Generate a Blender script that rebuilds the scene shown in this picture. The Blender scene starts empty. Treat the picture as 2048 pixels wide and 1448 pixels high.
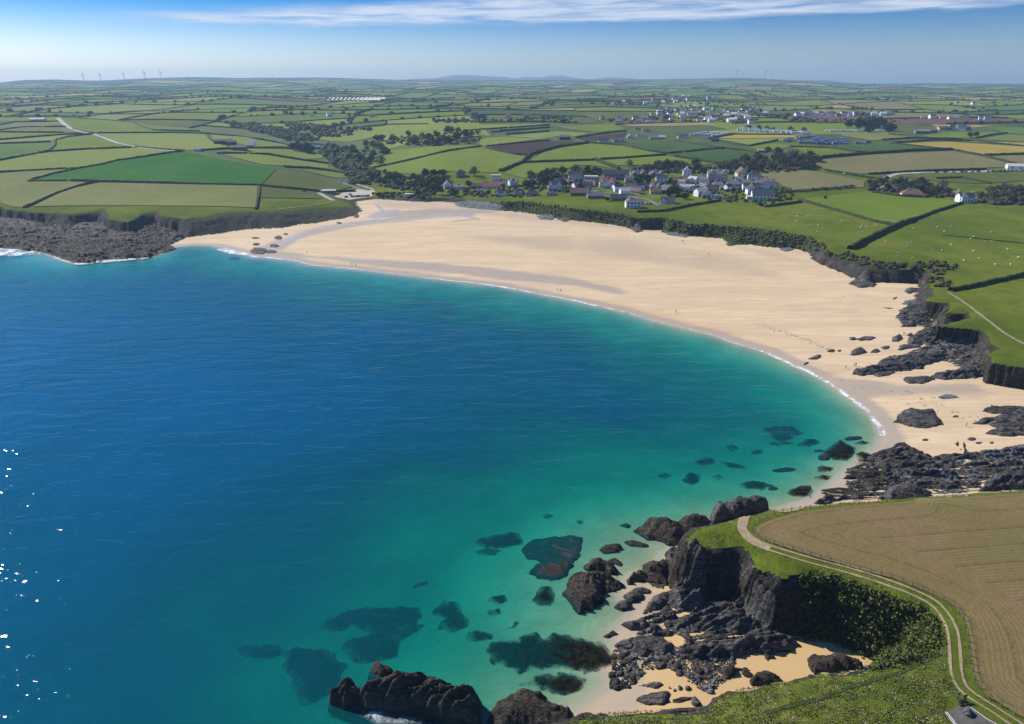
import bpy, bmesh, math, random
import numpy as np
from mathutils import Vector, Matrix
from mathutils.geometry import delaunay_2d_cdt
random.seed(7); rng = np.random.default_rng(7)
S = bpy.context.scene
COL = S.collection
# ------------------------------------------------------------------ camera, sky, sun, exposure
FPX, PITCH, HC = 1365.0, math.radians(22.27), 115.0
cam_d = bpy.data.cameras.new('camera'); cam = bpy.data.objects.new('camera', cam_d); COL.objects.link(cam)
cam.location = (0, 0, HC); cam.rotation_euler = (math.pi/2 - PITCH, 0, 0)
cam_d.sensor_width = 36; cam_d.lens = 36*FPX/2048; cam_d.clip_start = 1; cam_d.clip_end = 120000
S.camera = cam
SUN_AZ, SUN_EL = math.radians(-57), math.radians(38)      # azimuth from +Y, negative is left
SKY_STRENGTH, SUN_STRENGTH, EXPOSURE = 0.10, 4.5, 0.55
S.view_settings.view_transform = 'Standard'; S.view_settings.look = 'None'
S.view_settings.gamma = 1; S.view_settings.exposure = EXPOSURE; S.view_settings.use_curve_mapping = False
S.cycles.use_denoising = True
S.cycles.max_bounces = 5; S.cycles.diffuse_bounces = 2; S.cycles.glossy_bounces = 2
S.cycles.transmission_bounces = 2; S.cycles.volume_bounces = 0; S.cycles.transparent_max_bounces = 12
S.cycles.sample_clamp_indirect = 4.0

class NT:
    """small helper for node trees"""
    def __init__(s, tree): s.t = tree; s.N = tree.nodes; s.L = tree.links
    def new(s, typ, **kw):
        n = s.N.new(typ)
        for k, v in kw.items(): setattr(n, k, v)
        return n
    def put(s, sock, v):
        if isinstance(v, bpy.types.NodeSocket): s.L.new(v, sock)
        elif v is not None:
            if sock.type == 'RGBA' and len(v) == 3: v = (*v, 1)
            sock.default_value = v
    def m(s, op, a, b=None, c=None, clamp=False):
        n = s.new('ShaderNodeMath', operation=op, use_clamp=clamp)
        for i, v in enumerate((a, b, c)):
            if v is not None: s.put(n.inputs[i], v)
        return n.outputs[0]
    def vm(s, op, a, b=None, out=0):
        n = s.new('ShaderNodeVectorMath', operation=op); s.put(n.inputs[0], a)
        if b is not None: s.put(n.inputs[1], b)
        return n.outputs[out]
    def ss(s, v, lo, hi, a=0.0, b=1.0):
        n = s.new('ShaderNodeMapRange', interpolation_type='SMOOTHSTEP')
        for i, x in enumerate((v, lo, hi, a, b)): s.put(n.inputs[i], x)
        return n.outputs[0]
    def mix(s, f, a, b, mode='MIX'):
        n = s.new('ShaderNodeMix', data_type='RGBA', blend_type=mode); s.put(n.inputs[0], f); s.put(n.inputs[6], a); s.put(n.inputs[7], b)
        return n.outputs[2]
    def noise(s, vec, scale, detail=3, rough=.55, dist=0.0, out='Fac'):
        n = s.new('ShaderNodeTexNoise'); s.put(n.inputs['Vector'], vec); n.inputs['Scale'].default_value = scale
        n.inputs['Detail'].default_value = detail; n.inputs['Roughness'].default_value = rough; n.inputs['Distortion'].default_value = dist
        return n.outputs[out]
    def xyz(s, vec):
        n = s.new('ShaderNodeSeparateXYZ'); s.put(n.inputs[0], vec); return n.outputs
    def comb(s, x, y, z):
        n = s.new('ShaderNodeCombineXYZ')
        for i, v in enumerate((x, y, z)): s.put(n.inputs[i], v)
        return n.outputs[0]
    def mapping(s, vec, rot=0.0, scale=(1, 1, 1)):
        n = s.new('ShaderNodeMapping'); s.put(n.inputs[0], vec); n.inputs['Rotation'].default_value = (0, 0, rot); n.inputs['Scale'].default_value = scale
        return n.outputs[0]
    def attr(s, name): return s.new('ShaderNodeAttribute', attribute_name=name).outputs

def lin(r, g, b):
    f = lambda c: (c/255/12.92) if c <= 10 else ((c/255+.055)/1.055)**2.4
    return (f(r), f(g), f(b))

W = bpy.data.worlds.new('World'); S.world = W; W.use_nodes = True
n = NT(W.node_tree); n.N.clear()
sky = n.new('ShaderNodeTexSky', sky_type='NISHITA', sun_disc=False)
sky.sun_elevation = SUN_EL; sky.sun_rotation = SUN_AZ
sky.altitude = 100; sky.air_density = 1.0; sky.dust_density = 1.6; sky.ozone_density = 3.0
dirv = n.new('ShaderNodeTexCoord').outputs['Generated']
dx, dy, dz = n.xyz(dirv)
el = n.m('MULTIPLY', n.m('ARCSINE', dz), 180/math.pi)
az = n.m('MULTIPLY', n.m('ARCTAN2', dx, dy), 180/math.pi)
# clear, deep blue air above a pale band along the horizon
deep = n.ss(el, -.6, 6.0)
tint = n.mix(deep, (1.04, 1.18, 1.42), (0.045, 0.33, 0.80))
skyc = n.mix(1.0, sky.outputs[0], tint, 'MULTIPLY')
# long cirrus bank, wide to the right, thinning to a point on the left
pv = n.comb(n.m('MULTIPLY', az, 0.10), n.m('MULTIPLY', el, 0.9), 0.0)
wob = n.m('MULTIPLY', n.m('SUBTRACT', n.noise(pv, 1.1, 3), .5), 1.1)
fine = n.noise(n.comb(n.m('MULTIPLY', az, .10), n.m('MULTIPLY', el, 1.3), 0.0), 1.5, 7, .60, .5)
elw = n.m('ADD', el, wob)
lo = n.m('ADD', n.m('MULTIPLY', az, 0.013), 3.95)
hi = n.m('ADD', n.m('MULTIPLY', n.m('ADD', az, 27.0), 0.062), 4.2)
band = n.m('MULTIPLY', n.ss(elw, lo, n.m('ADD', lo, .45)), n.m('SUBTRACT', 1.0, n.ss(elw, n.m('SUBTRACT', hi, .5), n.m('ADD', hi, .5))))
band = n.m('MULTIPLY', band, n.ss(az, -31.0, -22.0))
cl = n.m('MULTIPLY', band, n.ss(fine, .20, .58))
cl = n.m('MULTIPLY', cl, .82, clamp=True)
ccol = n.mix(n.ss(fine, .35, .75), (4.2, 4.8, 6.0), (6.0, 6.2, 6.8))
skyc = n.mix(cl, skyc, ccol)
bg = n.new('ShaderNodeBackground'); n.put(bg.inputs[0], skyc); bg.inputs[1].default_value = SKY_STRENGTH
out = n.new('ShaderNodeOutputWorld'); n.L.new(bg.outputs[0], out.inputs[0])
sd = bpy.data.lights.new('sun', 'SUN'); sd.energy = SUN_STRENGTH; sd.angle = math.radians(.53); sd.color = (1, .94, .84)
sun = bpy.data.objects.new('sun', sd); COL.objects.link(sun)
sdir = Vector((math.sin(SUN_AZ)*math.cos(SUN_EL), math.cos(SUN_AZ)*math.cos(SUN_EL), math.sin(SUN_EL)))
sun.rotation_euler = sdir.to_track_quat('Z', 'Y').to_euler()

# ------------------------------------------------------------------ helpers: noise, rays, polygons
def _hash(xi, yi, seed):
    h = (xi.astype(np.int64)*374761393 + yi.astype(np.int64)*668265263 + seed*2246822519) & 0xffffffff
    h = ((h ^ (h >> 13))*1274126177) & 0xffffffff
    return ((h ^ (h >> 16)) & 0xffffff)/16777216.0
def vnoise(x, y, seed=0):
    x = np.asarray(x, float); y = np.asarray(y, float)
    xi = np.floor(x); yi = np.floor(y); fx = x-xi; fy = y-yi
    fx = fx*fx*(3-2*fx); fy = fy*fy*(3-2*fy)
    a = _hash(xi, yi, seed); b = _hash(xi+1, yi, seed); c = _hash(xi, yi+1, seed); d = _hash(xi+1, yi+1, seed)
    return (a*(1-fx)+b*fx)*(1-fy)+(c*(1-fx)+d*fx)*fy
def fbm(x, y, octv=4, seed=0, gain=.5):
    s = 0; a = 1; t = 0
    for i in range(octv):
        s = s + a*vnoise(x*2**i+17.3*i, y*2**i-9.1*i, seed+i); t += a; a *= gain
    return s/t
def sstep(a, b, x):
    t = np.clip((x-a)/(b-a), 0, 1); return t*t*(3-2*t)
def rays(px, py):
    u = (np.asarray(px, float)-1024)/FPX; v = (np.asarray(py, float)-724)/FPX
    c, s = math.cos(PITCH), math.sin(PITCH)
    return u, c-s*v, -s-c*v
def plane_hit(px, py, z):
    dx, dy, dz = rays(px, py); t = (z-HC)/dz
    return np.stack([dx*t, dy*t], -1)
def project(X, Y, Z):
    c, s = math.cos(PITCH), math.sin(PITCH); zz = Z-HC
    f = Y*c-zz*s; up = Y*s+zz*c
    return 1024+FPX*X/f, 724-FPX*up/f
def seg_dist(P, poly, closed=True):
    P = np.asarray(P, float); poly = np.asarray(poly, float)
    A = poly; B = np.roll(poly, -1, 0)
    if not closed: A = A[:-1]; B = B[:-1]
    d2 = np.full(len(P), 1e18)
    for a, b in zip(A, B):
        e = b-a; L = e@e+1e-12
        t = np.clip(((P-a)@e)/L, 0, 1)
        q = P-a-t[:, None]*e
        d2 = np.minimum(d2, (q*q).sum(1))
    return np.sqrt(d2)
def in_poly(P, poly):
    P = np.asarray(P, float); poly = np.asarray(poly, float)
    r = np.zeros(len(P), bool); x, y = P[:, 0], P[:, 1]; j = len(poly)-1
    for i in range(len(poly)):
        xi, yi = poly[i]; xj, yj = poly[j]
        with np.errstate(divide='ignore', invalid='ignore'):
            c = ((yi > y) != (yj > y)) & (x < (xj-xi)*(y-yi)/(yj-yi+1e-15)+xi)
        r ^= c; j = i
    return r
def densify(pts, step, closed=False):
    pts = [tuple(p) for p in pts]; out = []
    src = pts+[pts[0]] if closed else pts
    for a, b in zip(src[:-1], src[1:]):
        k = max(1, int(math.hypot(b[0]-a[0], b[1]-a[1])/step))
        for i in range(k): out.append((a[0]+(b[0]-a[0])*i/k, a[1]+(b[1]-a[1])*i/k))
    if not closed: out.append(pts[-1])
    return out

# ------------------------------------------------------------------ the land: height function
SKYL = np.array([(-400,168),(0,166),(50,161),(110,160),(170,162),(200,162),(290,158),(380,155),(470,157),(560,156.5),(640,156),(720,158),(790,160.5),(880,160),(1024,161),(1250,160),(1300,160),(1400,158.5),(1480,157),(1530,158.5),(1600,162),(1660,165),(1720,168),(1800,168.5),(1850,167),(1900,167),(1960,168),(2048,169),(2500,168)])
_dx, _dy, _dz = rays(SKYL[:, 0], SKYL[:, 1]); RIDGE = 8600.0
SK_AZ = np.arctan2(_dx, _dy); SK_Z = HC+RIDGE*_dz/np.hypot(_dx, _dy)
PY = np.array([-500,100,190,255,320,450,600,700,800,900,1200,2000,3500,30000.])
PZ = np.array([17,17,17,10,11,12,12.5,15,25,36,47,60,74,74.])
_yy = np.arange(-500, 6000, 10.); _pz = np.interp(_yy, PY, PZ)
_k = np.hanning(13); _k /= _k.sum(); _ps = np.convolve(np.pad(_pz, 6, 'edge'), _k, 'valid')
VAL = np.array([(-125,640,3.4),(-150,723,4.2),(-225,950,12),(-308,1144,22),(-417,1290,32),(-560,1480,46),(-700,1750,56)])
def zland(X, Y):
    X = np.asarray(X, float); Y = np.asarray(Y, float); R = np.hypot(X, Y)
    z = np.interp(Y, _yy, _ps)
    z = z-2.2*sstep(-260, -380, X)*sstep(420, 500, Y)*sstep(760, 640, Y)
    # near headland falls away towards the water
    z = z-7.0*sstep(70, 5, X)*sstep(150, 118, Y)*(Y > -400)
    amp = np.interp(Y, [520, 900, 2000, 5000], [0, 1.6, 5.5, 12])
    for k, (wl, ph, an) in enumerate(((420, .3, .4), (760, 1.7, 1.5), (1350, 4.0, 2.6), (610, 2.2, -.5))):
        z = z+amp*.5*np.sin((X*math.cos(an)+Y*math.sin(an))*2*math.pi/wl+ph)
    # valley behind the beach
    best = np.full(X.shape, 1e9); fl = np.zeros(X.shape)
    for a, b in zip(VAL[:-1], VAL[1:]):
        ex, ey = b[0]-a[0], b[1]-a[1]; t = np.clip(((X-a[0])*ex+(Y-a[1])*ey)/(ex*ex+ey*ey), 0, 1)
        d = np.hypot(X-a[0]-t*ex, Y-a[1]-t*ey); k = d < best
        best = np.where(k, d, best); fl = np.where(k, a[2]+t*(b[2]-a[2]), fl)
    w = np.exp(-(best/np.interp(Y, [640, 760, 1400], [62, 80, 125]))**2)
    z = z-(z-fl)*w*np.clip((z-fl) > 0, 0, 1)
    # low shelf of the village at the head of the beach
    w2 = np.exp(-((X+55)/75)**2-((Y-690)/55)**2); z = z-(z-7)*w2*np.clip(z > 7, 0, 1)
    # rise to the skyline
    azm = np.arctan2(X, Y); zr = np.interp(azm, SK_AZ, SK_Z)
    f = sstep(2600, RIDGE, R); f = f*f*.35+f*.65
    z = z*(1-f)+zr*f
    z = np.where(R > RIDGE, zr-(R-RIDGE)*.05, z)
    return z
def march(px, py, hf, tmin=60, tmax=14000, n=150):
    px = np.atleast_1d(np.asarray(px, float)); py = np.atleast_1d(np.asarray(py, float))
    dx, dy, dz = rays(px, py); T = np.geomspace(tmin, tmax, n)
    lo = np.full(len(px), tmin); hi = np.full(len(px), np.nan); alive = np.ones(len(px), bool)
    for t0, t1 in zip(T[:-1], T[1:]):
        i = np.where(alive)[0]
        if not len(i): break
        below = HC+dz[i]*t1 < hf(dx[i]*t1, dy[i]*t1)
        j = i[below]; lo[j] = t0; hi[j] = t1; alive[j] = False
    hi[alive] = tmax; lo[alive] = tmax*.99
    for _ in range(12):
        mid = (lo+hi)/2; b = HC+dz*mid < hf(dx*mid, dy*mid)
        hi = np.where(b, mid, hi); lo = np.where(b, lo, mid)
    return np.stack([dx*hi, dy*hi, HC+dz*hi], -1)

# traced coast: cliff top (on the land surface), cliff foot (on the beach), waterline
TOP_PX = [(-700,470),(-300,440),(-100,425),(0,412),(12,419),(37,420),(65,423),(117,426),(150,427),(190,421),(207,418),(216,428),(212,436),(235,441),(262,443),(268,436),(290,426),(312,422),(322,431),(340,434),(370,437),(410,431),(440,426),(480,423),(512,422),(562,422),(612,418),(662,416),(695,414),(712,418),(714,421),(704,406),(686,395),(698,399),(737,395),(762,395),(807,393),(849,395),(897,394),(925,397),(960,401),(1000,404),(1020,404),(1050,404),(1085,408),(1120,414),(1160,420),(1200,422),(1240,427),(1262,434),(1290,436),(1322,434),(1340,438),(1380,447),(1420,449),(1460,453),(1500,456),(1540,461),(1580,467),(1620,475),(1648,488),(1650,503),(1676,508),(1716,520),(1740,531),(1800,536),(1848,538),(1862,548),(1858,570),(1862,588),(1843,597),(1868,604),(1905,602),(1897,622),(1940,624),(1946,632),(1905,640),(1872,650),(1936,655),(1968,660),(1985,685),(2000,692),(1970,704),(1978,722),(2048,731),(2150,740),(2330,760)]
BASE_PX = [(-700,500),(-300,460),(-100,445),(0,432),(10,437),(50,438),(80,444),(110,450),(137,457),(155,447),(190,445),(205,446),(215,455),(247,464),(270,462),(285,452),(312,450),(330,455),(350,462),(375,472),(412,468),(445,462),(462,459),(485,457),(512,455),(562,454),(600,447),(625,446),(662,440),(692,436),(717,429),(720,426),(716,414),(706,405),(716,402),(745,399),(765,399),(808,397),(850,398),(897,400),(920,407),(950,413),(985,416),(1005,414),(1024,418),(1064,423),(1106,432),(1136,432),(1184,436),(1229,441),(1256,447),(1284,457),(1331,452),(1329,464),(1360,470),(1389,472),(1446,477),(1466,489),(1511,491),(1536,495),(1586,497),(1625,503),(1641,527),(1671,539),(1701,555),(1721,567),(1748,566),(1786,566),(1846,571),(1840,583),(1846,594),(1820,606),(1850,625),(1870,638),(1868,660),(1885,671),(1946,665),(1966,676),(1968,692),(1950,703),(1960,738),(1985,750),(2048,756),(2150,765),(2330,790)]
HTOP_PX = [(2330,940),(2150,962),(2048,972),(1960,980),(1860,988),(1780,992),(1700,996),(1600,1003),(1560,1008),(1536,1012),(1522,1018),(1490,1026),(1445,1037),(1407,1047),(1382,1057),(1371,1067),(1372,1077),(1400,1087),(1437,1095),(1485,1094),(1505,1107),(1510,1130),(1545,1145),(1561,1153),(1590,1146),(1618,1141),(1661,1147),(1711,1163),(1786,1192),(1838,1214),(1865,1236),(1872,1262),(1866,1285),(1845,1305),(1800,1322),(1773,1328),(1686,1340),(1611,1353),(1561,1360),(1500,1367),(1462,1374),(1424,1391),(1417,1418),(1355,1420),(1292,1416),(1206,1424),(1174,1424),(1121,1446),(1090,1480)]
HBASE_PX = {15:(1345,1080),16:(1332,1105),17:(1335,1160),18:(1385,1175),19:(1465,1196),20:(1502,1210),21:(1520,1250),22:(1548,1262),23:(1565,1262),24:(1590,1270),25:(1606,1273),26:(1648,1268),27:(1698,1283),28:(1748,1286),29:(1773,1290),30:(1786,1298),31:(1784,1308),32:(1770,1318),33:(1758,1326)}
top_c = march([p[0] for p in TOP_PX], [p[1] for p in TOP_PX], zland)[:, :2]
base_c = plane_hit([p[0] for p in BASE_PX], [p[1] for p in BASE_PX], 3.0)
# sand level at the foot differs: left of the bay and the cove lie lower
for i, p in enumerate(BASE_PX):
    if p[0] < 440 or p[0] > 1800: base_c[i] = plane_hit(p[0], p[1], 2.2)
htop = march([p[0] for p in HTOP_PX], [p[1] for p in HTOP_PX], zland)[:, :2]
hb = []
for i, p in enumerate(htop):
    if i in HBASE_PX: hb.append(plane_hit(*HBASE_PX[i], 2.0)); continue
    a = htop[max(i-1, 0)]; b = htop[min(i+1, len(htop)-1)]; t = b-a; t /= np.linalg.norm(t)+1e-9
    hb.append(p+np.array([t[1], -t[0]])*5.5)
hb = np.array(hb)
far_c = np.array([(9000., 200.), (9000., 12000.), (-9000., 12000.), (-9000., 640.)])
near_c = np.array([(40., 20.), (60., -300.), (9000., -300.)])
LAND_TOP = np.vstack([top_c, htop, near_c, far_c])
def keep_outside(pts, poly, gap):
    out = []
    ins = in_poly(pts, poly); dd = seg_dist(pts, poly)
    for p, i, d in zip(pts, ins, dd):
        if i or d < gap:
            A = poly; B = np.roll(poly, -1, 0); e = B-A; L = (e*e).sum(1)+1e-9
            t = np.clip(((p-A)*e).sum(1)/L, 0, 1); q = A+t[:, None]*e; k = ((q-p)**2).sum(1).argmin()
            nn = np.array([e[k][1], -e[k][0]])/math.sqrt(L[k])
            c1, c2 = q[k]+nn*gap, q[k]-nn*gap
            p = c2 if in_poly(np.array([c1]), poly)[0] else c1
        out.append(p)
    return np.array(out)
base_c = keep_outside(base_c, LAND_TOP, 3.2); hb = keep_outside(hb, LAND_TOP, 2.6)
LAND_BASE = np.vstack([base_c, hb, near_c+np.array([[-6, 0], [-6, 0], [0, 0]]), far_c+np.array([[10, 0], [10, 10], [-10, 10], [-10, -10]])])
SHORE_PX = [(-900,520),(-300,497),(0,493),(75,493),(92,502),(130,517),(150,522),(225,516),(300,511),(345,494),(385,490),(425,491),(455,497),(490,508),(512,514),(537,515),(587,521),(625,529),(700,537),(760,544),(850,555),(950,566),(1000,572),(1032,579),(1070,586),(1112,594),(1175,607),(1212,615),(1262,627),(1325,646),(1362,655),(1425,670),(1475,687),(1536,705),(1586,730),(1636,752),(1673,775),(1711,802),(1736,822),(1752,835),(1757,850),(1766,872),(1761,895),(1743,907),(1700,940),(1650,985),(1628,1000),(1590,1012),(1510,1040),(1440,1060),(1385,1085),(1335,1112),(1322,1140),(1262,1160),(1248,1186),(1275,1228),(1238,1266),(1232,1300),(1215,1340),(1226,1378),(1183,1409),(1164,1424),(1110,1460),(1060,1600)]
shore = plane_hit([p[0] for p in SHORE_PX], [p[1] for p in SHORE_PX], 0.0)
# the hidden stretch of waterline passes round the tip of the near headland
SHORE = np.vstack([shore, [(15., 20.), (30., -310.), (9010., -310.), (9010., 12010.), (-9010., 12010.), (-9010., 560.)]])

def surface(X, Y, detail=True):
    """height, and masks (land 0..1, cliff band) for flat arrays"""
    P = np.stack([X, Y], -1)
    sd = seg_dist(P, SHORE); ins = in_poly(P, SHORE)
    near = X > 0
    # beach and sea bed
    beach = np.interp(sd, [0, 8, 60, 140, 400], [0, .35, 1.6, 3.2, 3.8])
    covef = sstep(160, 140, Y)*sstep(0, 20, X)
    beach = beach*(1-covef)+np.interp(sd, [0, 3, 14, 40], [0, .35, 1.5, 2.6])*covef
    nz = fbm(X/26, Y/26, 3, 11)
    depth = np.interp(sd, [0, 4, 20, 45, 90, 170, 300, 600], [0, .3, 1.4, 3.2, 6.0, 9.5, 13, 16])*(.72+.56*nz)
    # the sandy floor off the cove stays shallow
    shal = np.exp(-((X-5)/62)**2-((Y-140)/62)**2); depth = depth*(1-.42*shal)
    z0 = np.where(ins, beach+.06*(fbm(X/5, Y/5, 2, 5)-.5), -depth)
    wx = 4.2*(fbm(X/13, Y/13, 3, 21)-.5)+2.0*(fbm(X/4, Y/4, 2, 22)-.5)
    wy = 4.2*(fbm(X/13+50, Y/13, 3, 23)-.5)+2.0*(fbm(X/4+50, Y/4, 2, 24)-.5)
    k = np.interp(Y, [60, 300, 420], [.55, .8, 1.25])
    Pw = P+np.stack([wx, wy], -1)*k[:, None]
    inb = in_poly(Pw, LAND_BASE); intp = in_poly(Pw, LAND_TOP)
    db = seg_dist(Pw, LAND_BASE); dt = seg_dist(Pw, LAND_TOP)
    f = np.where(intp, 1.0, np.where(inb, db/(db+dt+1e-6), 0.0))
    g = np.clip(f, 0, 1)
    g = np.where(g < .3, g*1.25, np.where(g < .7, .375+(g-.3)*1.2, .855+(g-.7)*.483))
    zl = zland(X, Y)
    # the lip rounds over
    zl = zl-np.where(intp, 1.1*np.exp(-dt/2.5), 1.1)
    band = (f > 0.02) & (f < .995)
    rough = (fbm(X/2.6+.4*Y, Y/2.6, 3, 31)-.5)*2.2*np.minimum(1, 6*np.clip(f, 0, 1)*(1-np.clip(f, 0, 1)))
    zb = np.maximum(z0, np.where(inb, .2, -99))
    z = np.where(f > 0, zb+(np.maximum(zl, zb+.15)-zb)*g+rough, z0)
    tuss = np.where(intp, .35*(fbm(X/3.5, Y/3.5, 3, 41)-.5)*sstep(330, 120, Y), 0)
    z = z+tuss
    return z, intp, f, np.where(ins, sd, -sd), dt
# ------------------------------------------------------------------ height grids (also used to place things on the ground)
class Grid:
    def __init__(s, x0, x1, y0, y1, st):
        s.x0, s.y0, s.st = x0, y0, st
        s.xs = np.arange(x0, x1+st*.5, st); s.ys = np.arange(y0, y1+st*.5, st)
        X, Y = np.meshgrid(s.xs, s.ys); s.shape = X.shape
        z, land, f, sd, dt = surface(X.ravel(), Y.ravel())
        s.X, s.Y, s.Z, s.land, s.f, s.sd, s.dt = X, Y, z.reshape(s.shape), land.reshape(s.shape), f.reshape(s.shape), sd.reshape(s.shape), dt.reshape(s.shape)
    def inside(s, X, Y): return (X >= s.xs[0]) & (X < s.xs[-1]) & (Y >= s.ys[0]) & (Y < s.ys[-1])
    def samp(s, X, Y, A=None):
        A = s.Z if A is None else A
        fx = np.clip((X-s.x0)/s.st, 0, len(s.xs)-1.001); fy = np.clip((Y-s.y0)/s.st, 0, len(s.ys)-1.001)
        i = fx.astype(int); j = fy.astype(int); fx = fx-i; fy = fy-j
        return (A[j, i]*(1-fx)+A[j, i+1]*fx)*(1-fy)+(A[j+1, i]*(1-fx)+A[j+1, i+1]*fx)*fy
G1 = Grid(-60.8, 240.0, 70.4, 329.6, 0.8)
G2 = Grid(-800, 640, -80, 800, 3.2)
G3 = Grid(-489.6, -121.6, 540.8, 643.2, 1.6); G4 = Grid(70.4, 326.4, 329.6, 624.0, 1.6)      # finer along the far cliffs
def ground(X, Y):
    X = np.asarray(X, float); Y = np.asarray(Y, float); sh = X.shape
    X = X.ravel(); Y = Y.ravel(); z = np.empty(len(X))
    c = np.ones(len(X), bool)
    for G in (G1, G3, G4, G2):
        a = c & G.inside(X, Y)
        if a.any(): z[a] = G.samp(X[a], Y[a]); c &= ~a
    if c.any(): z[c] = zland(X[c], Y[c])
    return z.reshape(sh)
def level(X, Y): return np.maximum(ground(X, Y), 0.0)      # ground or water surface
def hit(px, py): return march(px, py, level)
def hit1(px, py): return hit([px], [py])[0]

# ------------------------------------------------------------------ object helpers
def link(o): COL.objects.link(o); return o
def mesh_obj(name, me, mat=None, parent=None):
    if mat is not None and not me.materials:
        for m in (mat if isinstance(mat, (list, tuple)) else [mat]): me.materials.append(m)
    o = bpy.data.objects.new(name, me); link(o)
    if parent is not None: o.parent = parent
    return o
def from_np(name, V, Fc, mat=None, smooth=False, parent=None, mi=None):
    me = bpy.data.meshes.new(name)
    V = np.asarray(V, np.float32); Fc = np.asarray(Fc, np.int32)
    me.vertices.add(len(V)); me.vertices.foreach_set('co', V.ravel())
    k = Fc.shape[1]; me.loops.add(Fc.size); me.loops.foreach_set('vertex_index', Fc.ravel())
    me.polygons.add(len(Fc)); me.polygons.foreach_set('loop_start', np.arange(0, Fc.size, k, dtype=np.int32))
    me.polygons.foreach_set('loop_total', np.full(len(Fc), k, np.int32))
    if smooth: me.polygons.foreach_set('use_smooth', np.ones(len(Fc), bool))
    if mi is not None: me.polygons.foreach_set('material_index', np.asarray(mi, np.int32))
    me.update(calc_edges=True)
    return mesh_obj(name, me, mat, parent)
def py_obj(name, V, Fc, mat=None, parent=None, smooth=False, mi=None):
    me = bpy.data.meshes.new(name); me.from_pydata([tuple(v) for v in V], [], [tuple(f) for f in Fc])
    if smooth: me.polygons.foreach_set('use_smooth', [True]*len(me.polygons))
    if mi is not None: me.polygons.foreach_set('material_index', mi)
    me.update(); return mesh_obj(name, me, mat, parent)
def fattr(o, name, vals):
    a = o.data.attributes.new(name, 'FLOAT', 'POINT'); a.data.foreach_set('value', np.asarray(vals, np.float32))
def struct(o): o['kind'] = 'structure'; return o
def stuff(o, label=None, cat=None):
    o['kind'] = 'stuff'
    if label: o['label'] = label
    if cat: o['category'] = cat
    return o
def tag(o, label, cat, group=None):
    o['label'] = label; o['category'] = cat
    if group: o['group'] = group
    return o
def empty(name, loc, rz=0.0):
    o = bpy.data.objects.new(name, None); o.location = loc; o.rotation_euler = (0, 0, rz); o.empty_display_size = .1; return link(o)
def copy_tree(o, parent=None):
    c = o.copy(); link(c); c.parent = parent
    for ch in o.children: copy_tree(ch, c)
    return c
def box(V, Fc, x0, x1, y0, y1, z0, z1):
    b = len(V); V += [(x0,y0,z0),(x1,y0,z0),(x1,y1,z0),(x0,y1,z0),(x0,y0,z1),(x1,y0,z1),(x1,y1,z1),(x0,y1,z1)]
    Fc += [(b,b+3,b+2,b+1),(b+4,b+5,b+6,b+7),(b,b+1,b+5,b+4),(b+1,b+2,b+6,b+5),(b+2,b+3,b+7,b+6),(b+3,b,b+4,b+7)]
def tube(V, Fc, pts, rad, n=6):
    rings = []
    for i, p in enumerate(pts):
        p = Vector(p); a = Vector(pts[max(i-1, 0)]); c = Vector(pts[min(i+1, len(pts)-1)]); d = (c-a).normalized()
        u = d.orthogonal().normalized(); w = d.cross(u); r = rad[i]; ring = []
        for k in range(n):
            t = 2*math.pi*k/n; ring.append(len(V)); V.append(tuple(p+u*math.cos(t)*r+w*math.sin(t)*r))
        rings.append(ring)
    for A, B in zip(rings[:-1], rings[1:]):
        for k in range(n): Fc.append((A[k], A[(k+1) % n], B[(k+1) % n], B[k]))
    Fc.append(tuple(rings[-1])); Fc.append(tuple(reversed(rings[0])))

# ------------------------------------------------------------------ materials
def newmat(name):
    m = bpy.data.materials.new(name); m.use_nodes = True; n = NT(m.node_tree); n.N.clear()
    o = n.new('ShaderNodeOutputMaterial'); return m, n, o
def principled(n, o, col, rough=.9, normal=None, spec=.3):
    b = n.new('ShaderNodeBsdfPrincipled'); n.put(b.inputs['Base Color'], col); n.put(b.inputs['Roughness'], rough)
    b.inputs['Specular IOR Level'].default_value = spec
    if normal is not None: n.L.new(normal, b.inputs['Normal'])
    n.L.new(b.outputs[0], o.inputs[0]); return b
def bump(n, h, strength=.5, dist=1.0, normal=None):
    b = n.new('ShaderNodeBump'); b.inputs['Strength'].default_value = strength; b.inputs['Distance'].default_value = dist
    n.L.new(h, b.inputs['Height'])
    if normal is not None: n.L.new(normal, b.inputs['Normal'])
    return b.outputs[0]
def objco(n): return n.new('ShaderNodeTexCoord').outputs['Object']
def geopos(n): return n.new('ShaderNodeNewGeometry').outputs['Position']
def two_tone(name, c1, c2, scale, rough=.9, bs=0.0, spec=.2, detail=4, rnd=0.0):
    m, n, o = newmat(name); p = geopos(n); f = n.ss(n.noise(p, scale, detail, .6), .32, .68)
    c = n.mix(f, c1, c2)
    if rnd:
        r = n.new('ShaderNodeObjectInfo').outputs['Random']
        c = n.mix(1.0, c, n.mix(r, (1-rnd,)*3, (1+rnd, 1+rnd*.9, 1+rnd*.6)), 'MULTIPLY')
    principled(n, o, c, rough, bump(n, n.noise(p, scale*2.3, 4, .65), bs, 1/scale) if bs else None, spec); return m

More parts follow.
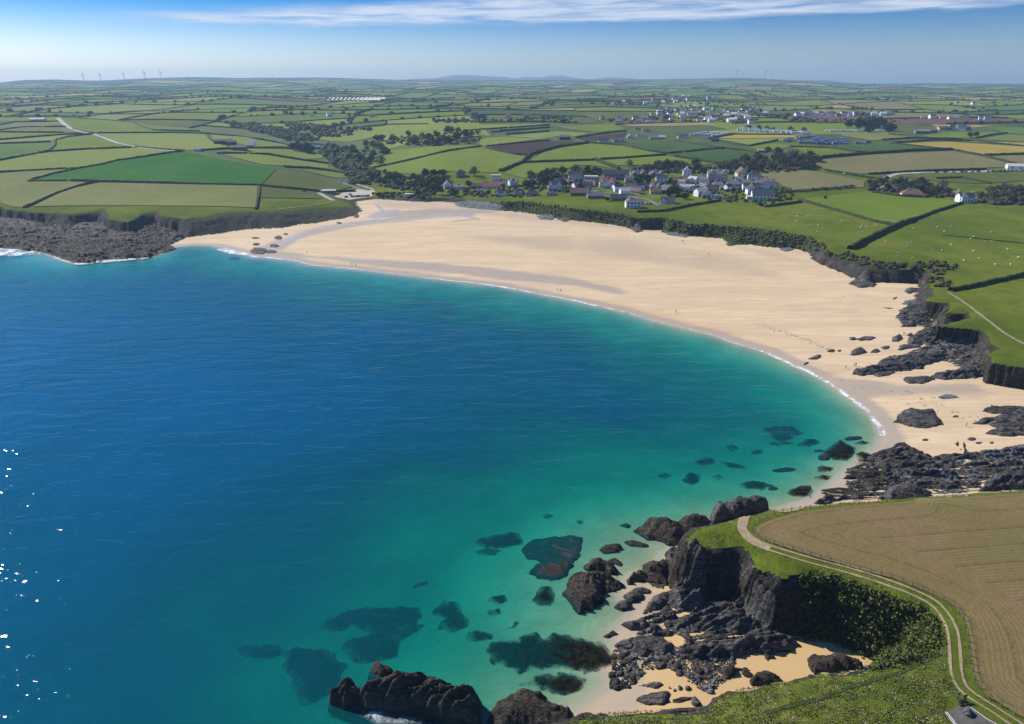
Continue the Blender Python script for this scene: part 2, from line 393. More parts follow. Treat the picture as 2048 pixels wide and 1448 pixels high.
def mat_rock(name, ca, cb, cc, weed=0.0):
    m, n, o = newmat(name); p = geopos(n)
    q = n.mapping(p, math.radians(-24), (.35, 2.2, 1.2))
    st = n.noise(q, 1.1, 6, .68, .5); bl = n.noise(p, .28, 4, .6); fi = n.noise(p, 3.0, 5, .7)
    c = n.mix(n.ss(st, .36, .62), ca, cb); c = n.mix(n.m('MULTIPLY', n.ss(bl, .45, .7), n.ss(fi, .42, .6)), c, cc)
    # tide-washed, weed-brown foot
    z = n.xyz(p)[2]; wet = n.ss(n.m('ADD', z, n.m('MULTIPLY', n.m('SUBTRACT', bl, .5), 1.6)), 1.3, .1)
    c = n.mix(n.m('MULTIPLY', wet, .8), c, (.020, .016, .011))
    h = n.m('ADD', n.m('MULTIPLY', st, 1.0), n.m('MULTIPLY', fi, .45))
    nm = bump(n, h, 1.0, 1.5)
    principled(n, o, c, n.ss(wet, 0, 1, .8, .5), nm, .3); return m
ROCK = mat_rock('slate_rock', (.018,.016,.014), (.165,.150,.135), (.36,.335,.305))
ROCK_BROWN = mat_rock('weedy_rock', (.014,.011,.008), (.105,.084,.060), (.22,.18,.13))
ROCK_PALE = mat_rock('pale_slate', (.06,.06,.063), (.25,.25,.26), (.40,.39,.38))
m, n, o = newmat('weed_covered_reef'); REEF = m; p = geopos(n); e = n.attr('edge')[2]; a_ = n.noise(p, .8, 5, .7)
c = n.mix(n.ss(a_, .4, .65), (.003,.005,.005), (.020,.018,.010)); df = n.new('ShaderNodeBsdfDiffuse'); n.put(df.inputs[0], c); tb = n.new('ShaderNodeBsdfTransparent'); ms = n.new('ShaderNodeMixShader')
al = n.ss(n.m('ADD', n.m('MULTIPLY', e, .42), n.m('MULTIPLY', n.m('SUBTRACT', n.noise(p, .40, 6, .75), .5), 4.0)), -.35, 1.0); n.put(ms.inputs[0], al); n.L.new(tb.outputs[0], ms.inputs[1]); n.L.new(df.outputs[0], ms.inputs[2]); n.L.new(ms.outputs[0], o.inputs[0])

m, n, o = newmat('headland_grass'); GRASS = m; p = geopos(n)
A = n.noise(p, .013, 4, .6); B = n.noise(p, .10, 5, .65); C = n.noise(p, .9, 4, .7); D = n.noise(p, .035, 4, .6)
nearY = n.xyz(p)[1]
c = n.mix(n.ss(A, .38, .62), (.086,.122,.011), (.138,.163,.019)); c = n.mix(n.m('MULTIPLY', n.ss(B, .45, .68), .55), c, (.052,.082,.009))
c = n.mix(n.m('MULTIPLY', n.ss(C, .52, .72), .5), c, (.135,.130,.03)); c = n.mix(n.m('MULTIPLY', n.ss(D, .56, .70), .35), c, (.14,.125,.04))
rough_at = n.attr('rough')[2]
c = n.mix(n.m('MULTIPLY', n.m('MULTIPLY', rough_at, n.ss(C, .35, .65)), .85), c, (.052,.058,.014))
c = n.mix(n.m('MULTIPLY', n.m('MULTIPLY', rough_at, n.ss(n.noise(p, 1.9, 4, .7), .58, .72)), .7), c, (.20,.17,.085))
h = n.m('ADD', C, n.m('MULTIPLY', n.noise(p, 3.5, 4, .7), .5))
principled(n, o, c, .95, bump(n, h, .55, .5), .02)

m, n, o = newmat('cliff_face'); CLIFF = m; p = geopos(n)
gn = n.new('ShaderNodeNewGeometry').outputs['Normal']; nz = n.xyz(gn)[2]
q = n.mapping(p, math.radians(-24), (.4, 1.6, 1.6))
st = n.noise(q, .8, 6, .7, .8); bl = n.noise(p, .22, 4, .6); fi = n.noise(p, 1.6, 5, .7)
rock = n.mix(n.ss(st, .36, .64), (.018,.016,.014), (.085,.075,.065)); rock = n.mix(n.m('MULTIPLY', n.ss(bl, .5, .7), n.ss(fi, .45, .6)), rock, (.22,.18,.135))
veg = n.mix(n.ss(fi, .38, .62), (.018,.028,.006), (.085,.095,.02))
va = n.attr('veg')[2]
vf = n.m('ADD', n.m('ADD', n.m('MULTIPLY', va, 1.0), n.m('MULTIPLY', n.m('SUBTRACT', bl, .5), 1.5)), n.m('MULTIPLY', n.m('SUBTRACT', nz, .55), 1.1))
c = n.mix(n.ss(vf, .38, .62), rock, veg)
principled(n, o, c, .92, bump(n, n.m('ADD', st, n.m('MULTIPLY', fi, .7)), 1.0, 1.0), .15)

m, n, o = newmat('beach_sand'); SAND = m; p = geopos(n)
A = n.noise(n.mapping(p, math.radians(28), (1, 5, 1)), .012, 5, .6, .6); B = n.noise(n.mapping(p, math.radians(28), (.6, 4.5, 1)), .10, 5, .62); C = n.noise(p, .55, 4, .7)
c = n.mix(n.ss(A, .36, .64), (.57,.415,.245), (.65,.480,.285)); c = n.mix(n.m('MULTIPLY', n.ss(B, .44, .60), .45), c, (.45,.35,.23))
c = n.mix(n.m('MULTIPLY', n.ss(C, .64, .72), .30), c, (.30,.23,.15))
dr = n.noise(p, .03, 5, .65); c = n.mix(n.m('MULTIPLY', n.attr('dry')[2], n.ss(dr, .35, .6, .45, .9)), c, (.44,.335,.22))
gold = n.attr('gold')[2]; c = n.mix(gold, c, (.50,.335,.145))
wet = n.attr('wet')[2]; wn = n.m('ADD', wet, n.m('MULTIPLY', n.m('SUBTRACT', n.noise(n.mapping(p, math.radians(28), (.7, 2.5, 1)), .05, 4, .6), .5), .9))
wf = n.m('MULTIPLY', n.ss(wn, .28, .72), n.ss(wet, .02, .2))
c = n.mix(n.m('MULTIPLY', wf, .80), c, (.37,.30,.225))
h = n.m('ADD', n.noise(n.mapping(p, math.radians(28), (1, 4, 1)), .5, 4, .6), n.m('MULTIPLY', C, .3))
principled(n, o, c, n.ss(wf, 0, 1, .9, .48), bump(n, h, .25, .25), .3)

m, n, o = newmat('sea_bed'); SEABED = m; p = geopos(n)
A = n.noise(p, .05, 5, .6); B = n.noise(n.mapping(p, .6, (1, 3, 1)), .6, 4, .6)
c = n.mix(n.ss(A, .35, .65), (.35,.275,.165), (.46,.365,.22)); c = n.mix(n.m('MULTIPLY', n.ss(B, .4, .7), .35), c, (.22,.18,.105))
principled(n, o, c, .95, None, .1)

# water: clear over the sand, its own blue-green taking over with depth
m, n, o = newmat('sea_water'); WATER = m; p = geopos(n)
dep = n.attr('depth')[2]
dn = n.m('MULTIPLY', dep, n.ss(n.noise(p, .012, 3, .5), .3, .7, .88, 1.12))
sc = n.m('SUBTRACT', 1.0, n.m('POWER', 2.718, n.m('MULTIPLY', dn, -.13)))        # scattered share
body = n.mix(n.ss(dn, .4, 5.2), (.002,.19,.175), (.000,.106,.178)); body = n.mix(n.ss(dn, 4.5, 11), body, (.000,.096,.212))
tr = n.comb(n.m('POWER', .30, dn), n.m('POWER', .865, dn), n.m('POWER', .87, dn))
tb = n.new('ShaderNodeBsdfTransparent'); n.put(tb.inputs[0], tr)
df = n.new('ShaderNodeBsdfDiffuse'); n.put(df.inputs[0], body); DFW = df
mx = n.new('ShaderNodeMixShader'); n.put(mx.inputs[0], sc); n.L.new(tb.outputs[0], mx.inputs[1]); n.L.new(df.outputs[0], mx.inputs[2])
w1 = n.noise(n.mapping(p, math.radians(-14), (.45, 1.35, 1)), .11, 2, .5, .4)
w2 = n.noise(n.mapping(p, math.radians(14), (.6, 1.5, 1)), .42, 2, .55)
hh = n.m('ADD', n.m('MULTIPLY', w1, .9), n.m('MULTIPLY', w2, .30))
calm = n.ss(dep, 0, 2.5, .35, 1.0)
nm = bump(n, n.m('MULTIPLY', hh, calm), 1.0, 1.0)
gl = n.new('ShaderNodeBsdfGlossy', distribution='BECKMANN'); gl.inputs['Roughness'].default_value = .13; n.L.new(nm, gl.inputs['Normal'])
inc = n.new('ShaderNodeNewGeometry').outputs['Incoming']; ct = n.m('ABSOLUTE', n.vm('DOT_PRODUCT', nm, inc, 1)); fres = n.m('ADD', n.m('MULTIPLY', n.m('POWER', n.m('SUBTRACT', 1.0, ct, None, True), 5.0), .98), .02)
ms = n.new('ShaderNodeMixShader'); n.put(ms.inputs[0], n.m('MULTIPLY', fres, n.ss(dep, 0, .5, .35, 1.0))); n.L.new(mx.outputs[0], ms.inputs[1]); n.L.new(gl.outputs[0], ms.inputs[2])
n.L.new(ms.outputs[0], o.inputs[0])

# ------------------------------------------------------------------ beach, sea bed, grass land, cliffs
def px_mask(X, Y, polys, soft, z=1.0):
    """0..1 mask of ground areas given by their outline in the photograph"""
    P = np.stack([X, Y], -1); out = np.zeros(len(X))
    for poly in polys:
        Q = plane_hit([a for a, b in poly], [b for a, b in poly], z)
        d = seg_dist(P, Q); s = np.where(in_poly(P, Q), d, -d)
        out = np.maximum(out, sstep(-soft, soft, s))
    return out
WET = [[(470,512),(520,490),(590,470),(640,455),(700,448),(780,441),(850,430),(905,424),(955,432),(930,438),(860,440),(800,444),(720,455),(640,470),(600,480),(570,500),(600,505),(640,512),(700,518),(640,516),(600,515),(560,512)],
       [(640,510),(740,517),(850,524),(950,532),(1040,542),(1150,556),(1270,585),(1240,590),(1150,572),(1040,562),(900,546),(780,535),(700,525)],
       [(1536,703),(1600,715),(1640,735),(1700,752),(1790,765),(1860,770),(1940,768),(2000,790),(1960,795),(1860,785),(1760,790),(1740,800),(1775,850),(1785,880),(1765,880),(1757,845),(1700,795),(1636,752)],
       [(730,440),(770,428),(820,425),(865,422),(910,424),(960,430),(945,438),(905,434),(860,432),(800,440)], [(905,428),(950,432),(985,432),(1000,428),(960,424),(920,423)]]
GOLDN = [[(1130,592),(1220,600),(1350,632),(1480,668),(1420,660),(1300,630)],[(540,517),(640,520),(760,530),(840,541),(820,545),(700,534),(600,523)]]
DRY = [[(735,400),(900,400),(1010,412),(1110,432),(1290,455),(1470,492),(1640,530),(1560,520),(1420,480),(1280,465),(1100,448),(960,432),(850,420),(760,415)],
       [(900,470),(1250,480),(1500,520),(1560,560),(1350,530),(1100,500)]]
def build_ground(G, skips=()):
    ny, nx = G.shape; idx = np.arange(nx*ny).reshape(ny, nx)
    Q = np.stack([idx[:-1, :-1], idx[:-1, 1:], idx[1:, 1:], idx[1:, :-1]], -1).reshape(-1, 4)
    X, Y, Z = G.X.ravel(), G.Y.ravel(), G.Z.ravel(); f = G.f.ravel(); land = G.land.ravel()
    cx, cy = X[Q].mean(1), Y[Q].mean(1)
    keep = np.ones(len(Q), bool)
    for skip in skips: keep &= ~((cx > skip[0]) & (cx < skip[1]) & (cy > skip[2]) & (cy < skip[3]))
    fm = f[Q].max(1); zq = Z[Q]; slope = (zq.max(1)-zq.min(1))/G.st
    onl = fm > .05
    cl = onl & ((f[Q].min(1) < .97) | (slope > .75))
    gr = onl & ~cl; sb = ~onl & (zq.max(1) < -.12); be = ~onl & ~sb
    return dict(V=np.stack([X, Y, Z], -1), Q=Q, keep=keep, parts=dict(grass_land=gr, cliff=cl, seabed=sb, beach=be), G=G)
ext = lambda G: (G.xs[0], G.xs[-1], G.ys[0], G.ys[-1])
parts1 = build_ground(G1); parts3 = build_ground(G3); parts4 = build_ground(G4); parts2 = build_ground(G2, [ext(G) for G in (G1, G3, G4)])
GROUND = {}
def ledges(V, Q, E):
    """near cliff faces get a finer mesh pushed in and out along their tilted beds"""
    def g(e):
        gy = (G1.samp(V[:, 0], V[:, 1]+e)-G1.samp(V[:, 0], V[:, 1]-e))/(2*e); gx = (G1.samp(V[:, 0]+e, V[:, 1])-G1.samp(V[:, 0]-e, V[:, 1]))/(2*e); return gx, gy
    gx, gy = g(1.6); L = np.hypot(gx, gy)+1e-6; nx_, ny_ = -gx/L, -gy/L; steep = sstep(.5, 1.6, L)
    A = np.column_stack([V, E, nx_, ny_, steep]); near = V[Q][:, :, 1].max(1) < 330; k = 3
    out_v, out_f, off = [A], [Q[~near]], len(A); qn = Q[near]; W = A[qn]; t = np.linspace(0, 1, k+1); uu, vv = np.meshgrid(t, t); uu, vv = uu.ravel(), vv.ravel()
    w = np.stack([(1-uu)*(1-vv), uu*(1-vv), uu*vv, (1-uu)*vv], -1); P = np.einsum('pc,qcd->qpd', w, W).reshape(-1, A.shape[1])
    key = np.round(P[:, :2]*200).astype(np.int64); _, first, inv = np.unique(key, axis=0, return_index=True, return_inverse=True); inv = inv.ravel(); U = P[first]
    idx = np.arange((k+1)**2).reshape(k+1, k+1); cell = np.stack([idx[:-1, :-1], idx[:-1, 1:], idx[1:, 1:], idx[1:, :-1]], -1).reshape(-1, 4)
    Fn = inv[(np.arange(len(qn))[:, None, None]*(k+1)**2+cell[None]).reshape(-1, 4)]
    x, y, z, f, st = U[:, 0], U[:, 1], U[:, 2], U[:, 5], U[:, 8]; al = x*.8-y*.6
    bed = z+.28*al+1.2*fbm(al/6, z/6, 2, 91); def_ = lambda l, o: (lambda t_: np.where(t_ < .8, t_/.8, (1-t_)/.2))((bed/l+o) % 1.0)
    dsp = 1.5*(fbm(al/3.2, bed/1.6, 4, 92)-.5)+.75*(def_(2.3, .1)-.5)*fbm(al/4, z/3, 2, 94)*1.6+.35*(def_(.9, .4)-.5)+1.9*(fbm(al/8, z/9, 2, 95)-.5)
    m_ = st*np.clip(7*f*(1-f), 0, 1); U[:, 0] += U[:, 6]*dsp*m_; U[:, 1] += U[:, 7]*dsp*m_; U[:, 2] += .35*m_*(fbm(x/1.1, y/1.1, 2, 96)-.5)
    V2 = np.vstack([A, U]); F2 = np.vstack([Q[~near], Fn+len(A)]); u2, i2 = np.unique(F2, return_inverse=True); V2 = V2[u2]
    return V2[:, :3], i2.reshape(-1, 4), V2[:, 3:6]
for nm, mt in (('beach', SAND), ('seabed', SEABED), ('cliff', CLIFF), ('grass_land', GRASS)):
    Vs, Fs, off, extra = [], [], 0, []
    for pr in (parts1, parts2, parts3, parts4):
        q = pr['Q'][pr['keep'] & pr['parts'][nm]]; u, inv = np.unique(q, return_inverse=True)
        Vs.append(pr['V'][u]); Fs.append(inv.reshape(-1, 4)+off); off += len(u)
        extra.append(np.stack([pr['G'].sd.ravel()[u], pr['G'].dt.ravel()[u], pr['G'].f.ravel()[u]], -1))
    if nm == 'cliff': n0 = len(Vs[0]); Vs[0], Fs[0], extra[0] = ledges(Vs[0], Fs[0], extra[0]); Fs[1:] = [f_-n0+len(Vs[0]) for f_ in Fs[1:]]
    V = np.vstack(Vs); E = np.vstack(extra)
    ob = struct(from_np(nm, V, np.vstack(Fs), mt, smooth=True)); GROUND[nm] = ob
    X, Y = V[:, 0], V[:, 1]
    if nm == 'beach':
        wet = np.maximum(px_mask(X, Y, WET, 9)*.85, sstep(13, 1, E[:, 0])*.95); fattr(ob, 'wet', wet)
        fattr(ob, 'dry', px_mask(X, Y, DRY, 12, 2.5))
        fattr(ob, 'gold', np.maximum(sstep(160, 135, Y)*sstep(0, 15, X)*.9, .5*px_mask(X, Y, GOLDN, 5)))
    if nm == 'cliff':
        veg = np.full(len(X), -.25); _, py = project(X, Y, V[:, 2]); pxx, _ = project(X, Y, V[:, 2])
        veg = np.where((pxx > 1000) & (pxx < 1650) & (py < 500), .62, veg); veg = np.where((pxx > 1640) & (pxx < 1990) & (py < 760) & (py > 500), .05, veg)
        veg = np.where((pxx > 1600) & (py > 1120) & (py < 1330), .55, veg); veg = np.where((pxx > 1690) & (py > 1150) & (py < 1340), .9, veg)
        veg = np.where((pxx < 720) & (py < 470), .0, veg); veg = veg+.5*sstep(.80, .98, E[:, 2]); fattr(ob, 'veg', veg)
    if nm == 'grass_land':
        r = sstep(26, 4, E[:, 1])*.55; _, py = project(X, Y, V[:, 2]); pxx, _ = project(X, Y, V[:, 2])
        r = np.maximum(r, ((py > 1290) & (pxx < 1900)).astype(float)*.9); fattr(ob, 'rough', r)

# ------------------------------------------------------------------ sea surface
def sea_part(G, skip, sub):
    Z = G.Z[::sub, ::sub]; X = G.X[::sub, ::sub]; Y = G.Y[::sub, ::sub]; ny, nx = Z.shape
    idx = np.arange(nx*ny).reshape(ny, nx); Q = np.stack([idx[:-1, :-1], idx[:-1, 1:], idx[1:, 1:], idx[1:, :-1]], -1).reshape(-1, 4)
    X, Y, Z = X.ravel(), Y.ravel(), Z.ravel(); k = Z[Q].min(1) < 0.0
    if skip is not None:
        cx, cy = X[Q].mean(1), Y[Q].mean(1); k &= ~((cx > skip[0]) & (cx < skip[1]) & (cy > skip[2]) & (cy < skip[3]))
    q = Q[k]; u, inv = np.unique(q, return_inverse=True)
    return np.stack([X[u], Y[u], np.zeros(len(u))], -1), inv.reshape(-1, 4), np.maximum(-Z[u], 0)
b1 = (G1.xs[0], G1.xs[::2][-1], G1.ys[0], G1.ys[::2][-1])
Va, Fa, Da = sea_part(G1, None, 2); Vb, Fb, Db = sea_part(G2, b1, 1)
Vc = np.array([(-6000,-1500,0),(-800,-1500,0),(-800,470,0),(-6000,470,0),(-800,-1500,0),(300,-1500,0),(300,-80,0),(-800,-80,0)], float)
Fc = np.array([(0,1,2,3),(4,5,6,7)])
sea = struct(from_np('sea', np.vstack([Va, Vb, Vc]), np.vstack([Fa, Fb+len(Va), Fc+len(Va)+len(Vb)]), WATER, True))
fattr(sea, 'depth', np.concatenate([Da, Db, np.full(8, 14.)]))
from_np('seabed_offshore', Vc-np.array([0, 0, 14.2]), Fc, SEABED)['kind'] = 'structure'
# ------------------------------------------------------------------ inland ground, far hills
def grid_land(name, x0, x1, y0, y1, st, mat, dz=0.0, cut=None):
    xs = np.arange(x0, x1+st*.5, st); ys = np.arange(y0, y1+st*.5, st); X, Y = np.meshgrid(xs, ys); ny, nx = X.shape
    idx = np.arange(nx*ny).reshape(ny, nx); Q = np.stack([idx[:-1, :-1], idx[:-1, 1:], idx[1:, 1:], idx[1:, :-1]], -1).reshape(-1, 4)
    X, Y = X.ravel(), Y.ravel(); cx, cy = X[Q].mean(1), Y[Q].mean(1)
    k = (np.abs(cx) < .84*cy+260)
    if cut: k &= ~((cx > cut[0]) & (cx < cut[1]) & (cy > cut[2]) & (cy < cut[3]))
    q = Q[k]; u, inv = np.unique(q, return_inverse=True); X, Y = X[u], Y[u]
    return struct(from_np(name, np.stack([X, Y, zland(X, Y)+dz], -1), inv.reshape(-1, 4), mat, True))
SCRUB = two_tone('rough_pasture', (.045,.075,.014), (.080,.112,.022), .02, .95)
MIDLAND = (-1300, 1300, 800, 1680)
grid_land('pasture', *MIDLAND, 10, SCRUB)
grid_land('pasture', 640, 1120, 480, 800, 20, SCRUB); grid_land('pasture', -1120, -800, 620, 800, 20, SCRUB)
grid_land('farmland_floor', -8400, 8400, 800, 9600, 60, SCRUB, -2.5, MIDLAND)
HILLMAT = two_tone('moorland', (.045,.060,.030), (.075,.085,.045), .002, .95)
def far_hill(prof, dist):
    """a distant ridge: a real hill with a front, a crest and a back slope"""
    px = np.array([p[0] for p in prof], float); py = np.array([p[1] for p in prof], float)
    xs = np.linspace(px[0], px[-1], 70); ysm = np.interp(xs, px, py)+(vnoise(xs/9, xs*0, 3)-.5)*.5
    dx, dy, dz = rays(xs, ysm); hr = np.hypot(dx, dy); V = []; rows = (-2600, -1500, -600, 0, 900, 2400)
    for r in rows:
        d = dist+r; t = dist/hr; zc = HC+dz*t; fall = {-2600: -1.5, -1500: .35, -600: .8, 0: 1., 900: .7, 2400: -.2}[r]
        V.append(np.stack([dx/hr*d, dy/hr*d, 40+(zc-40)*fall], -1))
    V = np.vstack(V); nx = len(xs); idx = np.arange(nx*len(rows)).reshape(len(rows), nx)
    Q = np.stack([idx[:-1, :-1], idx[:-1, 1:], idx[1:, 1:], idx[1:, :-1]], -1).reshape(-1, 4)
    return struct(from_np('hill', V, Q, HILLMAT, True))
far_hill([(770,166),(800,160),(830,157.5),(862,157),(885,154),(905,150.5),(935,150),(968,152),(985,153),(1010,154),(1030,157),(1060,161),(1100,166)], 17000)
far_hill([(1000,165),(1030,157),(1050,153.5),(1080,155),(1100,152),(1122,151),(1145,155),(1175,159),(1210,164)], 16000)
far_hill([(1160,165),(1190,158),(1212,154.5),(1250,156),(1280,159.5),(1320,164)], 16500)
far_hill([(1560,165),(1590,161),(1620,160),(1650,159.5),(1672,162),(1700,166)], 15500)

# ------------------------------------------------------------------ fields
def field_mat(name, c1, c2, rows=None, amt=.25, fine=1.0, per=6.0):
    m, n, o = newmat(name); p = geopos(n)
    f = n.ss(n.noise(p, .014, 4, .62), .33, .67); c = n.mix(f, c1, c2)
    g = n.noise(p, .16*fine, 5, .68); c = n.mix(n.m('MULTIPLY', n.ss(g, .42, .7), .30), c, tuple(x*.62 for x in c1))
    if rows is not None:
        q = n.mapping(p, rows, (1, 1, 1)); x = n.xyz(q)[0]; wob = n.m('MULTIPLY', n.noise(p, .03, 2), per*.7)
        s = n.m('SINE', n.m('MULTIPLY', n.m('ADD', x, wob), 2*math.pi/per))
        s2 = n.noise(n.mapping(p, rows, (1.0, .03, 1)), .45, 3, .6)
        c = n.mix(n.m('MULTIPLY', n.m('MULTIPLY', n.ss(s, .2, 1.0), n.ss(s2, .35, .65)), amt), c, tuple(x*.50 for x in c1))
    principled(n, o, c, .95, None, .02); return m
FM = dict(
    green=field_mat('green_pasture', (.130,.176,.027), (.162,.202,.034)), bright=field_mat('spring_barley', (.036,.125,.018), (.056,.150,.022), -1.40, .30, 1, 9),
    light=field_mat('pale_green_field', (.175,.215,.046), (.205,.235,.056)), olive=field_mat('olive_field', (.165,.182,.055), (.205,.205,.075), .42, .5, 1, 6),
    fallow=field_mat('fallow_field', (.165,.160,.060), (.200,.178,.080), 1.2, .25), yellow=field_mat('yellow_crop', (.30,.235,.042), (.36,.275,.065), 1.2, .35),
    dark=field_mat('dark_green_crop', (.052,.094,.028), (.070,.116,.036), .3, .25), plough=field_mat('ploughed_field', (.052,.036,.032), (.074,.050,.044), .5, .3),
    tan=field_mat('stubble_field', (.29,.205,.085), (.33,.24,.11), 1.1, .2), rough=field_mat('rough_field', (.085,.110,.026), (.125,.130,.038), None, 0, 2.2),
    lime=field_mat('lime_pasture', (.115,.168,.016), (.150,.195,.024), None, 0, 1.6), red=field_mat('red_soil_field', (.135,.075,.050), (.165,.095,.066), .9, .2),
    blue=field_mat('cool_green_field', (.094,.150,.036), (.116,.172,.044)))
FIELD_PX = []
def drape(name, XY, mat, dz, step):
    XY = np.asarray(XY, float); mn, mxx = XY.min(0), XY.max(0)
    step = max(step, math.sqrt(max(1, (mxx[0]-mn[0])*(mxx[1]-mn[1]))/1500))
    gx, gy = np.meshgrid(np.arange(mn[0]+step/2, mxx[0], step), np.arange(mn[1]+step/2, mxx[1], step)); P = np.stack([gx.ravel(), gy.ravel()], -1)
    if len(P): P = P[in_poly(P, XY) & (seg_dist(P, XY) > step*.45)] if len(P) else P
    k = len(XY); vs = [Vector(p) for p in XY]+[Vector(p) for p in P]
    r = delaunay_2d_cdt(vs, [], [list(range(k))], 1, 1e-3)
    V = np.array([(v.x, v.y) for v in r[0]]); T = [f for f in r[2] if len(f) == 3]
    if not T: return None
    Z = level(V[:, 0], V[:, 1])+dz
    T = np.array(T); a = V[T[:, 1]]-V[T[:, 0]]; b = V[T[:, 2]]-V[T[:, 0]]; fl = (a[:, 0]*b[:, 1]-a[:, 1]*b[:, 0]) < 0; T[fl] = T[fl][:, ::-1]
    return from_np(name, np.column_stack([V, Z]), T, mat, True)
def field(kind, pts, dz=.55):
    FIELD_PX.append(np.array(pts, float)); q = densify(pts, 14, True); P = hit([a for a, b in q], [b for a, b in q])[:, :2]
    keep = [0]
    for i in range(1, len(P)):
        if np.hypot(*(P[i]-P[keep[-1]])) > 1.5: keep.append(i)
    o = drape('field', P[keep], FM[kind], dz, 9)
    if o: struct(o)
def c_(ox, oy, s, L): return [(ox+a/s, oy+b/s) for a, b in L]
A_ = lambda *L: c_(0, 230, 5.12, L)
B_ = lambda *L: c_(350, 230, 5.12, L)
C_ = lambda *L: c_(700, 230, 5.12, L)
D_ = lambda *L: c_(1000, 230, 5.12, L)
E_ = lambda *L: c_(1350, 230, 5.12, L)
F_ = lambda *L: c_(1650, 230, 5.146, L)
field('olive', [(-60,352)]+A_((0,600),(400,570),(690,556),(560,605),(290,680),(680,685),(960,690),(780,740),(600,800),(400,890),(255,945),(130,945),(0,900))+[(-60,404)])
field('olive', [(200,366),(400,370),(516,372),(511,416),(440,413),(300,412),(140,412),(64,414),(84,404),(119,387),(154,375)])
field('bright', [(66,361),(109,349),(162,338),(207,330),(234,323),(293,315),(348,306),(371,305),(389,307),(432,317),(487,327),(526,334.5),(553,339),(522,370),(400,367),(350,366),(197,362),(143,361.5)])
field('light', [(-40,326),(0,323),(78,308),(176,300),(262,297),(273,296),(346,303),(293,312),(234,320),(207,327),(162,335),(135,337),(0,342),(-40,344)])
field('green', [(98,302),(111,290),(111,281),(137,275),(176,271),(186,270),(215,279),(244,288),(260,293),(176,298)])
field('blue', [(-40,291),(0,289),(102,286),(109,293),(94,302),(76,306),(0,319),(-40,326)])
field('light', [(-40,285),(0,282),(121,271),(166,270),(127,276),(109,281),(102,283),(0,287),(-40,288)])
field('green', [(-40,267),(0,266),(127,267),(166,267),(117,270),(0,278),(-40,281)])
field('fallow', [(0,262),(45,255),(133,255),(141,259),(164,265.5),(129,265),(0,264)])
field('fallow', [(30,246),(117,245),(133,252.5),(47,253.5),(10,256)])
field('green', [(0,237),(115,239),(117,243),(0,243)])
field('green', [(121,237),(195,239),(250,244),(268,247),(283,254),(305,261),(348,264),(195,265.5),(172,265),(146,257),(135,248)])
field('light', [(195,268),(348,267),(400,268),(414,269),(418,277),(426,284),(459,296),(403,299.5),(389,301.5),(367,300.5),(273,294),(234,286),(207,273)])
field('green', [(271,248),(400,259),(414,263),(348,261),(305,259)])
field('light', [(422,270),(487,274),(545,285),(577,290.5),(573,293),(506,294),(475,287),(459,284),(428,282)])
field('light', [(444,303),(494,298),(545,298),(584,300),(623,306),(659,316),(612,319),(535,308)])
field('light', [(444,309),(494,308),(535,311),(604,322),(655,330),(657,337),(619,334.5),(575,332.5),(526,330),(477,318)])
field('green', [(602,339),(639,341),(682,347),(713,355),(670,356),(627,347)])
field('rough', [(557,339),(604,347.5),(678,366),(705,374),(678,381),(639,381),(594,377),(545,372.6),(526,370)])
field('rough', [(524,375),(633,385),(643,398),(520,396)])
field('green', [(745,339),(813,324),(876,308),(934,298),(964,296),(993,303),(1052,314),(1057,315),(1042,326),(1012,336),(993,346),(915,345),(886,341),(837,349),(798,347)])
field('green', [(729,335),(778,302),(856,294),(944,290.5),(960,293),(895,302),(817,319),(759,334)])
field('light', [(620,275),(662,266),(721,256),(798,251),(934,250.5),(1098,248),(1012,256),(930,262),(895,261),(817,263),(759,272),(700,284),(682,284),(633,279)])
field('green', [(766,282),(876,270),(895,269),(893,274),(837,279),(809,282),(725,290)])
field('plough', [(973,293.5),(1100,282),(1162,285),(1117,295),(1090,303),(1060.5,310),(1003,305),(977,296)])
field('light', [(956,281),(973,276),(1012,274),(1083,278),(969.5,292.5),(962,290.5)])
field('green', [(1058.6,324),(1086,306),(1121,296),(1180,288),(1244,292.5),(1318,308),(1203,317.5),(1156,319.5)])
field('green', [(1008,347),(1043,328),(1189,323),(1225,337),(1185,331.5),(1152,330),(1117,347),(1064,347),(1049,357)])
field('green', [(1207,321),(1332,312),(1400,324),(1428,329),(1252,331),(1225,331)])
field('dark', [(1244,289),(1283,284),(1348,282),(1400,290.5),(1428,294),(1350,305),(1336,306),(1273,296)])
field('dark', [(1350,308),(1438,298.5),(1516,309),(1475,320),(1434,326),(1370,314)])
field('light', [(1018,272),(1117,263),(1180,267),(1148,274),(1120,272),(1094,277)])
field('plough', [(1152,277),(1254,265),(1246,273),(1195,281),(1172,282)])
field('green', [(1109,253),(1225,248),(1252,259),(1195,265),(1141,259)])
field('tan', [(1238,247.5),(1400,246),(1436,250),(1342,252.5),(1258,253)])
field('yellow', [(1430,277),(1471,270),(1584,271),(1639,276)]); field('light', [(1430,278),(1639,277),(1553,282),(1498,290)])
field('light', [(1418,262),(1479,259),(1526,267),(1475,268),(1424,276)])
field('lime', [(1498,295),(1553,287),(1584,292.5),(1555,300),(1526,304)])
field('lime', [(1584,295),(1662,297),(1711,306),(1633,314),(1619,308)])
field('dark', [(1669,290),(1786,288),(1879,298),(1743,305),(1679,298)])
field('fallow', [(1610,328),(1650,319),(1743,310),(1903,303),(1961,313.5),(2044,333),(1844,342),(1739,347.5),(1720,348.5),(1650,339)])
field('fallow', [(1512,347),(1545,342.5),(1614,341.5),(1662,349),(1729,363),(1727,376),(1711,376),(1643,380),(1596,384),(1571,384),(1582,378),(1545,365),(1520,355)])
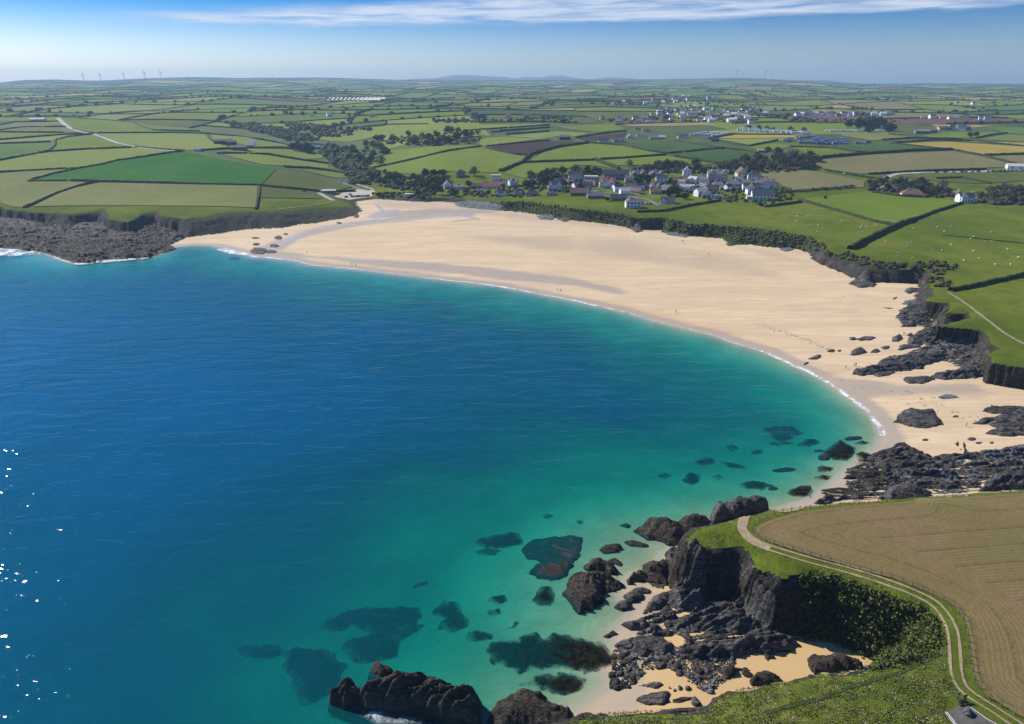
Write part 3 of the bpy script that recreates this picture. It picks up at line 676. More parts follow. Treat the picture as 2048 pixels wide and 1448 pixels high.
field('lime', [(1600,399),(1713,387),(1726,385.5),(1805,394.5),(1893,399.5),(1918,407),(1825,441),(1798,448),(1748,442),(1672,420)])
field('yellow', [(1805,287),(1893,284),(2048,294),(2110,298),(2110,306),(2048,308),(1969,310),(1912,299)])
field('tan', [(1922,283),(2048,286),(2110,287),(2110,294),(2048,291)])
field('fallow', [(1978,313.5),(2048,311),(2110,309),(2110,345),(2048,329)])
field('olive', [(1662,265),(1747,266),(1831,276),(1767,279.5),(1743,281.5),(1689,273)])
field('green', [(1844,271),(1903,264),(1996,266),(1953,276),(1864,277)])
field('blue', [(1969,255),(2048,256),(2048,269),(2011,266)]); field('green', [(1961,279),(2013,269),(2048,272),(2100,276),(2100,288),(2048,284)])
field('red', [(1782,243),(1860,245.5),(1815,250)]); field('tan', [(1862,249),(1990,252),(1930,257),(1870,254)])
field('rough', [(1790,352),(1850,346),(2000,345),(2048,350),(2110,353),(2110,366),(2048,362),(1960,368),(1880,364)])

# the patchwork beyond: irregular farm fields running to the skyline
BND = np.array([(-200,236),(120,236),(200,238),(260,243),(280,247),(420,262),(560,262),(620,262),(700,254),(800,250),(934,249),(1100,246),(1230,246),(1440,245),(1480,257),(1640,262),(1780,243),(1980,252),(2300,254)])
leaves = []
def bsp(x0, x1, y0, y1):
    w, h = x1-x0, y1-y0; cy = (y0+y1)/2; tgt = np.interp(cy, [900, 2500, 5000, 9000], [34000, 46000, 90000, 170000])
    if (abs(x0+x1)/2 - w) > .82*(y1)+300: return
    if w*h < tgt*random.uniform(.75, 2.2) and max(w, h) < 3.2*min(w, h): leaves.append((x0, x1, y0, y1)); return
    if (w > h*random.uniform(.75, 1.5)): s = x0+w*random.uniform(.36, .64); bsp(x0, s, y0, y1); bsp(s, x1, y0, y1)
    else: s = y0+h*random.uniform(.36, .64); bsp(x0, x1, y0, s); bsp(x0, x1, s, y1)
bsp(-8000, 8000, 850, 9200)
def warp(X, Y):
    a = X+150*np.sin(Y/760+1)+70*np.sin(Y/330+X/900)+.22*Y; b = Y+120*np.sin(X/820)+55*np.sin(X/310+Y/500)
    return a, b
MAKEUP = ['green']*6+['light']*4+['blue']*4+['rough']*2+['dark']*2+['fallow', 'red', 'yellow', 'olive', 'tan', 'lime']
FKEYS = sorted(set(MAKEUP)); FV, FF, FMI = [], [], []; off = 0
HV, HF = [], []; far_spots = []
_cx, _cy = np.meshgrid(np.arange(-100, 2160, 3.), np.arange(150, 460, 1.)); COVER = _cy > np.interp(_cx, BND[:, 0], BND[:, 1])
for q in FIELD_PX:
    i0, i1 = int((q[:, 0].min()+100)/3), int((q[:, 0].max()+100)/3)+2; j0, j1 = int(q[:, 1].min()-150), int(q[:, 1].max()-150)+2
    i0, j0 = max(i0, 0), max(j0, 0); sub = np.stack([_cx[j0:j1, i0:i1].ravel(), _cy[j0:j1, i0:i1].ravel()], -1)
    COVER[j0:j1, i0:i1] |= in_poly(sub, q).reshape(_cx[j0:j1, i0:i1].shape)
def covered(px, py):
    i = np.clip(((px+100)/3).astype(int), 0, COVER.shape[1]-1); j = np.clip((py-150).astype(int), 0, COVER.shape[0]-1)
    return COVER[j, i]
def strip(X, Y, hgt, wid, rs):
    """rows of a bushy hedge: returns verts and quads, ragged top and sides"""
    P = np.stack([X, Y], -1); t = np.gradient(P, axis=0); t /= np.linalg.norm(t, axis=1)[:, None]+1e-9; nn = np.stack([-t[:, 1], t[:, 0]], -1)
    prof = [(-.5, -.4), (-.52, .45), (-.30, .92), (.05, 1.05), (.36, .88), (.52, .42), (.5, -.4)]; rows = []; lv0 = level(X, Y)
    for a, b in prof:
        j = rs.uniform(.72, 1.25, len(X)); k = rs.uniform(.75, 1.25, len(X)); q = P+nn*(a*wid*j)[:, None]
        rows.append(np.column_stack([q, lv0+np.where(b < 0, b, b*hgt*k)]))
    m = len(prof); V = np.stack(rows, 1).reshape(-1, 3); Fq = []
    for i in range(len(X)-1):
        for k in range(m-1): Fq.append((i*m+k, (i+1)*m+k, (i+1)*m+k+1, i*m+k+1))
    return V, np.array(Fq)
rs = np.random.default_rng(5)
def far_hedge(xa, ya, xb, yb):
    global HV, HF
    k = max(3, int(math.hypot(xb-xa, yb-ya)/(30 if ya < 3000 else 60))); X, Y = warp(np.linspace(xa, xb, k+1), np.linspace(ya, yb, k+1))
    px, py = project(X, Y, zland(X, Y)); cv = covered(px, py) | (px < -80) | (px > 2130)
    run = []
    for i in range(k+1):
        if not cv[i]: run.append(i)
        if (cv[i] or i == k) and run:
            if len(run) >= 3:
                i0 = run; sx, sy = X[i0], Y[i0]; s = 1+.00016*Y[i0].mean()
                V, Fq = strip(sx, sy, rs.uniform(1.0, 2.0)*s, 2.0*s, rs); V[:, 2] += .5
                b = sum(len(v) for v in HV); HV.append(V); HF.append(Fq+b)
                if rs.random() < .45: far_spots.extend(zip(sx, sy))
            run = []
for (x0, x1, y0, y1) in leaves:
    k = 6; U, Vv = np.meshgrid(np.linspace(x0, x1, k), np.linspace(y0, y1, k)); X, Y = warp(U.ravel(), Vv.ravel())
    Z = zland(X, Y); px, py = project(X, Y, Z)
    if px.max() < -60 or px.min() > 2110: continue
    if covered(px, py).mean() < .75:
        idx = np.arange(k*k).reshape(k, k); Q = np.stack([idx[:-1, :-1], idx[:-1, 1:], idx[1:, 1:], idx[1:, :-1]], -1).reshape(-1, 4)
        FV.append(np.column_stack([X, Y, Z+.35+.00008*Y])); FF.append(Q+off); off += k*k
        FMI.append(np.full(len(Q), FKEYS.index(MAKEUP[rs.integers(len(MAKEUP))])))
    far_hedge(x0, y0, x1, y0); far_hedge(x0, y0, x0, y1)
struct(from_np('farmland', np.vstack(FV), np.vstack(FF), [FM[k] for k in FKEYS], True, None, np.concatenate(FMI)))
HEDGE = two_tone('hedge_leaves', (.022,.032,.010), (.060,.070,.022), .9, .95, .6)
stuff(from_np('far_hedges', np.vstack(HV), np.vstack(HF), HEDGE), 'distant dark hedges between the fields running to the skyline', 'hedges')

# ------------------------------------------------------------------ hedges that can be told apart
def hedge(pts, label, h=2.0, w=2.6, group=None, gap=3.0):
    q = densify(pts, 3, False); P = hit([a for a, b in q], [b for a, b in q])[:, :2]; P = [tuple(p) for p in P]; Q = densify(P, gap)
    X = np.array([a for a, b in Q]); Y = np.array([b for a, b in Q])
    V, Fq = strip(X, Y, h, w, rs); o = from_np('hedge', V, Fq, HEDGE); tag(o, label, 'hedge', group); return o
hL = 'field hedges on the left headland'; hV = 'field hedges by the valley and farm'; hM = 'field hedges behind the village'; hR = 'field hedges on the right'
for pts, lab, g in (
    (A_((255,950),(400,890),(600,800),(780,740),(960,690),(1015,685)), 'curved dark hedge climbing from the left cliff edge to the bright green field', hL),
    (A_((290,683),(675,678)), 'short hedge below the pointed left end of the bright green field', hL),
    ([(143,362),(197,363),(350,367),(400,369),(475,370.5)], 'long straight hedge along the bottom of the bright green field', hL), ([(477,370.8),(522,371.5)], 'short hedge piece at the right bottom corner of the bright green field', hL),
    ([(60,363),(66,360),(109,348),(162,337),(207,329),(234,322),(293,313.5),(348,305)], 'long diagonal hedge along the top of the bright green field', hL), ([(350,304.5),(371,302.5)], 'short hedge end running up to the lone white house on the left', hL),
    (A_((0,590),(400,570),(690,553)), 'hedge at the left edge below the long pale green field', hL), (A_((720,553),(800,550)), 'tiny hedge piece joining the diagonal hedge on the left', hL),
    (A_((0,465),(200,430),(390,397)), 'hedge at the left edge above the long pale green field', hL), (A_((400,390),(500,375),(800,358),(1340,335)), 'straight hedge below the green field beside the lane', hL),
    (A_((500,372),(570,315),(568,260),(700,228),(900,202),(950,202)), 'hedge bending round the left end of the green field beside the lane', hL),
    (A_((0,297),(520,277)), 'hedge ending short of the bent hedge on the far left', hL), (A_((0,255),(620,205),(860,195)), 'upper slanting hedge on the far left leading to the lane', hL),
    (A_((0,177),(655,182)), 'straight hedge under the brown strip on the far left', hL), (A_((0,160),(240,127),(425,127)), 'hedge between the two brown strips on the far left', hL), (A_((450,125),(680,122)), 'short hedge right of the gap between the brown strips', hL),
    (A_((0,100),(170,72),(600,70)), 'hedge in front of the low barn on the far left', hL), (A_((1000,187),(1780,183)), 'straight hedge below the big green field beside the lane', hL), (A_((1840,184),(2048,190)), 'short hedge continuing right of the gap below the big green field', hL),
    (A_((750,145),(880,180),(960,190)), 'hedge beside the upper lane on the left', hL), (A_((640,30),(1000,47),(1290,70)), 'hedge along the top of the big green field beside the lane', hL),
    (A_((1370,85),(1450,122),(1560,155),(1780,163),(2048,168)), 'curving hedge at the right end of the big green field on the left', hL),
    (A_((1390,330),(1600,350),(1880,370)), 'hedge between the lane and the lone white house on the left', hL),
    (B_((270,365),(500,350),(560,345)), 'hedge from the lone white house to the farm sheds', hV), (B_((0,185),(340,195),(700,225),(1000,275),(1160,312)), 'long hedge above the farm sheds running down to the valley', hV),
    (B_((330,205),(345,240),(390,275)), 'short crooked hedge left of the dark farm sheds', hV), (B_((430,395),(740,398)), 'hedge below the farm sheds', hV), (B_((770,400),(950,405),(1300,462),(1580,500)), 'curved hedge between the two pale fields above the beach car park', hV),
    (B_((1120,533),(1380,545),(1600,575),(1770,605)), 'hedge along the bottom of the valley side fields', hV), (B_((870,722),(1000,738),(1300,765),(1480,785)), 'low hedge above the headland with the sandy loops', hV), (B_((1660,790),(1850,785)), 'short hedge in front of the beach car park', hV),
    (B_((865,735),(870,800),(850,860),(830,965)), 'hedge running down to the cliff edge beside the striped field', hV),
    (B_((730,345),(1000,338),(1180,345)), 'hedge below the two farm cottages', hV),
    (C_((190,552),(400,510),(580,470),(800,420),(1000,370),(1340,322)), 'long slanting hedge between two green fields behind the beach', hM), (C_((1400,322),(1700,295),(2040,262)), 'hedge above the dark ploughed field', hM),
    (C_((1400,335),(1550,378),(1700,405),(1850,412)), 'curved hedge under the dark ploughed field', hM), (D_((0,580),(220,495),(310,410),(460,365),(600,335),(900,290)), 'thick hedge climbing right of the dark ploughed field', hM),
    (D_((240,487),(600,475),(970,462)), 'hedge between the two green fields above the village', hM), (D_((1035,455),(1300,440),(1700,410)), 'hedge right of the gap above the village', hM), (D_((980,462),(1100,510),(1220,555)), 'bushy hedge running down to the village trees', hM),
    (D_((900,285),(1250,310),(1500,365),(1720,395)), 'long hedge above the village beside the dark green crop', hM), (D_((1740,392),(1860,382)), 'short hedge between the two dark green crops', hM), (E_((100,380),(500,345)), 'hedge between the dark green crops on the right', hM),
    (E_((0,262),(200,300),(500,345),(700,365),(860,400)), 'hedge along the lane beside the dark green crops', hM), (E_((0,425),(200,455),(430,500)), 'hedge below the lower dark green crop', hM),
    (C_((0,140),(400,100),(800,95)), 'hedge along the left top of the long pale field behind the valley', hM), (C_((1180,165),(1610,132)), 'hedge below the right end of the long pale field', hM), (C_((1630,132),(2040,105)), 'thin hedge right of the long pale field', hM), (C_((1450,180),(2040,130)), 'middle one of the parallel hedges behind the ploughed field', hM), (C_((1600,200),(2040,168)), 'lowest of the parallel hedges behind the ploughed field', hM),
    (D_((780,235),(1000,200),(1290,165)), 'hedge above the second dark ploughed field', hM), (D_((0,160),(510,130)), 'hedge among the narrow pale fields in the middle distance', hM), (D_((1190,100),(2048,75)), 'hedge above the tan stubble strip', hM),
    (E_((340,245),(600,200),(850,205),(1200,205)), 'hedge between the caravan field and the yellow field', hR), (E_((420,265),(600,300),(760,318),(1050,262)), 'hedge under the yellow field right of the village', hR),
    (E_((1180,330),(1650,345),(1860,388)), 'hedge above the bright green field by the wood', hR), (E_((1330,465),(1600,430),(2048,395))+F_((480,400),(900,372),(1300,360)), 'long thick hedge above the big brown fallow field', hR),
    (F_((0,340),(300,380),(460,390)), 'hedge left of the dark green field on the right', hR), (F_((680,295),(900,320),(1180,352),(1300,355)), 'hedge below the yellow crop on the right', hR), (F_((1310,360),(1640,425),(2030,525)), 'hedge running down right of the big fallow field', hR),
    (F_((1640,415),(2048,403)), 'hedge under the yellow crop at the right edge', hR), (F_((590,258),(930,240),(1400,250)), 'hedge left of the tall pole on the right', hR), (F_((700,292),(1100,262),(1500,270),(2048,325)), 'hedge along the top of the yellow crop on the right', hR),
    (F_((1560,238),(1700,210),(1870,190)), 'short slanting hedge by the round trees on the right', hR), (F_((450,612),(1000,580),(1650,560)), 'hedge along the bottom of the big fallow field above the road', hR), (F_((0,570),(300,625),(560,665)), 'hedge along the lane between the two fallow fields', hR),
    ([(1598,400),(1672,421.5),(1748,443.5),(1792,452)], 'earth bank hedge left of the lime green field by the sheep', hR), ([(1700,499),(1720,488),(1765,466),(1800,450),(1825,441)], 'thick dark hedge bank climbing from the beach cliff past the sheep', hR), ([(1825,441),(1870,424),(1924,407)], 'upper dark hedge bank ending at the gabled white house', hR),
    ([(1900,582),(1950,573),(2048,551),(2110,538)], 'straight dark hedge running to the right edge above the cliff path', hR), (F_((490,795),(800,840),(1000,850)), 'hedge in front of the two bungalows on the right', hR),
    ([(1510,408),(1532,414),(1602,405)], 'hedge below the big dark-roofed house at the right end of the village', hR), ([(1275,425),(1330,423),(1380,412),(1440,402)], 'dark hedge below the seafront houses of the village', hM), (F_((1150,660),(1400,650),(1700,710)), 'thin hedge across the rough plots below the road', hR), ([(1885,470),(1960,478),(2048,487)], 'faint grassy bank across the sheep field', hR)):
    thick = 3.0 if 'thick' in lab or 'bushy' in lab else 2.0
    if 'faint' in lab: thick = .6
    hedge(pts, lab, thick, thick*1.3, g, 2.5 if pts[0][1] > 300 else 5)
# ------------------------------------------------------------------ rock outcrops
def ragged(XY, step=1.0, amp=.7, seed=0):
    Q = np.array(densify([tuple(p) for p in XY], step, True)); return Q+amp*np.stack([fbm(Q[:, 0]/2.2, Q[:, 1]/2.2, 3, seed)-.5, fbm(Q[:, 0]/2.2+9, Q[:, 1]/2.2, 3, seed+7)-.5], -1)*2
def outcrop(name, pts, H, label, cat='rock', mat=None, group=None, strike=-24, flat=.5, zoff=0.0, wl=1.0, at=None, edge=None, under=False, holes=False):
    """a body of tilted slate: outline traced on the ground, saw-tooth beds rising to H metres"""
    zc = (at if at is not None else H*.35); px = [a for a, b in pts]; py = [b for a, b in pts]
    g0 = hit1(sum(px)/len(px), sum(py)/len(py)); base = max(g0[2], 0) if not under else ground(np.array([g0[0]]), np.array([g0[1]]))[0]
    if under:  # seen through the water: find the bed below
        P = plane_hit(px, py, base*.75)
    else: P = plane_hit(px, py, base+zc)
    seed = (abs(hash((round(px[0]), round(py[0]))))) % 9973
    d0 = math.hypot(*P.mean(0)); st = max(.26, d0/682*.95)
    size = math.sqrt(max(1, np.ptp(P[:, 0])*np.ptp(P[:, 1]))); amp = min(1.1, size*.10)
    R = ragged(P, max(.5, st), amp, seed); mn, mx_ = R.min(0)-2*st, R.max(0)+2*st
    X, Y = np.meshgrid(np.arange(mn[0], mx_[0], st), np.arange(mn[1], mx_[1], st)); sh = X.shape; X, Y = X.ravel(), Y.ravel(); Pp = np.stack([X, Y], -1)
    ins = in_poly(Pp, R); d = seg_dist(Pp, R); sd = np.where(ins, d, -d)
    a = math.radians(strike); u = X*math.cos(a)+Y*math.sin(a); v = -X*math.sin(a)+Y*math.cos(a)
    w = 1.6*(fbm(X/5, Y/5, 3, seed)-.5)
    def saw(l, k): t = (v+w*l*.9+u*.06)/l+k; t = t-np.floor(t); return np.where(t < .78, t/.78, (1-t)/.22)
    amp_u = fbm(u/(3.2*wl), v/(1.1*wl), 3, seed+3)
    N = .42*saw(2.7*wl, 0)*(.4+.9*amp_u)+.22*saw(1.05*wl, .3)*(.4+.9*fbm(u/2, v/.8, 2, seed+5))+.36*fbm(X/(size*.35+1), Y/(size*.35+1), 3, seed+9)
    e = edge if edge else max(.6, min(size*.16, H*.55+.3)); sh_ = 1-np.exp(-np.clip(sd, 0, None)/e)
    gz = ground(X, Y)
    lv = gz if under else np.maximum(gz, -1.2)
    if H < 5 and not under: lv = np.minimum(lv, base+.7)
    rel = min(1.0, .28+size*.02)
    crag = (saw(1.9*wl, .15)*(.3+fbm(u/(2.5*wl), v/(.7*wl), 2, seed+13))+.6*saw(.8*wl, .6)*fbm(u/1.4, v/.5, 2, seed+15)-.55)*rel*wl*(1.9 if d0 < 260 and size > 5 else 1.25)*np.clip(sd/.8, 0, 1)
    if d0 < 260: crag = crag+(.5*(fbm(X/.75, Y/.75, 3, seed+21)-.5)+.9*(fbm(u/2.4, v/.9, 3, seed+25)-.5))*min(1, .2+size*.05)*np.clip(sd/.5, 0, 1)
    z = lv+zoff+H*sh_*(flat+(1-flat)*(N*1.9-.35))+(0 if under else crag*min(1.0, H*.45)*(1.35 if holes else 1))
    if holes: z = np.where(z < lv+.12, lv-.3, z)
    z = np.where(sd < 0, lv-.35-.5*H*.1, z if holes else np.maximum(z, lv+.02))
    ny, nx = sh; idx = np.arange(nx*ny).reshape(sh); Q = np.stack([idx[:-1, :-1], idx[:-1, 1:], idx[1:, 1:], idx[1:, :-1]], -1).reshape(-1, 4)
    q = Q[(sd[Q] > 0).any(1)]
    if not len(q): return None
    uq, inv = np.unique(q, return_inverse=True)
    o = from_np(name, np.stack([X, Y, z], -1)[uq], inv.reshape(-1, 4), mat or ROCK, size > 60 or under)
    if under: fattr(o, 'edge', sd[uq])
    if label: tag(o, label, cat, group)
    return o
q1 = lambda *L: c_(1536, 480, 4, L)
q2 = lambda *L: c_(1536, 800, 4, L)
q3 = lambda *L: c_(1100, 960, 4, L)
q6 = lambda *L: c_(600, 1088, 4, L)
def ell(x0, x1, y0, y1, tilt=0.0, k=9):
    cx, cy, a, b = (x0+x1)/2, (y0+y1)/2, (x1-x0)/2, (y1-y0)/2
    return [(cx+a*math.cos(t)*(.85+.3*random.random()), cy+b*math.sin(t)*(.85+.3*random.random())-tilt*math.cos(t)*b) for t in [2*math.pi*i/k for i in range(k)]]
gB, gS, gC, gW = 'rocks on the open beach', 'rocky shore below the right cliffs', 'rocks in the near cove', 'rocks standing in the water'
# open beach, right
outcrop('rock', q1((645,775),(700,770),(715,785),(760,765),(830,768),(860,772),(840,795),(740,802),(710,792),(660,795)), 1.3, 'long low dark rock with a small tail on open sand, highest of the beach rocks', group=gB)
outcrop('rock', q1((985,800),(1000,765),(1040,745),(1075,750),(1085,780),(1050,805)), 2.2, 'rounded dark rock beside two tiny people near the right cliffs', group=gB)
outcrop('rock', q1((1108,755),(1125,737),(1160,740),(1162,762),(1130,768)), 1.4, 'small dark rock just right of two tiny people near the cliffs', group=gB)
outcrop('rock', q1((470,880),(510,870),(545,878),(520,895),(480,893)), 1.0, 'flat dark rock, left of a touching pair on the sand', group=gB)
outcrop('rock', q1((548,880),(575,870),(592,880),(570,892)), .9, 'tiny dark rock, right of a touching pair on the sand', group=gB)
outcrop('rock', q1((652,905),(680,875),(720,853),(760,858),(790,885),(770,900),(700,910)), 2.0, 'humped dark rock in the middle of the sand below the long low one', group=gB)
outcrop('rock', q1((815,895),(840,870),(875,860),(902,882),(870,898)), 1.4, 'dark rock with a knob, second in the row right of the humped rock', group=gB)
outcrop('rock', q1((903,855),(930,842),(973,842),(970,865),(930,872)), 1.2, 'small dark rock at the upper right of the row on the sand', group=gB)
outcrop('rock', q1((1035,860),(1060,835),(1130,835),(1225,825),(1220,855),(1140,862),(1050,873)), 1.6, 'long dark rock at the right end of the row on the sand', group=gB)
outcrop('rock', q1((315,950),(350,925),(400,915),(440,920),(420,940),(370,955)), 1.0, 'slanting dark rock nearest the surf line on the right', group=gB)
outcrop('rock', q1((275,990),(300,975),(330,970),(325,988),(295,998)), .7, 'little dark rock at the very edge of the wet sand', group=gB)
outcrop('rock_outcrop', q1((675,1045),(690,1020),(780,1003),(890,985),(880,958),(1000,920),(1130,905),(1300,900),(1420,915),(1430,950),(1300,985),(1220,1015),(1100,1035),(950,1030),(760,1067)), 2.6, 'largest long tongue of slate pointing across the sand towards the surf', group=gS, strike=12)
outcrop('rock', q1((830,1070),(860,1050),(950,1045),(1030,1055),(960,1080),(880,1090)), 1.1, 'low dark rock lying just below the long slate tongue', group=gB)
outcrop('rock', q1((1083,1105),(1110,1085),(1180,1090),(1240,1078),(1340,1100),(1320,1120),(1230,1140),(1130,1140)), 1.7, 'dark broken rock alone on the sand left of the lower right cliff', group=gB)
outcrop('rock_outcrop', q1((1300,1060),(1400,1035),(1540,1020),(1570,960),(1640,940),(1740,910),(1785,960),(1770,1070),(1600,1085),(1400,1085)), 4.0, 'slate spur running down from the lower right grassy cliff', group=gS, strike=14)
outcrop('rock', q1((1360,1250),(1420,1230),(1480,1232),(1540,1262),(1460,1268),(1400,1272)), .5, 'faint flat ledge half buried in the damp sand', mat=ROCK_PALE, group=gB)
outcrop('rock_outcrop', q2((1015,135),(1055,90),(1120,60),(1230,70),(1330,62),(1345,110),(1390,150),(1405,195),(1290,215),(1130,205),(1060,170),(1010,165)), 1.7, 'isolated ribbed slab of slate in the middle of the lower beach', group=gS, strike=-8)
outcrop('rock_outcrop', q2((1635,165),(1720,140),(1850,110),(1960,85),(2080,60),(2200,60),(2200,290),(2048,272),(1900,280),(1740,250),(1830,205),(1760,180)), 2.2, 'ribbed slate ledges entering from the right edge on the lower beach', group=gS, strike=8)
outcrop('rock', q2((1700,82),(1790,30),(1850,50),(2010,38),(2060,60),(2048,88),(1900,105),(1800,98)), 1.0, 'weedy green-tinged ledge at the right edge above the ribbed slate', mat=ROCK_BROWN, group=gS, strike=8)
outcrop('rock_outcrop', q1((1040,555),(1130,510),(1230,490),(1300,505),(1335,570),(1260,610),(1175,680),(1060,675),(1160,630),(1010,602),(1110,585)), 2.6, 'jagged slate fingers at the foot of the notch in the right cliffs', group=gS, strike=12)
outcrop('rock_outcrop', q1((1110,790),(1160,740),(1240,700),(1330,685),(1395,760),(1400,800),(1300,812),(1150,815)), 3.4, 'tilted slate buttress below the square grassy cliff on the right', group=gS, strike=24)
outcrop('rock_outcrop', q1((1240,700),(1290,660),(1380,625),(1420,640),(1340,690)), 2.4, 'dark slate step between the two notches of the right cliffs', group=gS, strike=24)
outcrop('rock_outcrop', q1((1260,830),(1330,800),(1480,780),(1640,770),(1725,810),(1720,832),(1500,835),(1380,850)), 1.2, 'pale grey shelf with green weed below the square cliff', mat=ROCK_PALE, group=gS, strike=8)
outcrop('rock_outcrop', q1((1110,890),(1200,870),(1330,860),(1460,880),(1540,890),(1460,930),(1300,900),(1180,905)), .9, 'low blue-grey ledge between the sand and the slate tongue', mat=ROCK_PALE, group=gS, strike=8)
outcrop('rock', q1((1545,900),(1620,880),(1730,890),(1720,930),(1640,945),(1560,925)), 1.6, 'grey rock in the small sandy pocket by the lower right cliff', group=gS)
outcrop('rock', q1((1088,400),(1110,378),(1180,382),(1230,378),(1240,400),(1180,412),(1120,422)), 1.9, 'dark rock at the foot of the shrubby pillar on the right cliffs', group=gS)
outcrop('rock', q1((655,320),(700,285),(800,300),(880,330),(860,345),(740,352)), 2.0, 'rock apron at the foot of the left end of the dark right cliff', group=gS)
outcrop('rock', q1((1000,460),(1040,450),(1030,470),(990,475)), .5, 'thin weedy ledge on the sand below the shrubby pillar', mat=ROCK_BROWN, group=gS)
outcrop('rock', q1((915,540),(960,537),(1010,550),(960,550)), .5, 'thin dark ledge on the sand left of the slate fingers', mat=ROCK_BROWN, group=gS)
outcrop('rock', q1((1090,480),(1170,475),(1210,490),(1130,512),(1070,510)), .7, 'green weedy ledge above the slate fingers', mat=ROCK_PALE, group=gS)
# rock platform beyond the near headland
for i, (L, H, mt, s, lab) in enumerate((
    (((1030,340),(1080,320),(1150,370),(1290,430),(1315,480),(1220,490),(1100,430)), 1.5, ROCK_BROWN, -30, 'brown rock ridge slanting down from the sand to the shore platform'),
    (((865,395),(960,385),(1060,390),(1100,430),(1250,480),(1150,520),(1000,525),(860,505)), 1.3, ROCK_BROWN, -8, 'brown slabs at the water side of the shore platform'),
    (((605,560),(640,530),(740,525),(900,560),(1000,600),(960,660),(840,660),(750,640),(640,595)), 1.7, ROCK_BROWN, -14, 'weedy brown rocks at the seaward corner of the shore platform'),
    (((990,600),(1090,560),(1210,540),(1350,530),(1480,590),(1555,665),(1400,690),(1300,680),(1150,640),(1000,665)), 1.5, ROCK_PALE, -14, 'broad pale grey slab in the middle of the shore platform'),
    (((640,655),(760,640),(880,660),(960,700),(860,730),(740,720)), 1.2, ROCK_BROWN, -10, 'low brown slabs left of the dark dome of rock'),
    (((885,775),(895,745),(950,700),(1010,668),(1100,660),(1190,652),(1300,720),(1325,750),(1200,768),(1040,772)), 3.8, ROCK, -24, 'dark dome of rock rising behind the near ploughed field'),
    (((1310,440),(1420,420),(1500,425),(1530,500),(1440,510),(1350,480)), 1.2, ROCK, -14, 'grey slabs left of the weedy patch on the shore platform'),
    (((1660,410),(1760,390),(1900,380),(2048,350),(2160,345),(2160,440),(2048,450),(1900,490),(1760,480),(1690,460)), 1.7, ROCK_PALE, 8, 'pale blue-grey slate ledges at the right edge behind the near field'),
    (((1420,500),(1480,480),(1560,470),(1590,520),(1540,530),(1480,525)), 1.8, ROCK_PALE, -14, 'pale block at the foot of the weedy patch'),
    (((1540,560),(1600,530),(1700,520),(1730,570),(1720,620),(1680,685),(1590,665)), 1.3, ROCK_PALE, -14, 'broken grey slabs left of the dark wall at the right edge'),
    (((1690,710),(1720,650),(1770,600),(1850,560),(1960,520),(2060,500),(2180,490),(2180,680),(2048,675),(1850,690)), 4.2, ROCK, 14, 'dark rock wall at the right edge behind the near field'),
    (((410,710),(520,685),(640,690),(720,700),(745,740),(765,778),(560,772),(430,740)), 1.0, ROCK_BROWN, -8, 'low tide-washed slabs just beyond the grassy headland edge'),
    (((365,805),(400,780),(470,752),(520,745),(532,790),(440,818)), 2.6, ROCK, -14, 'small dark rock touching the far edge of the grassy headland'),
    (((1500,330),(1540,290),(1580,350),(1640,430),(1600,470),(1520,460),(1510,400)), .35, ROCK_BROWN, 60, 'weed-brown patch of stones running up the sand'),
    (((1240,470),(1330,490),(1480,520),(1420,545),(1300,520),(1200,520)), .8, ROCK, -10, 'thin grey ledges between the brown slabs and the pale slab'),
    (((1330,720),(1480,700),(1600,700),(1640,735),(1480,745),(1360,745)), .9, ROCK_PALE, -10, 'flat blue-grey ledge right of the dark dome of rock'))):
    outcrop('rock_outcrop', q2(*L), H, lab, mat=mt, strike=s, group=gS, holes=H < 2, flat=-.18 if H < 2 else .5)
outcrop('rock_platform', q2((850,400),(960,370),(1060,330),(1180,380),(1320,440),(1500,430),(1660,420),(1860,390),(2048,360),(2180,350),(2180,690),(1900,690),(1700,705),(1500,740),(1320,745),(1100,770),(880,775),(640,790),(430,815),(380,790),(520,740),(640,700),(600,560),(700,500)), 1.1, 'broad shore platform of thin broken slate ledges with sand pockets', 'rock', ROCK, gS, strike=4, flat=-.75, holes=True, wl=.9)
outcrop('rock_platform', q1((1020,600),(1080,560),(1150,500),(1260,480),(1340,560),(1330,640),(1420,700),(1400,790),(1480,770),(1720,760),(1760,850),(1740,960),(1560,1020),(1440,960),(1200,900),(1120,880),(1260,830),(1180,800),(1120,790),(1250,690),(1080,680)), 1.6, 'broken slate ledges spreading from the foot of the right cliffs', 'rock', ROCK, gS, strike=8, flat=-.6, holes=True, wl=.9)
outcrop('rock_platform', q3((500,1290),(560,1240),(660,1230),(760,1010),(840,880),(1000,850),(1300,900),(1560,930),(1700,1100),(1860,1190),(2020,1290),(1900,1330),(1400,1390),(900,1390),(640,1370)), 1.3, 'low slate ledges showing through the cove sand', 'rock', ROCK, gC, strike=12, flat=-.7, holes=True, wl=.8)
for x0, x1, y0, y1, lab in ((1475,1530,118,140,'small dark stone ledge above the right sand near a lone walker'),(1590,1670,290,325,'thin grey ledge on sand above the shore platform'),(1770,1810,325,350,'small grey stone right of the weedy patch'),(1230,1290,305,328,'little dark rocks on the sand above the shore platform'),(1655,1720,330,350,'flat grey stone between weedy patch and right edge')):
    outcrop('rock', q2(*ell(x0, x1, y0, y1)), .6, lab, group=gS)
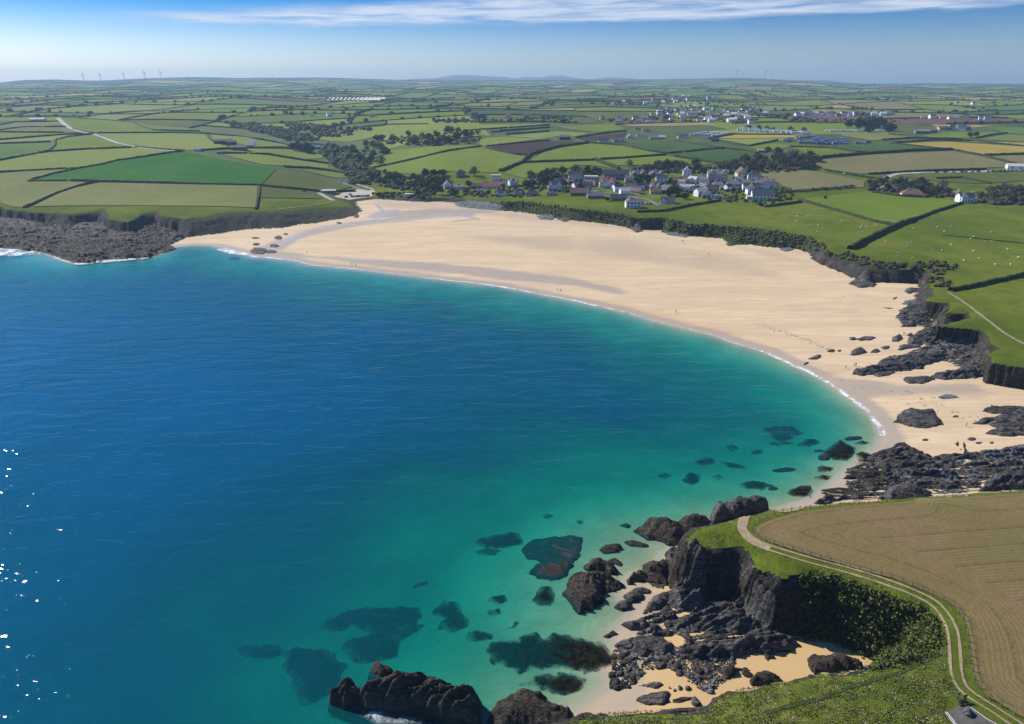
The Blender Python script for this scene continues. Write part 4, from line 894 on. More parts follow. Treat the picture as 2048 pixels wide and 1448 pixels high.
# rocks standing in the water off the platform
for x0, x1, y0, y1, H, lab in ((40,195,232,272,1.3,'brown rock with white foam standing farthest out in the green bay'),(605,765,275,305,1.2,'dark rock in the shallows nearest the sand'),(395,515,400,470,1.5,'brown rock in the middle of the dark reef'),(40,235,512,552,1.0,'low brown rock awash left of the shore platform'),(215,365,665,715,1.0,'dark rock awash at the near side of the reef'),(370,450,368,395,.7,'tiny dark rock between two reefs'),(0,90,672,705,.6,'dark rock awash at the left of the near reef')):
    outcrop('rock', q2(*ell(x0, x1, y0, y1, .1)), H, lab, mat=ROCK_BROWN, group=gW)
for p, lab in ((q2((-60,210),(60,190),(200,200),(300,262),(220,285),(0,275)),'submerged reef round the farthest brown rock'),(q2((230,350),(300,300),(400,310),(420,345),(330,375)),'submerged reef left of the shallows'),(q2((460,370),(590,310),(690,380),(700,440),(640,490),(500,480),(420,440)),'large submerged reef by the shore platform'),(q2((680,345),(730,320),(845,345),(760,362)),'thin submerged reef below the dark rock in the shallows'),(q2((390,530),(430,515),(545,550),(500,580),(400,580)),'square submerged reef in clear green water'),(q2((365,610),(420,600),(515,610),(470,645),(380,640)),'submerged reef just below the square one'),(q2((10,330),(110,315),(220,335),(120,355),(20,350)),'faint submerged reef below the farthest brown rock'),(q2((140,730),(230,700),(370,720),(340,790),(200,770)),'submerged reef near the grassy headland edge'),(q2((820,425),(760,400),(700,430),(740,500),(850,515),(860,450)),'reef running from the platform into shallow water'),
    (q2((-140,925-520),(-80,380),(-30,400),(-60,425),(-130,430)),'small dark reef left of the farthest brown rock'),([(1390,922),(1410,911),(1432,915),(1424,927),(1400,928)],'oval dark reef in open green water'),([(1436,918),(1460,922),(1490,930),(1496,937),(1460,934)],'thin tail of dark reef in open green water'),([(1310,948),(1330,942),(1346,948),(1330,955)],'leftmost small reef in the green bay'),([(1362,955),(1380,942),(1402,948),(1400,962),(1380,972)],'round dark reef in the green bay'),([(1420,950),(1440,945),(1450,955),(1436,962)],'small reef right of the round dark one'),([(1450,888),(1466,884),(1478,894),(1462,901)],'small dark reef above the others in the green bay'),([(1425,884),(1436,881),(1440,887)],'tiny dark reef above the others in the green bay'),
    ([(1472,965),(1500,958),(1560,970),(1530,980),(1480,975)],'mottled reef left of the grassy headland edge'),([(1150,1040),(1162,1036),(1170,1042),(1160,1050)],'small dark reef alone in the deep green'),([(1080,1030),(1095,1024),(1108,1030),(1095,1037)],'small faint reef left of the lone one')):
    outcrop('submerged_reef', p, 1.0, lab, 'reef', REEF, 'submerged reefs off the shore platform', under=True)
# ---- near cove
outcrop('rock_outcrop', q3((655,345),(750,305),(850,262),(1000,300),(1130,240),(1180,235),(1270,255),(1290,330),(1090,420),(1030,480),(930,470),(850,440),(730,400)), 5.5, 'long brown rock arm reaching into the bay from the grassy headland', group=gC, mat=ROCK_BROWN, flat=.35)
outcrop('rock', q3((555,335),(610,318),(655,342),(625,362)), 1.5, 'small rock at the tip of the long brown rock arm', group=gC, mat=ROCK_BROWN)
outcrop('rock_outcrop', [(1420,1022),(1432,1010),(1480,1000),(1520,997),(1540,1006),(1522,1016),(1488,1025),(1445,1036),(1425,1042)], 5.5, 'dark rock wall behind the tip of the grassy headland', group=gC, flat=.75, edge=.8)
outcrop('rock', q3((395,535),(440,492),(570,498),(585,530),(540,562),(430,575)), 1.6, 'brown rock with a foamy edge off the rock arm', mat=ROCK_BROWN, group=gW)
outcrop('rock', q3((592,475),(650,455),(790,498),(785,525),(650,515)), 1.3, 'flat dark rock beside the brown foamy one', mat=ROCK_BROWN, group=gW)
outcrop('rock_outcrop', q3((105,850),(120,770),(200,690),(330,680),(420,700),(540,745),(610,790),(570,830),(430,850),(430,920),(350,990),(220,1000),(150,930)), 5.0, 'biggest brown rock mass in the water in front of the cove', mat=ROCK_BROWN, group=gC, flat=.4, at=2)
outcrop('rock', q3((268,650),(320,612),(450,630),(560,690),(545,722),(420,702),(300,690)), 4.0, 'rock ridge behind the biggest brown rock mass', mat=ROCK_BROWN, group=gC, flat=.4)
outcrop('rock', q3((450,625),(530,612),(590,650),(570,675),(500,655)), 1.6, 'thin rock at the back of the biggest brown rock mass', mat=ROCK_BROWN, group=gC)
outcrop('rock_outcrop', q3((590,755),(690,710),(740,690),(740,630),(910,628),(1010,690),(960,770),(940,815),(760,785),(620,802)), 5.0, 'brown rock spur joining the cliff to the biggest rock mass', mat=ROCK_BROWN, group=gC, flat=.35)
outcrop('rock_outcrop', q3((905,570),(930,520),(1010,505),(1060,560),(1100,680),(1020,760),(940,790),(960,690)), 3.2, 'grey craggy buttress below the corner of the grassy headland', group=gC, flat=.45, strike=10, edge=2.0, wl=1.3)
outcrop('rock_outcrop', q3((930,810),(1000,700),(1120,680),(1250,760),(1300,880),(1180,880),(1020,850)), 6.0, 'dark tumbled rock at the foot of the headland cliff', group=gC, flat=.3, strike=20)
outcrop('rock_outcrop', q3((1570,700),(1620,690),(1720,740),(1790,800),(1830,1000),(1850,1180),(1770,1190),(1700,1100),(1600,950),(1580,800)), 2.0, 'pale rib of rock running down the headland cliff into the cove', group=gC, flat=.5, strike=10, edge=1.5, wl=1.3)
outcrop('rock', q3((755,970),(830,890),(980,865),(1060,920),(1060,948),(900,1000),(780,1015)), 3.0, 'dark layered rock at the back of the cove sand', group=gC)
outcrop('rock', q3((655,855),(740,845),(815,880),(800,908),(690,890)), 1.6, 'small slab behind the dark layered rock in the cove', group=gC)
outcrop('rock', q3((585,905),(650,870),(755,908),(745,950),(650,965)), 2.2, 'dark rock left of the layered one at the cove water', group=gC)
outcrop('rock', q3((498,995),(560,950),(650,960),(660,1010),(580,1032)), 2.2, 'dark rock at the water edge inside the cove', group=gC)
outcrop('rock', q3((560,1130),(640,1108),(700,1105),(745,1085),(805,1150),(770,1182),(640,1180)), 2.4, 'dark rock with a peak standing in the cove shallows', group=gC)
outcrop('rock_outcrop', q3((995,1060),(1130,1020),(1260,990),(1330,950),(1420,925),(1595,918),(1630,1000),(1695,1070),(1720,1150),(1680,1205),(1500,1185),(1300,1190),(1100,1165),(1000,1140)), 4.6, 'great tilted slate slab filling the middle of the cove', group=gC, flat=.35, strike=18)
outcrop('rock', q3((992,1035),(1060,995),(1125,1000),(1120,1028),(1005,1055)), 1.3, 'small pale slab at the left end of the great slate slab', group=gC, mat=ROCK_PALE)
outcrop('rock_outcrop', q3((975,1325),(1100,1285),(1370,1240),(1550,1240),(1700,1222),(1890,1205),(2025,1300),(1900,1335),(1700,1350),(1400,1395),(1050,1375)), 4.6, 'long slate rib across the front of the cove', group=gC, flat=.4, strike=8)
outcrop('rock', q3((650,1245),(780,1230),(920,1248),(995,1320),(960,1385),(850,1385),(750,1370),(660,1330)), 3.2, 'rounded dark rock at the left end of the long slate rib', group=gC, strike=-20)
outcrop('rock', q3((508,1305),(580,1265),(645,1258),(665,1330),(530,1328)), 1.4, 'low pale rocks beside the rounded dark rock', group=gC, mat=ROCK_PALE)
outcrop('rock', q3((420,1245),(500,1190),(555,1222),(460,1258)), 1.0, 'small rock awash in the cove shallows', group=gC, mat=ROCK_BROWN)
k5 = lambda *L: c_(1100, 1148, 4.697, L)
outcrop('rock', k5((800,1165),(830,1140),(960,1090),(1060,1090),(1130,1110),(1110,1210),(1050,1235),(940,1220)), 1.6, 'cluster of upright dark slate shards on the lower sand', group=gC, strike=-6, wl=.6)
outcrop('rock', k5((1140,1160),(1230,1140),(1340,1140),(1345,1170),(1210,1205),(1160,1195)), 1.1, 'second bunch of dark slate shards on the lower sand', group=gC, strike=12, wl=.6)
outcrop('rock', k5((820,1035),(870,1020),(960,1000),(1040,1010),(1080,1040),(1020,1080),(930,1060)), .9, 'thin broken slate ledges above the slate shards', group=gC, wl=.6)
outcrop('rock', k5((1000,1240),(1150,1235),(1330,1240),(1480,1230),(1490,1290),(1230,1290)), 1.6, 'dark ledge at the foot of the near grassy slope', group=gC, strike=-6)
outcrop('rock', k5((1700,880),(1760,865),(1890,890),(1880,905),(1740,905)), 1.0, 'brown layered block above the big boulders', group=gC, mat=ROCK_BROWN)
outcrop('rock', k5((1890,960),(1930,910),(2048,905),(2100,920),(2170,950),(2150,1010),(2000,1020),(1900,1010)), 3.0, 'broad dark rock at the foot of the near slope', group=gC, mat=ROCK_BROWN)
kk = lambda *L: c_(1536, 1088, 4, L)
outcrop('rock', kk((300,930),(340,870),(480,860),(620,860),(720,910),(780,950),(700,990),(560,995),(420,1010),(380,1030),(330,970)), 3.2, 'brown rock on the sand under the near slope', group=gC, mat=ROCK_BROWN)
outcrop('rock', kk((760,960),(850,950),(960,900),(1000,930),(880,1000),(780,1000)), 1.2, 'rocky scree at the inner corner of the cove', group=gC, mat=ROCK_PALE)
# ---- stacks at the bottom
outcrop('sea_stack', q6((215,1140),(250,1085),(330,1020),(415,1012),(450,1050),(490,1085),(540,1050),(620,1040),(700,1010),(760,960),(860,980),(980,1010),(1100,1020),(1230,1070),(1380,1110),(1470,1135),(1460,1300),(1380,1320),(1080,1310),(780,1240),(480,1215),(350,1205)), 8.5, 'long dark rock island at the bottom of the picture', 'rock', ROCK_BROWN, gW, flat=.72, at=4.2, strike=25, edge=1.3)
outcrop('rock', q6((530,975),(560,930),(650,898),(745,935),(790,970),(720,1010),(620,1020)), 4.5, 'rounded knob at the back of the long dark rock island', mat=ROCK_BROWN, group=gW, flat=.5, at=2)
outcrop('rock', q6((440,1220),(560,1240),(700,1265),(890,1335),(870,1410),(700,1365),(560,1300)), 1.2, 'low foamy ledge in front of the long dark rock island', mat=ROCK_BROWN, group=gW)
outcrop('sea_stack', [(972,1420),(985,1398),(1010,1380),(1035,1370),(1075,1373),(1112,1395),(1152,1420),(1170,1446),(1120,1462),(1050,1462),(990,1458)], 6.5, 'dark rock island cut by the bottom edge of the picture', 'rock', ROCK_BROWN, gW, flat=.65, at=3.0, edge=1.5)
outcrop('rock_outcrop', [(1040,1085),(1062,1072),(1110,1063),(1166,1068),(1164,1100),(1140,1125),(1090,1122),(1055,1110)], 1.0, 'wide glistening reef rock awash left of the rock arm', mat=ROCK, group=gW)
outcrop('rock', [(1058,1135),(1080,1118),(1115,1112),(1145,1120),(1140,1145),(1100,1155),(1070,1148)], 1.4, 'brown rock just below the wide glistening reef rock', mat=ROCK_BROWN, group=gW)
for p, lab, h in (([(948,1078),(985,1066),(1040,1062),(1050,1090),(1000,1095),(960,1090)],'dark reef left of the wide glistening reef rock',1.2),([(950,1100),(975,1092),(1008,1098),(990,1110),(958,1108)],'small oval reef below the dark one',.9),(q6((1850,440),(1920,330),(2000,330),(2050,400),(2000,510),(1900,490)),'round reef left of the biggest brown rock mass',1.2),(q6((1060,480),(1120,430),(1270,470),(1290,540),(1350,600),(1330,660),(1210,712),(1080,660),(1150,590),(1060,540)),'large double reef in the deep green water',1.4),(q6((1490,450),(1530,410),(1640,400),(1668,440),(1590,480)),'oval reef in the clear turquoise',.8),(q6((1470,570),(1500,520),(1600,505),(1618,545),(1540,585)),'slanting reef below the oval one',.8),(q6((1320,750),(1340,690),(1420,675),(1545,710),(1530,760),(1400,778)),'flat reef above the kelp bed',.8),(q6((1620,690),(1700,640),(1720,600),(1775,620),(1720,665)),'thin reef pointing at the cove',.6),(q6((870,345),(930,300),(1045,270),(1010,315)),'faint narrow reef far out in the deep green',.8),(q6((150,650),(200,570),(300,520),(520,480),(700,490),(900,500),(1000,520),(960,620),(760,700),(560,700),(400,640),(260,680)),'huge shadowy reef in deep water',3.2),(q6((420,720),(740,680),(900,620),(1010,640),(800,760),(780,900),(640,930),(520,960),(380,900),(330,800)),'shadowy reef spreading from the rock island',3.0),(q6((-160,850),(-40,800),(120,810),(280,860),(360,980),(300,1100),(160,1240),(20,1280),(-60,1120),(-140,980)),'shadowy reef left of the rock island',3.4),(q6((-540,790),(-400,760),(-180,780),(-100,850),(-250,900),(-440,880)),'faint deep reef far left of the rock island',2.4),
    (q6((1480,840),(1530,760),(1700,740),(1900,700),(1960,760),(2050,700),(2250,760),(2420,800),(2560,900),(2500,1000),(2300,1050),(2100,1010),(1980,1000),(1760,1030),(1560,950)),'broad mottled kelp bed in front of the boulder beach',.7),(q6((1730,1130),(1850,1060),(2050,1010),(2300,1060),(2280,1160),(2100,1230),(1960,1180)),'mottled weed bed beside the bottom rock island',.7)):
    outcrop('submerged_reef', p, h*.9, lab, 'reef', REEF, 'submerged reefs off the near cove', under=True, wl=1.5)
# ---- left side shelf
gL = 'dark shore platform on the left'
LS = (([(-90,440),(0,438),(50,440),(75,450),(40,470),(-20,475),(-90,470)],3.5,'left end of the dark rock platform under the left cliff'),([(60,446),(100,452),(137,460),(120,475),(70,475),(45,465)],3.0,'rock slabs below the left cliff, second from the left edge'),([(137,462),(155,448),(207,446),(225,455),(200,475),(150,480),(118,474)],4.0,'craggy high part of the left rock platform below the grassy nose'),([(215,458),(247,467),(300,455),(312,470),(270,485),(210,480)],3.5,'rocks below the dark hollow in the left cliff'),([(300,455),(340,462),(375,473),(345,485),(318,487),(290,480)],1.8,'pale flat slabs where the left rock platform meets the sand'),([(-90,470),(20,472),(70,476),(110,478),(92,500),(75,491),(0,491),(-90,492)],2.4,'seaward rocks at the left edge with white surf'),([(105,480),(200,476),(230,485),(215,505),(150,520),(128,515),(92,500)],2.4,'seaward point of the left rock platform'),([(212,482),(300,483),(340,488),(355,495),(300,510),(225,515),(205,505)],2.2,'right lower rocks of the left platform beside the beach'))
outcrop('rock_platform', [(-90,440),(0,436),(100,450),(137,458),(207,445),(312,449),(375,472),(340,488),(300,511),(225,517),(150,524),(128,518),(92,503),(0,494),(-90,494)], 1.7, 'jagged broken top of the dark rock platform on the left', 'rock', ROCK_BROWN, gL, strike=6, flat=.30, holes=False, wl=3.2)
for p, H, lab in LS: outcrop('rock_outcrop', p, H*.6, lab, group=gL, mat=ROCK_PALE if 'pale' in lab else (ROCK if H > 2.4 else ROCK_BROWN), strike=8, flat=.35, wl=1.6, holes=H < 3)
q7 = lambda *L: c_(512, 330, 4, L)
for x0, x1, y0, y1, lab in ((140,218,565,595,'dark rock on the left sand beside the stream'),(215,258,542,558,'small dark rock above it near the stream'),(-40,34,575,588,'flat rock farthest left on the left sand'),(-30,32,622,642,'low rock on the left sand below the flat one'),(-60,100,660,715,'dark reef rock at the mouth of the stream'),(95,190,632,658,'thin rocks pointing up the stream'),(60,165,680,705,'weedy rock at the waterline of the stream'),(-230,-120,725,752,'little rock in the surf left of the stream'),(640,690,455,470,'green weedy stone on sand below the headland tip'),(780,830,395,420,'pale boulders at the foot of the headland tip')):
    outcrop('rock', q7(*ell(x0, x1, y0, y1)), .9, lab, group='rocks by the stream on the left sand')
for L, H, lab in (([(905,400),(940,402),(985,407),(1012,413),(1000,416),(960,413),(915,408)],2.2,'pale sandstone shelf at the head of the beach'),([(1072,432),(1090,428),(1112,433),(1105,439),(1080,438)],1.2,'grey stones at the foot of the village cliff'),([(1112,437),(1135,434),(1146,438),(1130,443)],1.0,'stone ledge on sand below the village cliff'),([(1255,446),(1270,444),(1288,455),(1272,458)],1.4,'boulders at the foot of the cliff left of the cove-like notch'),([(1326,462),(1350,464),(1380,470),(1372,474),(1335,468)],.9,'spread of grey stones below the shrubby cliff'),([(1450,487),(1462,483),(1470,490),(1456,491)],1.4,'single dark stone at the foot of the shrubby cliff'),([(1556,497),(1580,494),(1590,499),(1570,503)],1.0,'pale boulders at the foot of the cliff right of the village')):
    outcrop('rock', L, H, lab, group='rocks at the foot of the village cliffs', mat=ROCK_PALE if 'pale' in lab or 'grey' in lab else ROCK, strike=-20)

# ------------------------------------------------------------------ boulders
def boulder_mesh(seed, sub=2):
    bm = bmesh.new(); bmesh.ops.create_icosphere(bm, subdivisions=sub, radius=1); r = random.Random(seed)
    cuts = [(Vector((r.gauss(0, 1), r.gauss(0, 1), r.gauss(0, 1))).normalized(), r.uniform(.5, .85)) for _ in range(7)]
    for v in bm.verts:
        for nn, d in cuts:
            t = v.co.dot(nn)
            if t > d: v.co -= nn*(t-d)*.92
        v.co *= 1+.08*r.uniform(-1, 1)
    me = bpy.data.meshes.new('boulder'); bm.to_mesh(me); bm.free(); return me
BMS = []
for i in range(10):
    for mt in (ROCK, ROCK_PALE, ROCK_BROWN):
        me = boulder_mesh(i, 2); me.materials.append(mt); BMS.append(me)
def boulder(px, py, r, label, group, mi=None, sq=.7):
    p = hit1(px, py); o = bpy.data.objects.new('boulder', BMS[random.randrange(len(BMS)) if mi is None else mi]); link(o)
    o.location = (p[0], p[1], ground(np.array([p[0]]), np.array([p[1]]))[0]+r*sq*.35); o.scale = (r*random.uniform(.8, 1.4), r*random.uniform(.7, 1.1), r*sq)
    o.rotation_euler = (random.uniform(-.3, .3), random.uniform(-.3, .3), random.uniform(0, 6.3)); return tag(o, label, 'boulder', group)
for cx, cy, r, lab in ((928,1040,35,'biggest round boulder on the upper cove sand'),(845,1085,25,'boulder at the upper left of the cove sand cluster'),(910,1083,18,'small boulder touching two others in the cove cluster'),(940,1100,25,'boulder at the upper right of the cove cluster'),(900,1122,24,'boulder in the middle of the cove cluster'),(848,1130,30,'boulder at the left of the cove cluster'),(832,1178,38,'large bluish boulder at the lower left of the cove cluster'),(940,1165,40,'large bluish boulder at the lower right of the cove cluster'),(980,1145,18,'tiny boulder right of the large bluish one'),(1185,995,30,'lone block on sand between the slab and the cliff'),(1160,935,22,'flat stone nearest the dark cliff on the cove sand'),(1120,880,25,'pale stone under the dark cliff foot'),(1070,885,16,'small pale stone under the dark cliff foot'),(1245,992,15,'tiny stone at the top end of the great slab'),(1080,1255,50,'dark boulder between the great slab and the long rib'),(1030,1228,20,'small pale boulder beside the dark one by the long rib')):
    boulder(1100+cx/4, 960+cy/4, r*.033, lab, 'boulders scattered on the cove sand', None if r < 30 else random.choice((0, 3, 6, 9)))
BG = 'boulders of the stony strip in the cove'
zone = k5((590,690),(780,640),(900,740),(1180,720),(1350,740),(1560,770),(1750,790),(1740,850),(1690,880),(1720,960),(1560,1060),(1450,1110),(1300,1010),(1280,960),(1080,880),(960,890),(870,960),(720,1080),(560,1090),(560,960),(600,840))
zx = [a for a, b in zone]; zy = [b for a, b in zone]; Z2 = np.array(zone); cnt = 0
while cnt < 270:
    x, y = random.uniform(min(zx), max(zx)), random.uniform(min(zy), max(zy))
    if not in_poly(np.array([(x, y)]), Z2)[0]: continue
    r = random.choice((.28, .32, .36, .42, .5, .6, .8)); mi = random.randrange(30); tone = ('dark slate', 'pale grey', 'brown')[mi % 3]; siz = 'small' if r < .4 else 'large' if r > .55 else 'medium'
    part = 'seaward end' if x < 1262 else 'right end' if x > 1400 else 'middle'; part += ', lower side' if y > 1345 else ', upper side'
    boulder(x, y, r, f'{siz} {tone} boulder in the stony strip of the cove, {part}', BG, mi); cnt += 1
for cx, cy, r, lab in ((1360,1205,45,'smooth grey block on the lower sand by the grass'),(1500,1110,26,'grey block at the lower corner of the stony strip'),(1520,1060,30,'grey slab stone at the lower end of the stony strip'),(1460,1075,28,'flat grey stone at the lower end of the stony strip'),(1680,930,65,'big yellowish layered boulder at the right of the stony strip'),(1845,935,42,'pointed yellowish boulder at the right of the stony strip'),(1400,920,32,'yellowish boulder in the stony strip'),(1190,870,40,'pale yellow boulder in the upper stony strip'),(960,775,30,'yellowish boulder under the rounded dark rock'),(1215,1070,20,'grey stone standing on the lower sand'),(1295,1080,24,'grey stone near the stony strip end on sand'),(1170,1095,15,'small grey stone standing on the lower sand'),(1125,1070,14,'tiny grey stone standing on the lower sand'),(630,1070,30,'dark boulder at the waterline of the stony strip')):
    boulder(1100+cx/4.697, 1148+cy/4.697, r*.026, lab, 'larger stones of the stony strip', 1 if 'grey' in lab else 2, .8)
# pebbles nobody could count
def scatter(name, poly, nn, r0, r1, mat, label, cat):
    V, Fq = [], []; P = np.array(poly); k = 0
    base = np.array([v.co[:] for v in BMS[0].vertices]); bm = bmesh.new(); bmesh.ops.create_icosphere(bm, subdivisions=1, radius=1)
    bv = np.array([v.co[:] for v in bm.verts]); bf = np.array([[v.index for v in f.verts] for f in bm.faces]); bm.free()
    q = np.column_stack([rs.uniform(P[:, 0].min(), P[:, 0].max(), nn*4), rs.uniform(P[:, 1].min(), P[:, 1].max(), nn*4)]); q = q[in_poly(q, P)][:nn]
    H3 = hit(q[:, 0], q[:, 1]); gz = ground(H3[:, 0], H3[:, 1])
    for i in range(len(q)):
        r = rs.uniform(r0, r1); a = rs.uniform(0, 6.3); c, s = math.cos(a), math.sin(a); b = bv*(1+.22*rs.uniform(-1, 1, (len(bv), 1)))*np.array([r*1.3, r*.9, r*.7])
        b = np.column_stack([b[:, 0]*c-b[:, 1]*s, b[:, 0]*s+b[:, 1]*c, b[:, 2]])+np.array([H3[i, 0], H3[i, 1], gz[i]+r*.2]); V.append(b); Fq.append(bf+i*len(bv))
    return stuff(from_np(name, np.vstack(V), np.vstack(Fq), mat), label, cat)
scatter('pebbles', zone, 2600, .07, .24, ROCK, 'small dark stones filling the stony strip of the cove', 'pebbles')
scatter('pebbles', q3((780,800),(860,790),(930,830),(900,865),(820,855)), 260, .12, .34, ROCK_PALE, 'pale shingle patch at the back of the cove', 'pebbles')
scatter('pebbles', kk((800,850),(900,835),(970,860),(950,900),(860,930),(800,900)), 220, .12, .34, ROCK, 'shingle at the inner corner of the cove', 'pebbles')
# ------------------------------------------------------------------ near ploughed field, track, car park corner
m, n, o = newmat('young_crop_on_soil'); NEARF = m; p = geopos(n)
A = n.noise(p, .05, 4, .6); B = n.noise(p, .6, 4, .7); C2 = n.noise(p, 2.6, 3, .7)
c = n.mix(n.ss(A, .36, .62), (.225,.150,.072), (.185,.142,.054)); c = n.mix(n.m('MULTIPLY', n.ss(B, .45, .62), .5), c, (.135,.130,.036))
c = n.mix(n.m('MULTIPLY', n.ss(C2, .52, .66), .55), c, (.085,.062,.026))
dd = n.attr('edge_distance')[2]; dw = n.m('ADD', dd, n.m('MULTIPLY', A, .3))
yy = n.m('ADD', n.m('ADD', n.xyz(p)[1], n.m('MULTIPLY', n.xyz(p)[0], -.12)), n.m('MULTIPLY', A, .4))
pos = n.mix(n.ss(dd, 11, 13), n.comb(dw, 0, 0), n.comb(yy, 0, 0)); px_ = n.xyz(pos)[0]
row = n.m('SINE', n.m('MULTIPLY', px_, 2*math.pi/.95)); tram = n.m('SINE', n.m('MULTIPLY', px_, 2*math.pi/5.7))
c = n.mix(n.m('MULTIPLY', n.ss(row, -.1, .9), .36), c, (.095,.075,.030)); c = n.mix(n.m('MULTIPLY', n.m('MULTIPLY', n.ss(tram, .86, 1.0), n.ss(B, .3, .55)), .5), c, (.085,.066,.032))
principled(n, o, c, .96, bump(n, C2, .6, .25), .1)
NF = [(1509,1066),(1514,1052),(1542,1040),(1600,1024),(1700,1012),(1860,1000),(2048,987),(2250,975),(2600,985),(2500,1500),(2150,1480),(2048,1437),(1976,1395),(1948,1358),(1941,1313),(1938,1275),(1928,1240),(1906,1212),(1861,1188),(1786,1158),(1711,1138),(1640,1118),(1593,1103),(1540,1086),(1518,1076)]
q = densify(NF, 16, True); Pn = march([a for a, b in q], [b for a, b in q], level)[:, :2]
nf = drape('near_field', Pn, NEARF, .16, 2.2); struct(nf)
co = np.empty(len(nf.data.vertices)*3); nf.data.vertices.foreach_get('co', co); co = co.reshape(-1, 3); fattr(nf, 'edge_distance', seg_dist(co[:, :2], Pn))
EARTH = two_tone('trodden_earth', (.25,.19,.11), (.33,.26,.16), .8, .95, .2)
def ribbon(name, XY, wid, mat, dz, off=0.0, parent=None, ragg=.0, step=.8):
    Q = np.array(densify([tuple(p) for p in XY], step)); t = np.gradient(Q, axis=0)
    for _ in range(3): t[1:-1] = (t[:-2]+t[1:-1]*2+t[2:])/4
    t /= np.linalg.norm(t, axis=1)[:, None]+1e-9; nn = np.stack([-t[:, 1], t[:, 0]], -1); rows = []
    for k in (-.5, -.17, .17, .5):
        w = wid*k*(1+ragg*(fbm(Q[:, 0]/1.7, Q[:, 1]/1.7+k*9, 2, 77)-.5)*2); X = Q+nn*(off+w)[:, None]; rows.append(np.column_stack([X, level(X[:, 0], X[:, 1])+dz]))
    V = np.stack(rows, 1).reshape(-1, 3); Fq = [(i*4+k, (i+1)*4+k, (i+1)*4+k+1, i*4+k+1) for i in range(len(Q)-1) for k in range(3)]
    return from_np(name, V, np.array(Fq), mat, True, parent)
def pxline(L, dense=6):
    q = densify(L, dense); P = hit([a for a, b in q], [b for a, b in q])[:, :2]
    for _ in range(6): P[1:-1] = (P[:-2]+2*P[1:-1]+P[2:])/4
    return P
TRK = [(2100,974),(2048,978),(1940,985),(1860,991),(1720,1003),(1620,1014),(1540,1025),(1500,1033),(1484,1043),(1480,1055),(1490,1070),(1510,1085),(1536,1095),(1598,1115),(1686,1138),(1761,1160),(1823,1183),(1868,1205),(1893,1233),(1906,1263),(1910,1300),(1911,1338),(1918,1368),(1936,1388),(1973,1410),(2023,1443),(2080,1480)]
T = pxline(TRK)
track = struct(ribbon('track', T, .5, EARTH, .11, .85, None, .35))
struct(ribbon('wheel_rut', T, .5, EARTH, .11, -.85, track, .35))
wide = pxline([(1640,1011),(1540,1025),(1500,1033),(1484,1043),(1480,1055),(1490,1070),(1510,1085),(1540,1097)]); ribbon('worn_bend', wide, 2.0, EARTH, .09, 0, track, .3)
struct(ribbon('footpath', pxline([(1896,585),(1925,602),(1955,625),(1985,648),(2010,668),(2048,688),(2090,712)]), 1.3, EARTH, .12, 0, None, .3))
FPATH = two_tone('trodden_grass', (.020,.034,.006), (.05,.06,.015), .8, .95, .2)
struct(ribbon('footpath', pxline([(1880,1308),(1850,1322),(1800,1345),(1740,1362),(1690,1378),(1630,1400),(1580,1412),(1530,1426)]), .8, FPATH, .10, 0, None, .5))
TARMAC = two_tone('old_tarmac', (.085,.075,.062), (.13,.118,.10), 1.2, .9, .1)
WHITE = two_tone('white_paint', (.70,.70,.70), (.80,.80,.80), 2.0, .6)
pad = struct(drape('car_park', hit([1888,1926,1941,1975,2000,2016,1930,1905], [1425,1409,1414,1438,1450,1475,1480,1448])[:, :2], TARMAC, .13, 1.0))
for L in ([(1890,1426),(1906,1447),(1925,1470)],[(1893,1425),(1909,1446),(1928,1469)],[(1941,1416),(1973,1439),(1997,1452),(2012,1470)]): ribbon('painted_line', pxline(L, 3), .12, WHITE, .17, 0, pad, 0, .4)
boulder(1936, 1428, .85, 'grey boulder standing on the corner of the tarmac by the track', 'stones by the tarmac', 1, 1.0)
WOOD = two_tone('weathered_wood', (.10,.085,.065), (.17,.15,.12), 3, .9)
def fence(L, label, sp=2.6):
    P = pxline(L, 5); Q = np.array(densify([tuple(p) for p in P], .2)); d = np.concatenate([[0], np.cumsum(np.linalg.norm(np.diff(Q, axis=0), axis=1))])
    root = empty('post_and_wire_fence', (Q[0][0], Q[0][1], 0)); tag(root, label, 'fence'); V, Fc = [], []; box(V, Fc, -.07, .07, -.07, .07, -.3, 1.15)
    me = None; tops = []
    for s_ in np.arange(0, d[-1], sp):
        i = int(np.searchsorted(d, s_)); x, y = Q[min(i, len(Q)-1)]; z = level(np.array([x]), np.array([y]))[0]
        if me is None: ob = py_obj('post', V, Fc, WOOD, root); me = ob.data
        else: ob = bpy.data.objects.new('post', me); link(ob); ob.parent = root
        ob.location = (x-Q[0][0], y-Q[0][1], z); ob.rotation_euler = (random.uniform(-.06, .06), random.uniform(-.06, .06), random.uniform(0, 1)); tops.append((x-Q[0][0], y-Q[0][1], z))
    for h in (.45, .95):
        V, Fc = [], []; tube(V, Fc, [(a, b, c+h) for a, b, c in tops], [.018]*len(tops), 4); py_obj('wire', V, Fc, WOOD, root)
fence([(2060,985),(1990,989),(1900,995),(1790,1004),(1690,1012),(1601,1019),(1570,1024),(1535,1034),(1512,1043),(1502,1056)], 'post and wire fence along the far edge of the ploughed field')
fence([(1504,1062),(1520,1077),(1550,1089),(1600,1105),(1711,1138),(1786,1157),(1861,1187),(1906,1211),(1927,1239),(1936,1275),(1939,1313),(1946,1358),(1974,1396),(2046,1440),(2080,1460)], 'post and wire fence between the track and the ploughed field', 2.0)

